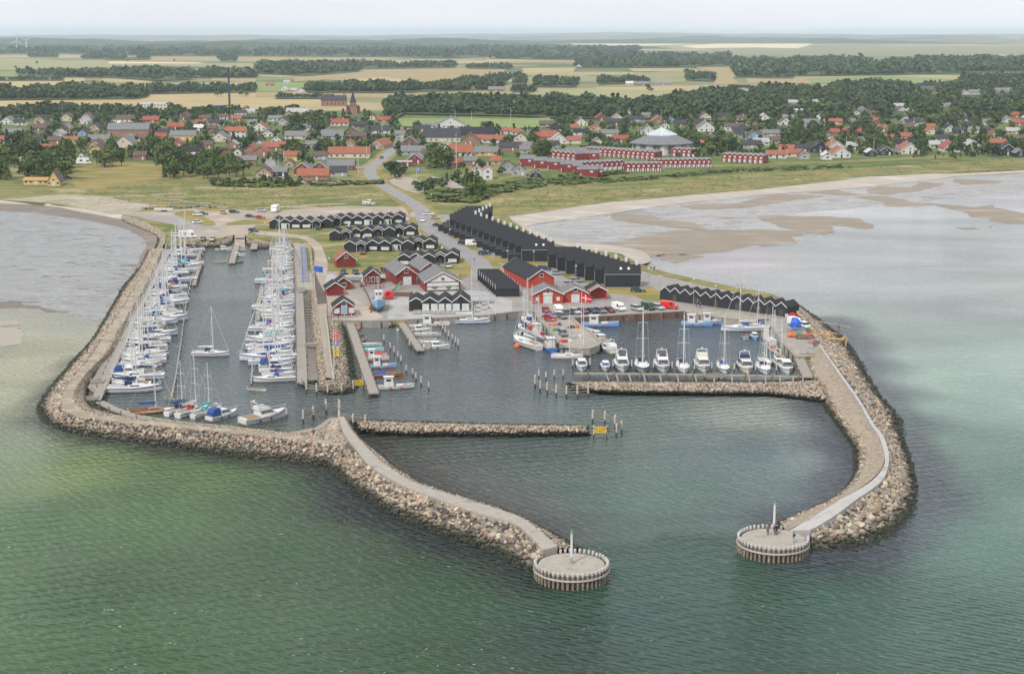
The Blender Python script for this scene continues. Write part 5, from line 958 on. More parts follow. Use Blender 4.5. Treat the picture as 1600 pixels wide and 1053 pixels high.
# restaurant
c = G(672, 487.5, 1.83); r = empty('restaurant', (c.x, c.y, 1.83), .03, 'black harbour restaurant with three white gabled glass fronts and fenced terrace', 'restaurant')
for i, (x, w_, rs) in enumerate(((0, 4.6, 1.4), (4.2, 3.8, 1.3), (8.6, 5.0, 1.9))):
    gable_walls(w_-.02, 10, 2.7, rs, WALL['black'], r, 'y', x, 5); gable_roof(w_-.05, 10, 2.7, rs, ROOF['black'], r, .12, .18, 'y', x, 5, 'roof', m_white)
    for q in (-.26, .26): window(r, x+q*w_, 0, .45, w_*.36, 1.75, -1, m_curt)
MB().box(-4.6, 12, -3.4, -.1, 0, .25).build('terrace', m_wood, r); gable_walls(4, 9, 2.6, 1.1, WALL['black'], r, 'y', -3.9, 6, 'annex_wall'); gable_roof(4, 9, 2.6, 1.1, ROOF['black'], r, .15, .18, 'y', -3.9, 6, 'annex_roof', m_white)
for i in range(13):
    x = -4.4+i*1.35; MB().box(x-.05, x+.05, -3.4, -3.3, .25, 1.15).build('fence_post', m_white, r)
    if i < 12: MB().add([(x,-3.36,.35),(x+.12,-3.36,.35),(x+1.35,-3.36,1.05),(x+1.23,-3.36,1.05),(x,-3.35,.95),(x,-3.35,1.05),(x+1.35,-3.35,.45),(x+1.35,-3.35,.35)], [(0,1,2,3),(4,5,6,7)]).build('fence_brace', m_white, r, fix=False)
MB().box(-4.4, 11.8, -3.42, -3.34, 1.08, 1.18).build('fence_rail', m_white, r)
c = G(742, 476, 1.83); r = empty('canopy', c, 0, 'flat glazed canopy over terrace tables right of the restaurant', 'canopy'); MB().box(-4.2, 4.2, 0, 4.5, 2.5, 2.62).build('roof', m_grey, r)
for x in (-4, -1.3, 1.3, 4):
    for y in (.1, 4.4): MB().box(x-.06, x+.06, y-.06, y+.06, 0, 2.5).build('post', m_white, r)
tb = empty('picnic_table', (0, 0, 0), 0); MB().box(-.8, .8, -.35, .35, .7, .76).build('tabletop', m_curt, tb)
for sy in (-1, 1): MB().box(-.8, .8, sy*.7-.13, sy*.7+.13, .4, .45).build('bench', m_white, tb); MB().box(sy*.6-.04, sy*.6+.04, -.7, .7, 0, .72).build('leg', m_white, tb)
for i, (x, y) in enumerate([(730,481),(738,484),(748,481),(756,484),(765,481),(735,478),(745,487),(757,477)]): dup(tb, G(x, y, 1.83), R.uniform(-.3, .3), 'white picnic table on the terrace right of the restaurant, %s from left' % nth([0,2,4,5,7,1,3,6][i]), 'table', 'terrace tables')
drop(tb)
# big red hall and coral kiosks
house(846, 452, 42, 'orange', 'black', 'g', 3.4, 26, .3, 2.6, True, 0, 'long coral red hall with black roof behind the kiosks', 'hall', 'warehouse', False, door=False)
k = house(856, 474.5, 48, 'orange', 'grey', 'g', 2.7, 8, .12, 2.0, True, 0, 'coral red shop with white double door, leftmost of three gables', 'shop', 'kiosk', False, door=False); MB().box(-1.3, 1.3, -4.1, -3.95, 0, 2.3).build('door', m_curt, k); MB().box(-1.4, 1.4, -4.12, -3.98, 2.5, 3.2).build('shop_sign', m_white, k)
for x in (-3.0, 3.0): window(k, x, -4, .9, .8, .9, -1, m_curt)
k = house(899, 472.5, 38, 'orange', 'grey', 'g', 2.7, 8, .12, 1.7, True, 0, 'coral red shed with white gate, middle of three gables', 'shop', 'kiosk', False, door=False); MB().box(-1.2, 1.2, -4.1, -3.95, 0, 2.4).build('door', m_curt, k)
k = house(933, 466, 28, 'orange', 'black', 'g', 2.5, 5.5, .1, 1.5, True, 0, 'coral red shed with open porch, rightmost of three gables', 'shop', 'kiosk', False, door=False); gable_roof(5.2, 2.4, 2.5, 1.4, ROOF['red'], k, .15, .16, 'y', 0, -4.0, 'porch_roof', m_white)
for x in (-2.4, 2.4): MB().box(x-.2, x+.2, -5.0, -4.6, 0, 2.5).build('porch_post', WALL['orange'], k)
# play things
c = G(608, 467, 1.83); r = empty('playhouse', c, .1, 'rounded bright red play hut on the paving', 'play hut'); mb = MB(); prof = [(1.5*cos(t), 1.3+1.25*sin(t)) for t in [2*pi*i/14 for i in range(14)]]; mb.loft([[(x*k_, y, 1.3+(z-1.3)*k_) for x, z in prof] for y, k_ in ((-1, .92), (-.8, 1), (.8, 1), (1, .92))]).build('shell', mat('play_red', [(.6,.03,.03),(.5,.025,.025)], scale=1, rough=.4), r); MB().cyl((-.3, -1.04, 1.6), (-.3, -.95, 1.6), .42, .42, 12).build('window', m_glass, r); MB().box(-1, 1, -.7, .7, 0, .3).build('base', m_red, r)
c = G(613, 455, 1.83); r = empty('slide', c, -.8, 'green playground slide behind the red play hut', 'slide'); MB().loft([[(-.4, y, z), (.4, y, z), (.4, y, z+.25), (-.4, y, z+.25)] for y, z in ((0, .2), (1, .5), (3, 2.0), (3.8, 2.1))]).build('chute', m_green, r)
for x in (-.5, .5): MB().cyl((x, 3.6, 0), (x, 3.6, 3), .06, .06, 6).build('post', m_wood, r)
c = G(629, 457, 1.83); r = empty('swing_frame', c, 0, 'wooden swing frame with yellow seats beside the slide', 'swing'); MB().cyl((-1.6, 0, 2.2), (1.6, 0, 2.2), .07, .07, 6).build('crossbar', m_wood, r)
for x in (-1.6, 1.6):
    for y in (-.7, .7): MB().cyl((x, y, 0), (x, 0, 2.2), .06, .06, 6).build('leg', m_wood, r)
for x in (-.6, .6): MB().box(x-.25, x+.25, -.1, .1, .5, .56).build('seat', m_yellow, r)
# hedges and red fence around the play area
def fence(lab, px, h, m, th=.12, cat='fence'):
    P = [G(x, y, 1.83) for x, y in px]; r = empty('fence', P[0], 0, lab, cat); Q = [p-P[0] for p in P]; MB().ribbon(Q, th, .1, h).build('boards', m, r)
    for q in Q: MB().box(q.x-.08, q.x+.08, q.y-.08, q.y+.08, 0, h+.1).build('post', m, r)
fence('dark red board fence right of the black roofed red house', [(594,440),(604,440),(614,440)], 1.1, WALL['brown']); fence('brown board fence behind the play area', [(615,463),(640,464),(645,463)], 1.3, WALL['brown'], cat='fence'); fence('low timber edge along the slipway', [(565,445),(574,462),(584,487)], .6, WALL['brown'])
fence('white picket fence along the back of the grassy field', [(465,287),(520,288),(545,288)], 1.1, m_white)
fence('low red and white fence at the terrace end', [(762,476),(768,484),(775,492)], 1.0, m_white)
# ================================================================ BOATS
def hull(L, B, F, m, par=None, fine=.9, tran=.72, name='hull', dr=.45, sheer=.35, n=12):
    """bow at +y, waterline z=0, freeboard F; returns hull object and the sheer outline"""
    rings = []; sh = []
    for i in range(n+1):
        t = i/n; y = -L/2+L*t; b = B/2*(tran+(1-tran)*min(1, t/.45)**.8)*(1-max(0, (t-.45)/.55)**(2.2*fine)); b = max(b, .03)
        z = F*(1+sheer*(max(0, t-.3)/.7)**2); d = -dr*(1-.9*max(0, (t-.6)/.4)**2); y2 = y+(.06*L*(t-.85)/.15 if t > .85 else 0)*0
        rings.append([(-b, y, z), (-b*.97, y, z*.5), (-b*.8, y-.0, 0), (-b*.45, y, d*.7), (0, y, d), (b*.45, y, d*.7), (b*.8, y, 0), (b*.97, y, z*.5), (b, y, z)]); sh.append((b, y, z))
    mb = MB(); mb.loft(rings, close=False, caps=False); mb.add(rings[0], [tuple(range(9))]); o = mb.build(name, m, par, smooth=False); smooth_angle(o, 50)
    return o, sh
def deckm(sh, m, par, name='deck', dz=-.06, k=.97, t0=0, t1=99):
    mb = MB(); s = sh[t0:t1]; mb.loft([[(-b*k, y, z+dz), (0, y, z+dz+.05), (b*k, y, z+dz)] for b, y, z in s], close=False, caps=False); return mb.build(name, m, par)
def stripe(sh, m, par, a=.35, b=.62, name='stripe'):
    mb = MB()
    for sx in (-1, 1): mb.loft([[(sx*(w_*(.80+.17*2*k)+.012 if k < .5 else sx*0+w_*(.97+.03*2*(k-.5))+.012)*1.0 if sx > 0 else -(w_*(.80+.17*2*k)+.012 if k < .5 else w_*(.97+.03*2*(k-.5))+.012), y, z*k) for k in (a, b)] for w_, y, z in sh], close=False, caps=False)
    return mb.build(name, m, par)
def taper(x0, x1, y0, y1, z0, z1, ix=.15, iy0=.1, iy1=.5):
    return ([(x0, y0, z0), (x1, y0, z0), (x1, y1, z0), (x0, y1, z0), (x0+ix, y0+iy0, z1), (x1-ix, y0+iy0, z1), (x1-ix, y1-iy1, z1), (x0+ix, y1-iy1, z1)], [(0,3,2,1),(4,5,6,7),(0,1,5,4),(1,2,6,5),(2,3,7,6),(3,0,4,7)])
def sailboat(L=9.5, B=3.0, F=1.0, H=12.5, hm=m_gel, dm=None, cover=m_blue, spray=m_blue, strp=m_navy, two_masts=False, cabin=m_gel):
    r = empty('sailboat', (0, 0, 0)); h, sh = hull(L, B, F, hm, r, 1.0, .62)
    if strp: stripe(sh, strp, h, .72, .88)
    stripe(sh, m_navy if strp else m_red, h, -.02, .12, 'waterline_stripe')
    deckm(sh, dm or m_gel, r); z = F
    c = MB().add(*taper(-B*.3, B*.3, -L*.08, L*.27, z-.05, z+.48, .14, .05, L*.12)).build('cabin', cabin, r)
    for sx in (-1, 1): MB().add([(sx*(B*.3-.02), -L*.05, z+.14), (sx*(B*.3-.03), L*.14, z+.14), (sx*(B*.3-.09), L*.11, z+.36), (sx*(B*.3-.09), -L*.04, z+.36)], [(0, 1, 2, 3)]).build('cabin_window', m_glass, c, fix=False)
    MB().box(-B*.22, B*.22, -L*.42, -L*.1, z-.02, z+.03).build('cockpit', m_teak, r)
    for sx in (-1, 1): MB().box(sx*B*.28-.09, sx*B*.28+.09, -L*.43, -L*.08, z-.03, z+.3).build('coaming', cabin, r)
    m = MB().cyl((0, L*.08, z+.4), (0, L*.06, H), .125, .09, 7).build('mast', m_alu, r)
    for zz, wd in ((H*.5, 1.25), (H*.75, .95)): MB().cyl((-wd, L*.07, zz), (wd, L*.07, zz), .05, .05, 4).build('spreader', m_alu, m)
    bm_ = MB().cyl((0, L*.06, z+1.35), (0, -L*.32, z+1.45), .07, .07, 6).build('boom', m_alu, r)
    if cover: MB().loft([[(.1*k*cos(t), y, z+1.55+(.08+.13*k)*sin(t)) for t in [2*pi*i/6 for i in range(6)]] for y, k in ((L*.07, 2.0), (0, 1.7), (-L*.2, 1.2), (-L*.32, .7))]).build('sail_cover', cover, bm_)
    if spray: MB().loft([[(-B*.25, y, z+.35), (-B*.22, y, z+.35+hh), (B*.22, y, z+.35+hh), (B*.25, y, z+.35)] for y, hh in ((-L*.13, .72), (-L*.06, .68), (0, .1))]).build('spray_hood', spray, r)
    st = MB().cyl((0, L*.49, z+.35), (0, L*.065, H-.3), .05, .035, 5).build('forestay', m_alu, m); MB().cyl((0, -L*.49, z), (0, L*.06, H), .02, .02, 4).build('backstay', m_alu, m)
    for sx in (-1, 1): MB().cyl((sx*B*.46, L*.05, z), (sx*.9, L*.07, H*.75), .02, .02, 4).build('shroud', m_alu, m)
    MB().tube([(-.4, L*.42, z+.3), (-.3, L*.47, z+.85), (0, L*.52, z+.9), (.3, L*.47, z+.85), (.4, L*.42, z+.3)], .03, 4).build('pulpit', m_alu, r)
    MB().tube([(-B*.3, -L*.46, z), (-B*.3, -L*.47, z+.6), (B*.3, -L*.47, z+.6), (B*.3, -L*.46, z)], .03, 4).build('pushpit', m_alu, r)
    if two_masts: MB().cyl((0, -L*.36, z), (0, -L*.37, H*.72), .085, .06, 7).build('mizzen_mast', m_alu, r)
    return r
def motorboat(L=9, B=3.1, F=1.15, fly=True, hm=m_gel, arch=True, canopy=None):
    r = empty('motorboat', (0, 0, 0)); h, sh = hull(L, B, F, hm, r, .85, .88, sheer=.45); stripe(sh, m_navy, h, .62, .72); deckm(sh, m_gel, r); z = F
    c = MB().add(*taper(-B*.36, B*.36, -L*.16, L*.28, z-.05, z+.95, .2, .0, L*.2)).build('cabin', m_gel, r)
    MB().add([(-B*.34, L*.22-.0, z+.33), (B*.34, L*.22, z+.33), (B*.27, L*.105, z+.86), (-B*.27, L*.105, z+.86)], [(0, 1, 2, 3)]).build('windscreen', m_glass, c, fix=False).location = (0, .06, .02)
    for sx in (-1, 1): MB().add([(sx*(B*.36-.05), -L*.13, z+.4), (sx*(B*.36-.05), L*.16, z+.4), (sx*(B*.36-.15), L*.1, z+.8), (sx*(B*.36-.15), -L*.12, z+.8)], [(0, 1, 2, 3)]).build('side_window', m_glass, c, fix=False)
    MB().box(-B*.36, B*.36, -L*.44, -L*.16, z-.02, z+.03).build('cockpit', m_teak, r); MB().box(-B*.42, B*.42, -L*.53, -L*.5, .15, .3).build('swim_platform', m_teak, r)
    if fly:
        f = MB().add(*taper(-B*.34, B*.34, -L*.18, L*.1, z+.92, z+1.5, .1, .02, .5)).build('flybridge', m_gel, r); MB().box(-B*.22, B*.22, -L*.12, L*.0, z+1.5, z+1.53).build('flybridge_deck', m_grey, f)
        MB().add([(-B*.26, L*.05, z+1.5), (B*.26, L*.05, z+1.5), (B*.2, L*.02, z+1.85), (-B*.2, L*.02, z+1.85)], [(0, 1, 2, 3)]).build('flybridge_screen', m_glass, f, fix=False)
    else: MB().add(*taper(-B*.33, B*.33, -L*.2, L*.08, z+.93, z+1.06, .04, .02, .1)).build('cabin_roof', m_gel, r)
    if arch: MB().tube([(-B*.38, -L*.17, z+.9), (-B*.3, -L*.22, z+2.3), (B*.3, -L*.22, z+2.3), (B*.38, -L*.17, z+.9)], .07, 6).build('radar_arch', m_white, r); MB().cyl((0, -L*.22, z+2.35), (0, -L*.22, z+2.6), .22, .2, 8).build('radar_dome', m_white, r)
    if canopy: MB().loft([[(-B*.36, y, z+.1), (-B*.33, y, z+hh), (B*.33, y, z+hh), (B*.36, y, z+.1)] for y, hh in ((-L*.45, .9), (-L*.38, 1.5), (-L*.17, 1.55))]).build('canopy', canopy, r)
    MB().tube([(-B*.42, -L*.1, z+.6)]+[(-b*.93, y, zz+.5) for b, y, zz in sh[8:]]+[(b*.93, y, zz+.5) for b, y, zz in sh[8:][::-1]]+[(B*.42, -L*.1, z+.6)], .028, 4).build('rail', m_alu, r)
    for sx in (-1, 1):
        for k in (-.2, .05): MB().lathe([(.04, .2), (.13, .3), (.13, .75), (.04, .85)], 7, (sx*(B*.5+.08), L*k)).build('fender', m_navy, r)
    return r
def dinghy(L=4.5, B=1.7, F=.5, hm=m_gel, inn=m_teak, engine=True, cover=None):
    r = empty('open_boat', (0, 0, 0)); h, sh = hull(L, B, F, hm, r, .9, .8, dr=.25); mb = MB(); mb.loft([[(-b, y, z), (-b*.86, y, z), (-b*.8, y, .12), (b*.8, y, .12), (b*.86, y, z), (b, y, z)] for b, y, z in sh], close=False, caps=False); mb.build('interior', inn, r)
    MB().loft([[(-b-.02, y, z+.02), (-b*.86, y, z+.03), (-b*.86, y, z-.05), (-b-.02, y, z-.06)] for b, y, z in sh]+[]).build('gunwale', m_wood, r); MB().loft([[(b+.02, y, z+.02), (b*.86, y, z+.03), (b*.86, y, z-.05), (b+.02, y, z-.06)] for b, y, z in sh]).build('gunwale', m_wood, r)
    for k in (-.25, .0, .22): MB().box(-B*.42, B*.42, L*k-.12, L*k+.12, F-.18, F-.12).build('thwart', m_wood, r)
    if engine: MB().box(-.15, .15, -L/2-.3, -L/2+.02, .1, .85).build('outboard', m_grey, r)
    if cover: MB().loft([[(-b*.95, y, z+.02), (0, y, z+.3), (b*.95, y, z+.02)] for b, y, z in sh], close=False, caps=False).build('tarpaulin', cover, r)
    return r
def cutter(L=10, B=3.6, F=1.2, hm=m_lblue, cab=m_white, bot=m_green, rig=True):
    r = empty('fishing_boat', (0, 0, 0)); h, sh = hull(L, B, F, hm, r, .75, .6, dr=.9, sheer=.6); stripe(sh, m_white, h, .86, 1.0, 'gunwale'); stripe(sh, bot, h, -.05, .12, 'waterline_stripe'); deckm(sh, m_teak, r, dz=-.3)
    w_ = MB().add(*taper(-B*.26, B*.26, -L*.3, -L*.05, F-.3, F+2.0, .1, .05, .1)).build('wheelhouse', cab, r); MB().box(-B*.29, B*.29, -L*.32, -L*.04, F+2.0, F+2.1).build('wheelhouse_roof', cab, w_)
    for x in (-.5, 0, .5): MB().box(x-.19, x+.19, -L*.05-.12, -L*.05-.02, F+1.15, F+1.65).build('window', m_glass, w_)
    for sx in (-1, 1): MB().box(sx*(B*.26-.06)-.02, sx*(B*.26-.06)+.04, -L*.25, -L*.12, F+1.1, F+1.6).build('window', m_glass, w_)
    MB().box(-B*.18, B*.18, L*.02, L*.2, F-.3, F+.25).build('hatch', cab, r); MB().cyl((-B*.2, L*.27, F), (B*.2, L*.27, F), .3, .3, 8).build('winch', m_grey, r)
    if rig:
        m = MB().cyl((0, L*.0, F), (0, 0, F+6.5), .1, .07, 7).build('mast', m_wood, r); MB().cyl((0, -.1, F+2.5), (0, L*.28, F+4.6), .06, .05, 6).build('derrick', m_wood, m); MB().cyl((0, 0, F+6.4), (0, L*.48, F+.8), .025, .025, 4).build('stay', m_alu, m); MB().cyl((0, -L*.4, F), (0, -L*.4, F+3.6), .07, .05, 6).build('mizzen_mast', m_wood, r)
    for k in (-.15, .15): MB().cyl((B*.5+.1, L*k, .3), (B*.5+.1, L*k, .8), .2, .2, 7).build('fender', m_orange, r)
    return r
P_S = [sailboat(9.4, 3.0, 1.0, 12.6), sailboat(8.2, 2.7, .9, 11, cover=m_navy, spray=m_navy, strp=None), sailboat(11.5, 3.6, 1.15, 15, strp=m_bluep, spray=m_navy), sailboat(7.2, 2.4, .8, 9.6, cover=None, spray=m_red, strp=m_red), sailboat(10.2, 3.1, 1.0, 13.6, cover=m_white, spray=m_blue)]
P_M = [motorboat(8.5, 3.0, 1.1, True), motorboat(6.8, 2.5, .9, False, arch=False), motorboat(7.6, 2.8, 1.0, False, arch=True, canopy=m_blue)]
P_D = [dinghy(4.6), dinghy(5.2, 1.9, .55, m_gel, m_gel)]
COVN = [('blue', m_blue), ('navy', m_navy), ('white', m_white), ('white', m_white), (None, None), ('blue', m_blue), ('turquoise', m_teal), ('navy', m_navy)]
def rowboats(px, n, side, lab, grp, seed, off0=1.2, motors=.12, gaps=()):
    rr = random.Random(seed); A = catmull([G(x, y, 0) for x, y in px], 10); D = [0]
    for a, b in zip(A, A[1:]): D.append(D[-1]+(b-a).length)
    k = 0
    for i in range(n):
        if i in gaps: continue
        t = D[-1]*(i+.5)/n; j = max(q for q in range(len(D)) if D[q] <= t); j = min(j, len(A)-2); f = (t-D[j])/(D[j+1]-D[j]); p = A[j].lerp(A[j+1], f)
        d = (A[j+1]-A[j]).normalized(); nr = Vector((d.y, -d.x, 0)); nr = nr if nr.x*side > 0 else -nr
        mot = rr.random() < motors; ci = rr.randrange(8); cn, cm = COVN[ci]; sn, sm = rr.choice([('blue', m_blue), ('navy', m_navy), ('white', m_gel), ('navy', m_navy), ('red', m_red), ('white', m_gel), ('blue', m_blue)])
        pr = rr.choice(P_M) if mot else rr.choice(P_S); sc = rr.uniform(.86, 1.12); sc *= 1.14-.16*i/n; L = {0: 9.4, 1: 8.2, 2: 11.5, 3: 7.2, 4: 10.2}[P_S.index(pr)]*sc if not mot else 8*sc
        c = p+nr*(off0+L/2+rr.uniform(-.3, .9)); inw = rr.random() < .7; a_ = atan2(nr.y, nr.x)-pi/2+(pi if inw else 0)+rr.uniform(-.07, .07)
        hm = rr.choice([m_gel, m_gel, m_gel, m_gel, m_cream, m_gel, m_navy if rr.random() < .35 else m_gel])
        mats = {} if mot else {'sail_cover': cm, 'spray_hood': sm, 'hull': hm}
        l = ('white motorboat' if mot else '%s sailboat with %s' % ({m_gel: 'white', m_cream: 'cream', m_navy: 'dark blue'}[hm], ('%s sail cover' % cn) if cn and pr.children and any(q.name.startswith('boom') and q.children for q in pr.children) else 'bare boom'))
        o = dup(pr, (c.x, c.y, rr.uniform(-.03, .03)), a_, '%s, %s from near end of %s' % (l, nth(k), lab), 'motorboat' if mot else 'sailboat', grp, sc, mats); o.rotation_euler[1] = rr.uniform(-.02, .02); k += 1
rowboats([(152,617),(172,578),(192,532),(212,490),(230,455),(248,420),(262,394)], 53, 1, 'left marina row', 'boats moored in the left marina row', 11)
rowboats([(472,598),(471,560),(470,520),(468,470),(466,420),(464,384)], 49, -1, 'middle marina row', 'boats moored in the middle marina row', 5, motors=.2, gaps=(36, 21))
def put(proto, px, py, deg, label, cat, mats=None, sc=None, group=None, z=0, name=None):
    """deg: heading of the bow, 0 = away from camera, 90 = to the right"""
    p = G(px, py, z); o = dup(proto, (p.x, p.y, z), -radians(deg), label, cat, group, sc, mats)
    if name: o.name = name
    return o
# lower left group along the diagonal jetty
S9, S8, S11, S7, S10 = P_S
x = sailboat(10.5, 2.6, .8, 12, hm=m_varn, cover=m_blue, spray=None, strp=m_white, cabin=m_varn); p = G(238, 646); x.location = p; x.rotation_euler = (0, 0, -radians(72)); tag(x, 'brown wooden hulled sailboat with blue sail cover at the lower corner of the left jetty', 'sailboat')
put(S8, 282, 644, 32, 'white sailboat with wood trimmed cabin, right of the brown wooden sailboat', 'sailboat', {'sail_cover': m_blue, 'cabin': m_varn}); put(S9, 303, 646, 34, 'white sailboat with red spray hood left of the turquoise covered boat', 'sailboat', {'sail_cover': m_white, 'spray_hood': m_red})
put(S8, 324, 648, 36, 'white sailboat with turquoise cover on the lower diagonal jetty', 'sailboat', {'sail_cover': m_teal, 'spray_hood': m_teal}); put(P_M[2], 349, 653, 40, 'white cabin boat with blue canopy at the lower diagonal jetty', 'motorboat', {'canopy': m_blue})
put(P_M[0], 413, 657, 48, 'large white motor yacht with radar arch right of the diagonal jetty boats', 'motor yacht', None, 1.25)
put(S10, 329, 556, 92, 'white sailboat under way alone in the middle of the left basin', 'sailboat', {'sail_cover': m_white, 'spray_hood': m_navy}, .92)
put(P_D[0], 276, 625, 90, 'grey rubber dinghy beside the sailboats at the lower end', 'dinghy', {'hull': m_grey})
put(P_D[0], 402, 610, 110, 'small white dinghy at the stern of the lowest middle row boat', 'dinghy')
# head of the left basin
put(P_M[1], 350, 392, 90, 'white cabin boat with blue tarpaulin at the floating jetty', 'motorboat', None, .9); put(P_D[0], 345, 410, 90, 'white rowing boat at the near left of the floating jetty', 'rowing boat'); put(P_D[1], 373, 392, 90, 'white open boat, farthest on the right of the floating jetty', 'rowing boat'); put(P_M[1], 372, 401, 90, 'white cabin boat right of the floating jetty', 'motorboat', None, .75); put(P_D[0], 370, 411, 90, 'green rowing boat right of the floating jetty', 'rowing boat', {'hull': m_green})
put(P_D[0], 406, 388, 90, 'red rowing boat by the small landing stage', 'rowing boat', {'hull': m_red}); put(P_D[1], 420, 387, 90, 'longer red rowing boat by the stone bank', 'rowing boat', {'hull': m_red}, 1.2); put(P_M[1], 410, 379, 90, 'small white cabin boat behind the red rowing boats', 'motorboat', None, .7)
# open boats by the small jetty
sm = [(558,515,'small boat with orange cover','open boat',m_lblue,m_orange,.9),(562,524,'green open boat','open boat',m_green,None,.85),(566,532,'round light blue open boat','open boat',m_lblue,None,1.0),(579,541,'white open boat','open boat',m_gel,None,1.3),(583,549,'pale green covered boat','open boat',m_gel,m_teal,1.2),(587,556,'white boat with red gunwale','open boat',m_gel,m_red,1.2)]
for x, y, l, c, hm, cv, sc in sm:
    q = dinghy(4.6, 1.8, .55, hm, m_teak if hm != m_gel else m_gel, True, cv); p = G(x, y); q.location = p; q.rotation_euler = (0, 0, -radians(88 if y > 535 else 10)); q.scale = (sc,)*3; tag(q, l+' on the right side of the small boats jetty', c, 'open boats along the small jetty')
cb = cutter(6.2, 2.3, .75, m_gel, m_white, m_red, False); cb.location = G(588, 563); cb.rotation_euler = (0, 0, -radians(85)); tag(cb, 'small white wheelhouse boat beside the small boats jetty', 'fishing boat')
cb2 = cutter(6.8, 2.5, .8, m_lblue, m_white, m_red, False); cb2.location = G(597, 575); cb2.rotation_euler = (0, 0, -radians(84)); tag(cb2, 'light blue open fishing boat with white wheelhouse beside the small jetty', 'fishing boat')
q = dinghy(7.5, 2.6, .8, m_varn, m_varn, False); q.location = G(605, 589); q.rotation_euler = (0, 0, -radians(84)); tag(q, 'varnished orange brown wooden boat with blue tarpaulin', 'open boat'); MB().loft([[(-.9, y, .75), (0, y, 1.35), (.9, y, .75)] for y in (-2.6, -.2)], close=False, caps=False).build('tarpaulin', m_blue, q)
cw = cutter(8.4, 2.7, .75, m_gel, m_white, m_navy, False); cw.location = G(618, 607); cw.rotation_euler = (0, 0, -radians(82)); tag(cw, 'long white boat with small wheelhouse at the end of the small jetty', 'fishing boat')
for i, (x, y, sc) in enumerate([(648,512,1.2),(655,519,1.3),(668,525,1.35),(664,532,1.3),(672,538,1.4),(682,545,1.5)]): put([P_D[1], P_M[1], P_D[1], P_D[0]][i % 4], x, y, 88, 'white open boat on the right of the middle jetty, %s from the quay' % nth(i), 'open boat', None, sc if i % 4 != 1 else 1, 'white boats at the middle jetty')
put(P_D[0], 625, 514, 0, 'small rowing boat with wooden inside left of the middle jetty', 'rowing boat', None, 1.2)
c_ = cutter(9, 2.9, .85, m_gel, m_gel, m_red, False); c_.location = G(677, 509); c_.rotation_euler = (0, 0, -radians(94)); tag(c_, 'white wooden boat with red bands moored in front of the restaurant', 'boat')
put(S11, 733, 505, 92, 'long white sailing yacht moored in front of the restaurant terrace', 'sailboat', {'sail_cover': m_white, 'spray_hood': None}, 1.0)
# blue fishing boat on the slip
cs = cutter(10.5, 4.0, 1.9, m_lblue, m_white, m_green, True); p = G(590, 487, 1.84); cs.location = (p.x, p.y+3, 2.9); cs.rotation_euler = (0, 0, pi+.05); tag(cs, 'light blue fishing boat with white masts hauled out on the slipway', 'fishing boat')
for c0 in cs.children:
    if c0.name.startswith('mast') or c0.name.startswith('mizzen'): setmat(c0, m_white)
sl_ = empty('slip_cradle', G(588, 484, 1.84), .0, 'rusty rails and cradle of the slipway under the blue fishing boat', 'slipway')
for xx in (-1.2, 1.2): MB().box(xx-.1, xx+.1, -5, 22, 0, .25).build('rail', m_steel, sl_)
for yy in (-1, 3, 7): MB().box(-1.9, 1.9, yy-.15, yy+.15, .25, .9).build('cradle_beam', m_steel, sl_)
# fishing pier
tb_ = sailboat(13.5, 4.0, 1.3, 15, cover=m_white, spray=None, strp=m_varn, two_masts=True); tb_.location = G(822, 540); tb_.rotation_euler = (0, 0, -radians(-28)); tag(tb_, 'large white two masted ketch at the fishing pier', 'sailboat')
cb = cutter(10, 3.6, 1.2, m_bluep, m_white, m_navy, True); cb.location = G(858, 545); cb.rotation_euler = (0, 0, -radians(-10)); tag(cb, 'bright blue fishing boat with white wheelhouse beside the ketch', 'fishing boat')
put(S8, 886, 560, 95, 'small white sailboat across the tip of the fishing pier', 'sailboat', {'sail_cover': m_navy, 'spray_hood': None}, .95); put(S9, 825, 506, -20, 'white sailboat with blue hood behind the ketch', 'sailboat', {'sail_cover': m_white, 'spray_hood': m_blue})
cr = cutter(9, 3.3, 1.1, m_gel, m_white, m_red, True); cr.location = G(836, 522); cr.rotation_euler = (0, 0, -radians(-15)); tag(cr, 'white fishing boat with red cover between ketch and pier', 'fishing boat'); MB().box(-1.3, 1.3, 1, 3.2, 1.2, 1.9).build('deck_cover', m_red, cr)
b_ = empty('mooring_buoy', G(808, 543)); MB().lathe([(.1, -.5), (.75, -.1), (.85, .4), (.6, .95), (.1, 1.1)], 12).build('float', m_orange, b_, smooth=True); MB().cyl((0, 0, 1.0), (0, 0, 1.4), .12, .12, 6).build('ring', m_black, b_); tag(b_, 'orange red mooring buoys beside the stern of the ketch', 'buoy')
put(P_D[1], 922, 521, -20, 'white open boat at the inner end of the fishing pier, east side', 'open boat', None, 1.5); put(P_M[1], 938, 534, -25, 'white cabin boat, third along the east side of the pier from the quay', 'motorboat', None, 1.05); put(P_M[2], 950, 549, -20, 'white cabin cruiser at the outer east side of the pier', 'motorboat', {'canopy': m_white}, 1.0)
cf = cutter(10, 3.2, 1.0, m_lblue, m_white, m_bluep, False); cf.location = G(938, 510); cf.rotation_euler = (0, 0, -radians(94)); tag(cf, 'pale blue fishing boat below the steel quay wall', 'fishing boat')
for (x, y, dg, l, L_) in ((1089, 509, 100, 'light blue fishing boat with blue cover, left of the pair at the east quay', 8.5), (1112, 507, 92, 'light blue fishing boat with white wheelhouse, right of the pair at the east quay', 7.5)):
    q = cutter(L_, 3.0, 1.1, m_lblue, m_white, m_bluep, L_ > 8); q.location = G(x, y); q.rotation_euler = (0, 0, -radians(dg)); tag(q, l, 'fishing boat')
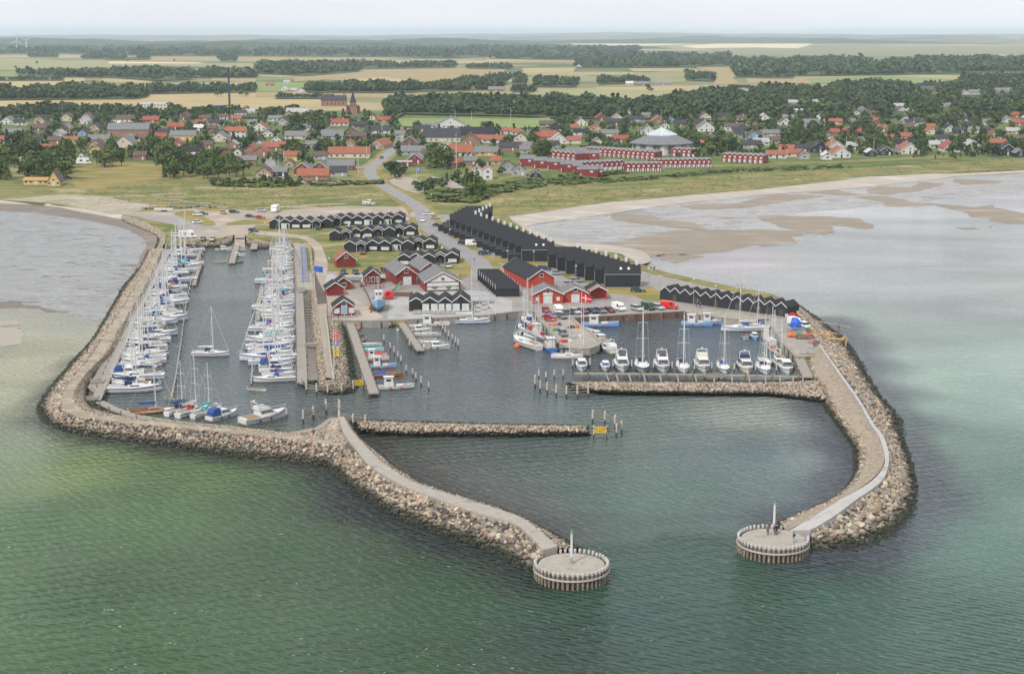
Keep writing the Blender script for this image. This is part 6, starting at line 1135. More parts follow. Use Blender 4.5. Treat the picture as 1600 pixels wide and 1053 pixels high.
put(S11, 1160, 517, 268, 'long white sailing yacht moored inside the east quay', 'sailboat', {'sail_cover': m_white, 'spray_hood': m_blue}); put(P_D[0], 1164, 528, 5, 'round blue rowing boat below the long white yacht', 'rowing boat', {'hull': m_lblue}, 1.1); put(P_M[1], 1179, 529, 178, 'white and blue cabin boat beside the blue rowing boat', 'motorboat', {'hull': m_lblue}, .8)
cq = cutter(7.5, 2.8, 1.0, m_gel, m_white, m_green, True); cq.location = G(1197, 526); cq.rotation_euler = (0, 0, -radians(10)); tag(cq, 'white and green fishing boat by the east quay corner', 'fishing boat')
q = sailboat(6.8, 2.4, .8, 10.5, cover=None, spray=None, strp=m_red, cabin=m_varn); q.location = G(1208, 548); q.rotation_euler = (0, 0, -radians(175)); tag(q, 'white sailboat with varnished wooden deck at the east quay', 'sailboat'); q = sailboat(7, 2.4, .8, 10, cover=m_white, spray=None, strp=m_varn, cabin=m_varn); q.location = G(1219, 563); q.rotation_euler = (0, 0, -radians(178)); tag(q, 'small sailboat with red brown deck, nearest to the east quay corner', 'sailboat')
put(P_S[3], 1196, 569, 170, 'white sailboat with thin mast between the tan and corner boats', 'sailboat', {'spray_hood': None}, 1.05)
# east jetty row, bows towards the camera
for x, y, pr, l, c, sc, mt in [(909,580,P_M[1],'small white cabin boat, leftmost on the east jetty','motorboat',1.0,None),(946,580,P_M[1],'small white boat with blue windscreen cover, second on the east jetty','motorboat',.82,{'windscreen':m_blue}),(972,580,P_M[0],'white flybridge motor yacht left of the grey sailboat on the east jetty','motor yacht',1.06,None),(1003,581,P_S[0],'grey decked sailboat with tall mast between the two flybridge yachts','sailboat',1.05,{'hull':m_grey,'sail_cover':m_navy,'spray_hood':m_navy}),(1035,581,P_M[0],'white flybridge motor yacht right of the grey sailboat on the east jetty','motor yacht',1.08,None),(1067,582,P_S[1],'white sailboat with navy hood in the middle of the east jetty','sailboat',1.05,None),(1098,581,P_M[2],'tan white motor cruiser with dark screen on the east jetty','motor yacht',1.15,{'hull':m_cream,'canopy':m_cream}),(1130,582,P_S[4],'white motor sailer with twin rig on the east jetty','sailboat',.85,{'sail_cover':None}),(1165,583,P_M[2],'cream white motor cruiser right of the motor sailer','motor yacht',1.1,{'hull':m_cream,'canopy':m_navy}),(1193,583,P_S[2],'large white sailing yacht near the right end of the east jetty','sailboat',.8,{'sail_cover':m_white}),(1228,584,P_M[1],'broad white cabin boat, rightmost on the east jetty','motorboat',1.15,None)]: put(pr, x, y-1.5-3.2*sc*.8, 180, l, c, mt, sc*1.15, 'boats moored bow on at the east jetty')
put(P_S[1], 832, 500, -15, 'white sailboat closest to the quay on the west side of the pier', 'sailboat', {'sail_cover': m_blue, 'spray_hood': None}, .9); put(P_S[3], 846, 528, -20, 'small white sailboat with red hood squeezed beside the pier wall', 'sailboat', None, .85)
put(P_M[1], 931, 527, -22, 'white cabin boat, second along the east side of the pier from the quay', 'motorboat', None, .95); put(P_S[0], 1187, 513, 265, 'white sailboat behind the fishing boat at the east quay corner', 'sailboat', {'sail_cover': m_blue}, .9); put(P_S[3], 1206, 536, 5, 'small sailboat with bare boom along the east quay', 'sailboat', {'spray_hood': None}); put(P_M[0], 1216, 571, 178, 'white flybridge cruiser left of the rightmost cabin boat', 'motor yacht', None, .8)
put(P_D[1], 812, 520, 10, 'white dinghy behind the ketch', 'dinghy')
put(P_S[0], 818, 516, -18, 'white sailboat with dark blue cover just behind the ketch', 'sailboat', {'sail_cover': m_navy}, .85); put(P_S[3], 842, 511, -20, 'small white sailboat with blue cover near the pier root', 'sailboat', {'spray_hood': m_blue}, .9)
for q in P_S+P_M+P_D: drop(q)
drop(pp)
# boat on land in the lot
def trailerboat(px, py, lab): 
    q = motorboat(6.5, 2.4, .9, False, arch=False); p = G(px, py, 1.85); q.location = (p.x, p.y, 2.75); q.rotation_euler = (0, 0, 1.2); tag(q, lab, 'motorboat')
trailerboat(576, 322, 'white motorboat on a trailer in the dry grass behind the cabins')
# ================================================================ VEHICLES
CARP = {}
def paint(n, c): return mat('car_'+n, [c, tuple(v*.9 for v in c)], scale=.3, rough=.25)
CC = dict(silver=paint('silver', (.42,.43,.45)), grey=paint('grey', (.14,.15,.16)), dark=paint('dark', (.03,.035,.045)), blue=paint('blue', (.03,.06,.16)), red=paint('red', (.38,.02,.02)), maroon=paint('maroon', (.13,.015,.02)), white=paint('white', (.78,.78,.77)), green=paint('green', (.03,.08,.05)), orange=paint('orange', (.55,.18,.05)), brightred=paint('bright_red', (.72,.02,.015)), beige=paint('beige', (.45,.40,.32)))
def mkcar(kind):
    r = empty(kind, (0, 0, 0)); b = CC['silver']
    L, W, H = dict(parked_car=(4.2, 1.75, 1.45), estate_car=(4.6, 1.78, 1.5), van=(5.0, 1.95, 2.2), camper=(6.6, 2.3, 2.9))[kind]; hw = W/2
    if kind in ('parked_car', 'estate_car'):
        pr = [(-L/2, .35), (-L/2, .78), (-L/2+.15, .92), (L/2-1.1, .93), (L/2-.12, .74), (L/2, .6), (L/2, .35)]; g = [(-L/2+(.25 if kind == 'parked_car' else .12), .9), (-L/2+(.75 if kind == 'parked_car' else .35), H-.03), (L/2-2.0, H-.03), (L/2-1.15, .9)]
    elif kind == 'van': pr = [(-L/2, .35), (-L/2, H), (L/2-1.7, H), (L/2-1.0, 1.15), (L/2-.08, .98), (L/2, .8), (L/2, .35)]; g = [(L/2-2.3, 1.2), (L/2-2.3, H-.25), (L/2-1.62, H-.2), (L/2-1.0, 1.2)]
    else: pr = [(-L/2, .4), (-L/2, H), (L/2-1.2, H), (L/2-.7, 2.2), (L/2-1.3, 2.1), (L/2-.75, 1.25), (L/2-.05, 1.0), (L/2, .4)]; g = [(L/2-2.0, 1.25), (L/2-2.0, 1.9), (L/2-1.35, 1.95), (L/2-.78, 1.25)]
    n = len(pr); mb = MB(); mb.loft([[(x*hw*k, y, z) for y, z in pr] for x, k in ((-1, 1), (1, 1))]); mb.build('body', b, r)
    k = .84 if kind in ('parked_car', 'estate_car') else 1.012
    mb = MB(); m_ = len(g)
    if kind in ('parked_car', 'estate_car'):
        rg = [(-hw*.97, g[0][0], g[0][1]), (hw*.97, g[0][0], g[0][1]), (hw*.97, g[3][0], g[3][1]), (-hw*.97, g[3][0], g[3][1]), (-hw*k, g[1][0], g[1][1]), (hw*k, g[1][0], g[1][1]), (hw*k, g[2][0], g[2][1]), (-hw*k, g[2][0], g[2][1])]
        mb.add(rg, [(0,3,2,1),(4,5,6,7),(0,1,5,4),(1,2,6,5),(2,3,7,6),(3,0,4,7)]).build('window_band', m_glass, r); MB().box(-hw*k+.01, hw*k-.01, g[1][0], g[2][0]+.04, H-.035, H+.01).build('roof', b, r)
    else: mb.loft([[(x*hw*k, y, z) for y, z in g] for x in (-1, 1)]).build('windscreen', m_glass, r)
    if kind == 'camper':
        for sx in (-1, 1): MB().box(sx*hw-.02, sx*hw+.02, -1.6, -.4, 1.5, 2.2).build('window', m_glass, r)
    for sx in (-1, 1):
        for y in (-L*.3, L*.31): w_ = MB().cyl((sx*(hw-.2), y, .32), (sx*(hw+.02), y, .32), .32, .32, 10).build('wheel', m_black, r); MB().cyl((sx*(hw-.0), y, .32), (sx*(hw+.03), y, .32), .18, .18, 8).build('rim', m_alu, w_)
        MB().box(sx*hw*.72-.14, sx*hw*.72+.14, L/2-.03, L/2+.015, .6, .74).build('headlight', m_curt, r); MB().box(sx*hw*.8-.1, sx*hw*.8+.1, -L/2-.015, -L/2+.02, .65, .82).build('tail_light', m_red, r)
    return r
for k in ('parked_car', 'estate_car', 'van', 'camper'): CARP[k] = mkcar(k)
CARS = [(889,491,'estate_car','grey',60,'in the front quay row by the steel wall'),(899,490,'parked_car','silver',150,0),(911,489.5,'parked_car','maroon',150,0),(925,489,'parked_car','dark',150,0),(938,488.5,'estate_car','grey',150,0),(952,487.5,'parked_car','maroon',150,0),(967,484.5,'van','white',150,0),(995,485,'estate_car','silver',150,0),(1013,483.5,'van','green',150,0),(1029,483,'parked_car','silver',150,0),(1046,482,'van','brightred',110,0)]
for i, t in enumerate(CARS):
    put(CARP[t[2]], t[0], t[1], t[4], '%s %s in the quayside row behind the steel wall, %s from left' % ('bright red' if t[3] == 'brightred' else t[3], 'van' if t[2] == 'van' else 'car', nth(i)), 'van' if t[2] == 'van' else 'car', {'body': CC[t[3]], 'roof': CC[t[3]]}, 1.0 if t[2] != 'van' else .95, 'cars parked along the quay', 1.84)
C2 = [(880,524,'estate_car','grey',170,'grey car parked alone on the fishing pier'),(878,497,'estate_car','grey',160,'grey car behind the white van on the pier'),(873,490,'van','white',170,'small white van at the root of the fishing pier'),(853,488,'parked_car','red',160,'red car beside the coral shop'),(857,499,'parked_car','red',100,'red car among nets on the fishing pier'),(997,456,'estate_car','green',95,'dark green estate car on the asphalt below the black terraces'),(850,422,'estate_car','blue',95,'dark blue car parked in the grass strip below the black terraces'),(871,429,'parked_car','silver',75,'silver car parked behind the red hall'),(901,441,'estate_car','silver',70,'silver estate car nearest to the black terrace block'),(891,446,'estate_car','silver',80,'pale car beside the silver estate below the terraces'),
 (608,429,'parked_car','dark',150,'dark car behind the black roofed red house, right one'),(587,427,'parked_car','maroon',150,'maroon car behind the red house'),(556,428,'parked_car','dark',165,'dark car between red shed and red house, right one'),(537,428,'parked_car','dark',165,'dark car between red shed and red house, left one'),(601,425,'estate_car','dark',160,'dark estate car at the lawn edge behind the red house'),(567,397,'parked_car','maroon',180,'maroon car parked in front of the third cabin row'),(700,418,'parked_car','silver',170,'silver car right of the front cabin row entrance'),(683,418,'parked_car','maroon',175,'maroon car at the front cabin row'),(497,358.5,'parked_car','dark',175,'dark car at the porch of the rearmost cabin row'),
 (660,346,'parked_car','white',175,'white car driving on the main road'),(596,248,'parked_car','maroon',190,'maroon car driving on the main road near the orange roofs'),
 (684,354,'parked_car','dark',95,'dark car in the terrace parking, upper left'),(693,357,'parked_car','blue',95,'blue car in the terrace parking beside the dark one'),(704,359,'parked_car','grey',95,'grey car in the terrace parking, third'),(670,336,'estate_car','white',80,'white car at the upper end of the terrace parking'),(680,342,'parked_car','silver',80,'silver car second at the terrace parking top'),(724,371,'parked_car','grey',90,'grey car under the terrace carports, higher one'),(725,382,'estate_car','dark',95,'dark car behind the white van by the carports'),(738,384,'van','white',95,'white van parked by the terrace carports'),(757,398,'estate_car','blue',90,'dark blue car at the lower terrace parking'),(745,383,'parked_car','dark',90,'dark car right of the white van by the carports'),
 (309,337,'parked_car','white',85,'white car in the gravel lot beside a dark one'),(318,336,'parked_car','dark',85,'dark car in the gravel lot beside a white one'),(349,334,'parked_car','orange',150,'orange car in the gravel lot'),(366,333,'estate_car','dark',100,'dark car with trailer in the gravel lot'),(391,340,'parked_car','dark',100,'dark car at the right of the gravel lot'),(309,349,'parked_car','white',60,'white small car on the grass island in the lot'),(409,331,'parked_car','silver',120,'silver car beside the white lorry'),(407,342,'parked_car','red',90,'red car left of the rearmost cabins'),(280,366,'estate_car','dark',80,'dark car behind the white camper'),(277,370,'estate_car','white',80,'white car beside the camper at the basin corner'),(317,376,'parked_car','grey',180,'grey car by the basin bank, left one'),(332,376,'parked_car','silver',180,'silver car by the basin bank, right one'),(396,362,'parked_car','dark',120,'dark car by the grass right of the boat ramp'),(107,279,'parked_car','dark',90,'dark car in the meadow beside the thatched farmhouse'),(622,218,'parked_car','silver',10,'silver car far up the main road')]
for x, y, k, c, dg, l in C2: put(CARP[k], x, y, dg, l, 'van' if k == 'van' else 'car', {'body': CC[c], 'roof': CC[c]}, 1.0, None, 1.85)
put(CARP['camper'], 293, 372, 75, 'large white camper van parked at the corner of the left basin', 'camper van', {'body': CC['white']}, 1.0, None, 1.85); put(CARP['camper'], 430, 331, 185, 'white lorry parked at the back of the gravel lot', 'lorry', {'body': CC['white']}, 1.0, None, 1.85, 'lorry')
put(CARP['van'], 1242, 509, 160, 'white van behind the blue tarpaulin stack on the east quay', 'van', {'body': CC['white']}, 1.0, None, 1.85); put(CARP['estate_car'], 1258, 512, 165, 'white car right of the blue tarpaulin stack', 'car', {'body': CC['white'], 'roof': CC['white']}, 1.0, None, 1.85)
put(CARP['camper'], 131, 257, 80, 'white caravan at the edge of the dry meadow', 'caravan', {'body': CC['white']}, 1.3, None, 1.85, 'caravan')
for q in CARP.values(): drop(q)
# ================================================================ PEOPLE
def person(px, py, z, rz, top, legs, lab, hair=(.06,.04,.03), arms=0, h=1.75, lean=0, sit=False):
    k = h/1.75; me = bpy.data.meshes.new('person'); r = bpy.data.objects.new('person', me); COL.objects.link(r)
    V = [(0,0,.95),(0,0,1.15),(0,.01,1.38),(0,.01,1.5),(0,.02,1.62),(0,.03,1.72),(-.09,0,.9),(-.11,.02,.5),(-.11,-.02,.08),(-.11,.12,.04),(.09,0,.9),(.12,-.03,.5),(.13,.0,.08),(.13,.14,.04)]
    E = [(0,1),(1,2),(2,3),(3,4),(4,5),(0,6),(6,7),(7,8),(8,9),(0,10),(10,11),(11,12),(12,13)]; rad = [.155,.15,.17,.06,.1,.08,.1,.065,.05,.04,.1,.065,.05,.04]
    for s in (-1, 1):
        b = len(V); V += [(s*.19,0,1.42), (s*.26,.03,1.15), (s*.24,.16,.93), (s*.23,.2,.85)] if not arms else [(s*.19,0,1.42), (s*.27,.14,1.2), (s*.1,.36,1.36), (s*.06,.4,1.42)]; E += [(2, b), (b, b+1), (b+1, b+2), (b+2, b+3)]; rad += [.06, .045, .035, .03]
    me.from_pydata([(x*k, y*k, zz*k) for x, y, zz in V], E, []); md = r.modifiers.new('s', 'SKIN'); me.skin_vertices
    for i, v in enumerate(me.skin_vertices[0].data): v.radius = (rad[i]*k, rad[i]*.8*k if i in (0, 1, 2) else rad[i]*k); v.use_root = i == 0
    r.modifiers.new('d', 'SUBSURF').levels = 1; dg = bpy.context.evaluated_depsgraph_get(); m2 = bpy.data.meshes.new_from_object(r.evaluated_get(dg)); r.modifiers.clear(); r.data = m2
    m2.materials.clear()
    for n, c in (('skin', (.5,.32,.23)), ('top_%d' % (hash(str(top)) % 997), top), ('legs_%d' % (hash(str(legs)) % 997), legs), ('shoes', (.03,.03,.03))): m2.materials.append(mat('cloth_'+n, [c, tuple(v*.8 for v in c)], scale=6, rough=.9))
    for p in m2.polygons:
        zc = p.center.z/k; p.material_index = 3 if zc < .1 else 2 if zc < .98 and abs(p.center.x) < .21*k else 1 if zc < 1.5 and (not (zc < 1.0 and abs(p.center.x) > .2*k)) else 0; p.use_smooth = True
    MB().lathe([(.02, 1.78*k), (.085*k, 1.75*k), (.115*k, 1.68*k), (.112*k, 1.62*k)], 8, (0, .0)).build('hair', mat('hair_%d' % int(hair[0]*999), [hair, tuple(v*.7 for v in hair)], scale=9, rough=.7), r)
    p = G(px, py, z); r.location = (p.x, p.y, z); r.rotation_euler = (0, 0, rz); tag(r, lab, 'person'); return r
person(1199.5, 836, 2.02, .4, (.35,.07,.06), (.03,.04,.08), 'person in red top and dark trousers standing left of the light post'); person(1210, 835.5, 2.02, 2.2, (.05,.05,.08), (.04,.04,.05), 'person in dark jacket just right of the light post'); person(1213.5, 835, 2.02, 2.5, (.03,.03,.04), (.03,.03,.03), 'person in black clothes, rightmost beside the light post')
person(1240, 848, 2.02, -1.0, (.03,.03,.035), (.25,.38,.6), 'person in black top and light blue jeans near the pier head edge', arms=1)
QP = [(1017.5,424,'black','white','left one of the pair walking on the shore lane'),(1022,424,'black','grey','in dark clothes, right one of the pair on the shore lane'),(1152,452,'grey','white','in pale top near the shore behind the boat sheds'),(1158,451,'black','black','in black near the shore behind the boat sheds'),(1278,543,'black','white','in white and black at the start of the concrete wall'),(514,409,'white','grey','in white by the path near the red shed'),(518,412,'grey','black','in grey by the path near the red shed'),(529,499,'black','blue','in black on the quay below the red kiosk'),(518,497,'red','grey','in red on the quay corner beside the red kiosk'),(715,435,'white','grey','in white walking on the road behind the warehouses'),(719,435,'grey','blue','in grey walking on the road behind the warehouses'),(741,411,'red','red','in red by the road bend'),(652,349,'white','blue','walking beside the white car on the main road'),(1088,480,'black','maroon','in dark red at the head of the east quay'),(1094,482,'black','blue','in black at the head of the east quay'),(135,326,'black','black','in black on the left beach, left of the group'),(139,326.5,'red','grey','in red on the left beach'),(142,326,'black','grey','in grey on the left beach, right of the group'),(1547,361,'black','white','wading alone in the shallow water at the right'),(865,455,'white','blue','in front of the coral red shop'),(646,380,'white','white','')]
CL = dict(black=(.03,.03,.035), white=(.7,.7,.68), grey=(.2,.2,.22), blue=(.06,.12,.3), red=(.45,.05,.05), maroon=(.2,.03,.04))
for x, y, a, b, l in QP[:-1]: person(x, y, 0.05 if x > 1500 or x < 150 else 1.86, R.uniform(0, 6), CL[a], CL[b], 'person '+l, h=1.75)
# ================================================================ FLAGS, LAMPS, HARBOUR GEAR
def flagpole(px, py, h, lab, flag=None, z=1.84, th=.09):
    r = empty('flagpole', G(px, py, z), 0, lab, 'flagpole'); MB().cyl((0, 0, 0), (0, 0, h), th, th*.6, 7).build('pole', m_white, r); MB().lathe([(.03, h), (.13, h+.1), (.03, h+.22)], 7).build('finial', m_yellow, r)
    if flag:
        c1, c2, w_, hh, zt, droop = flag
        def wav(x0, x1, z0, z1, nm, m, off=0):
            mb = MB(); n = 8; rg = []
            for i in range(n+1):
                x = x0+(x1-x0)*i/n; y = .16*sin(x*3.1)*min(1, x)+off; dz = -droop*x; rg.append([(x+.06, y, z0+dz), (x+.06, y, z1+dz)])
            mb.loft(rg, close=False, caps=False); return mb.build(nm, m, r, fix=False)
        wav(0, w_, zt-hh, zt, 'flag', c1)
        if c2:
            for of in (-.015, .015): wav(w_*.32, w_*.44, zt-hh, zt, 'flag_cross', c2, of); wav(0, w_, zt-hh*.58, zt-hh*.42, 'flag_cross', c2, of)
    return r
m_fred = mat('flag_red', [(.65,.02,.03),(.5,.015,.02)], scale=2, rough=.8); m_fblue = mat('flag_blue', [(.03,.12,.5),(.03,.1,.4)], scale=2, rough=.8); m_fy = mat('flag_yellow', [(.75,.6,.03),(.65,.5,.02)], scale=2, rough=.8)
flagpole(908, 538, 13, 'white flagpole on the fishing pier flying the red flag with white cross', (m_fred, m_white, 2.4, 1.8, 12.8, .25), th=.12); flagpole(911.5, 540, 10.5, 'bare white pole right of the flag on the fishing pier', th=.12); flagpole(890, 528, 8.5, 'thin dark pole on the fishing pier left of the flag', th=.07)
flagpole(491.5, 447, 6.5, 'white flagpole with blue flag at the head of the mole', (m_fblue, None, 2.6, 1.8, 6.3, .15)); flagpole(651, 289, 9, 'flagpole with blue flag beside the main road gravel lot', (m_fblue, m_white, 2.4, 1.6, 8.8, .1)); flagpole(1094, 243, 10, 'flagpole with red flag beside the round hall', (m_fred, m_white, 2.4, 1.6, 9.8, .2))
for i, (m1, m2) in enumerate(((m_fred, m_white), (m_fred, m_white), (m_fblue, m_white), (m_fy, m_fblue), (m_fy, m_fred))):
    q = flagpole(522, 562+i*8.5, 7.2, '%s flag on the mole, %s from the land' % (['red and white', 'red and white', 'blue and white', 'yellow and blue', 'yellow and red'][i], nth(i)), (m1, m2, 1.2, .8, 7.0, .35)); q['group'] = 'line of flags on the mole'
FP = [(56,200,9),(109,208,8),(172,219,6),(266,200,9),(283,196,9),(363,193,8),(435,262,7),(444,257,9),(557,180,9),(597,214,14),(550,182,8),(560,271,11),(573,249,8),(578,246,8),(538,165,5),(713,256,14),(713,272,22),(737,190,9),(798,186,10),(711,188,9),(825,219,9),(997,222,10),(1000,222,10),(1033,189,10),(1082,239,7),(1110,194,9),(1165,226,8),(1198,226,7),(1173,199,8),(1299,238,10),(1322,238,10),(1365,238,9),(1472,163,7),(1502,218,7),(1557,183,5),(1590,226,8),(1280,195,9),(1150,193,5),(1384,172,6),(1122,166,9)]
for i, (x, y, h) in enumerate(FP):
    q = flagpole(x, y, h, 'bare white flagpole among the gardens, %s from left' % nth(sorted(range(len(FP)), key=lambda k: FP[k][0]).index(i)), None, th=.16); q['group'] = 'bare flagpoles in town'
def lamp(px, py, h=5.5, i=0, lab=''):
    r = empty('street_lamp', G(px, py, 1.84), 0, lab, 'street lamp', 'street lamps'); MB().cyl((0, 0, 0), (0, 0, h), .07, .05, 6).build('pole', m_grey, r); MB().lathe([(.1, h), (.28, h+.1), (.3, h+.32), (.1, h+.45)], 8).build('lamp_head', m_white, r)
LP_ = [(588,266,'at the upper road bend'),(620,292,'left of the flagpole gravel lot'),(640,304,'right of the main road below the flagpole'),(661,314,'right side of the road above the junction'),(674,324,'at the road junction'),(634,326,'left of the road junction in dry grass'),(672,360,'beside the main road by the second cabin row'),(703,383,'beside the main road by the third cabin row'),(735,405,'at the road bend below the white van'),(793,419,'below the far black terrace block'),(834,420,'on the lawn below the far terrace block'),(900,444,'at the left corner of the near terrace block'),(1013,449,'right of the near terrace block'),(1031,462,'at the left end of the long boat shed'),(485,375,'where the sand path bends'),(415,372,'beside the path left of the cabins'),(1117,499,'on the east quay edge behind the blue boats'),(1083,487,'at the corner where steel wall meets the east quay')]
for i, (x, y, l) in enumerate(LP_): lamp(x, y, 5.5 if i < 16 else 9, i, 'slim grey street lamp '+l)
# life-work on the east quay
def heap(px, py, lab, cat, parts, name):
    r = empty(name, G(px, py, 1.84), 0, lab, cat)
    for nm, m, kind, a in parts:
        if kind == 'lump':
            bm = bmesh.new(); bmesh.ops.create_icosphere(bm, subdivisions=2, radius=1); rr = random.Random(a[6])
            for v in bm.verts: v.co = Vector((v.co.x*a[3], v.co.y*a[4], max(-.1, v.co.z)*a[5]))*rr.uniform(.8, 1.15)+Vector(a[:3])
            me = bpy.data.meshes.new(nm); bm.to_mesh(me); bm.free(); me.materials.append(m); o = bpy.data.objects.new(nm, me); COL.objects.link(o); o.parent = r
        else: MB().box(*a).build(nm, m, r)
    return r
heap(1242, 517, 'stack of gear under a bright blue tarpaulin on the east quay', 'tarpaulin stack', [('tarpaulin', mat('bright_blue_tarp', [(.02,.12,.6),(.02,.09,.45)], scale=2, rough=.6), 'lump', (0,0,1.2,1.5,1.4,2.4,1)), ('pallet', m_wood, 'box', (-1.5,1.5,-1.3,1.3,0,.3))], 'covered_stack')
heap(1243, 526, 'heap of orange and green fishing nets in front of the blue tarpaulin stack', 'nets', [('net', m_orange, 'lump', (-1,0,.2,1.4,1,.9,2)), ('net', m_green, 'lump', (1.2,.4,.2,1.3,1,.8,3)), ('net', m_red, 'lump', (2.8,-.3,.2,1.4,.8,.6,4))], 'net_heap')
heap(1258, 529, 'long heap of rust red fishing nets on the east quay', 'nets', [('net', m_steel, 'lump', (0,0,.1,2.6,1,.7,6))], 'net_heap'); heap(1270, 535, 'pinkish net pile near the start of the concrete wall', 'nets', [('net', mat('pink_net', [(.42,.14,.16),(.3,.12,.12)], scale=3), 'lump', (0,0,.1,1.4,1,.9,7))], 'net_heap')
heap(1238, 495, 'red and rusty gear beside the end of the long boat shed', 'gear heap', [('float', m_red, 'lump', (0,0,.3,1.2,.9,.9,8)), ('crate', m_orange, 'box', (1.2,2.3,-.5,.5,0,.8)), ('drum', m_white, 'box', (-2,-1.2,-.4,.4,0,.9))], 'gear_heap')
heap(858, 502, 'red crates and nets on the fishing pier', 'gear heap', [('crate', m_red, 'box', (-1,0,-.5,.5,0,.7)), ('net', m_orange, 'lump', (1,0,.1,1.1,.8,.6,9)), ('crate', m_bluep, 'box', (.1,.9,-.9,-.2,0,.6))], 'gear_heap')
for i, (x, y, nm, m1, m2) in enumerate([(868,508,'orange net and blue crate',m_orange,m_blue),(873,516,'green net and yellow crate',m_green,m_yellow),(884,534,'red crate and white box',m_red,m_white),(900,527,'grey net beside a white box',m_grey,m_white),(896,512,'dark tyres and an orange crate',m_black,m_orange),(862,492,'blue barrel and brown net',m_bluep,m_steel)]):
    heap(x, y, nm+' lying on the fishing pier', 'gear heap', [('net', m1, 'lump', (-.6,0,.1,1.1,.8,.55,20+i)), ('crate', m2, 'box', (.6,1.5,-.4,.4,0,.6))], 'gear_heap')
heap(1262, 553, 'flat concrete block lying on the lower east quay', 'block', [('block', m_quay, 'box', (-1.6,1.6,-.6,.6,0,.35)), ('ring', m_steel, 'box', (-.2,.2,-.2,.2,.35,.5))], 'concrete_block')
m_newwood = mat('new_timber', [(.55,.36,.17),(.48,.3,.13),(.62,.43,.22)], scale=1.5, rough=.8)
r = empty('timber_frame', G(1290, 531, 1.6), -.45, 'fresh yellow timber lattice frames lying over the outer rocks', 'timber frame'); rr = random.Random(3)
for i in range(16): MB().obox((rr.uniform(-1, 5), rr.uniform(-2.5, 2.5), .5+rr.uniform(-.4, .5)), 4.2, .18, .18, rr.choice((.1, .15, 1.5, 1.45))+rr.uniform(-.1, .1)).build('timber', m_newwood, r)
for i in range(7): MB().cyl((4.5+i*.15, 1.6-i*.5, -1.6), (4.6+i*.2, 1.8-i*.5, .9+rr.uniform(-.5, .5)), .12, .12, 5).build('upright', m_newwood, r)
r = empty('timber_frame', G(1288, 526, 1.8), .4, 'tan timber posts and crates at the top edge of the outer rocks', 'timber frame')
for i in range(9): MB().obox((rr.uniform(-5, 3), rr.uniform(-2, 2), .3+rr.uniform(0, .8)), 3.5, .22, .22, rr.uniform(0, 3)).build('timber', m_newwood, r)
# blue lattice crane boom lying beside the jetty head
ga, gb = G(477, 441, 1.9), G(473.5, 386, 1.9); Lg = (gb-ga).length; r = empty('gangway', ga, atan2(gb.y-ga.y, gb.x-ga.x)-pi/2, 'long blue lattice gangway lying along the head of the mole', 'gangway')
m_lat = mat('faded_blue_steel', [(.15,.2,.42),(.2,.25,.46)], scale=1, rough=.5)
for xx in (-.9, .9): MB().box(xx-.1, xx+.1, 0, Lg, .1, .4).build('side_rail', m_lat, r)
for i in range(32): MB().obox((0, Lg*(i+.5)/32, .2), 2.0, .2, .12, .5*(-1)**i).build('brace', m_lat, r)
heap(471, 455, 'blue trolley and crates at the near end of the blue gangway', 'trolley', [('crate', m_blue, 'box', (-1,0,-.5,.5,0,1)), ('crate', m_bluep, 'box', (.1,1.1,-.4,.5,0,.8)), ('frame', m_grey, 'box', (-1.2,1.2,-.7,-.5,.0,1.3))], 'trolley')
for i, (x, y) in enumerate(((575,448),(590,450),(597,449))): dup_ = heap(x, y, 'dark red garden table in front of the black roofed red house, %s from left' % nth(i), 'table', [('tabletop', m_red, 'box', (-.9,.9,-.4,.4,.7,.78)), ('leg', m_red, 'box', (-.6,-.45,-.3,.3,0,.7)), ('leg', m_red, 'box', (.45,.6,-.3,.3,0,.7))], 'garden_table')
for i, (x, y) in enumerate([(268,325),(285,326),(300,325),(230,327),(312,324),(330,325)]): heap(x, y, 'stack of dark boat trailers and frames at the lot edge, %s from left' % nth([1,2,3,0,4,5][i]), 'trailer', [('frame', m_steel, 'box', (-2.5,2.5,-.6,.6,.4,.6)), ('wheel', m_black, 'box', (-.8,-.3,-.9,.9,0,.6)), ('cradle', m_grey, 'box', (1,1.3,-.9,.9,.6,1.4))], 'boat_trailer')
heap(256, 330.5, 'long silver trailer rack in the grass above the asphalt strip', 'trailer', [('frame', m_alu, 'box', (-4,4,-.8,.8,.6,1.4)), ('wheel', m_black, 'box', (-1,0,-1,1,0,.6)), ('wheel', m_black, 'box', (.3,1.3,-1,1,0,.6))], 'boat_trailer')
for i, (x, y) in enumerate([(545,325),(553,325),(561,325)]): heap(x, y, 'purple grey bench frame in dry grass behind the cabins, %s from left' % nth(i), 'bench', [('seat', m_grey, 'box', (-1,1,-.3,.3,.4,.5)), ('leg', m_grey, 'box', (-.9,-.7,-.3,.3,0,.4)), ('leg', m_grey, 'box', (.7,.9,-.3,.3,0,.4))], 'bench')
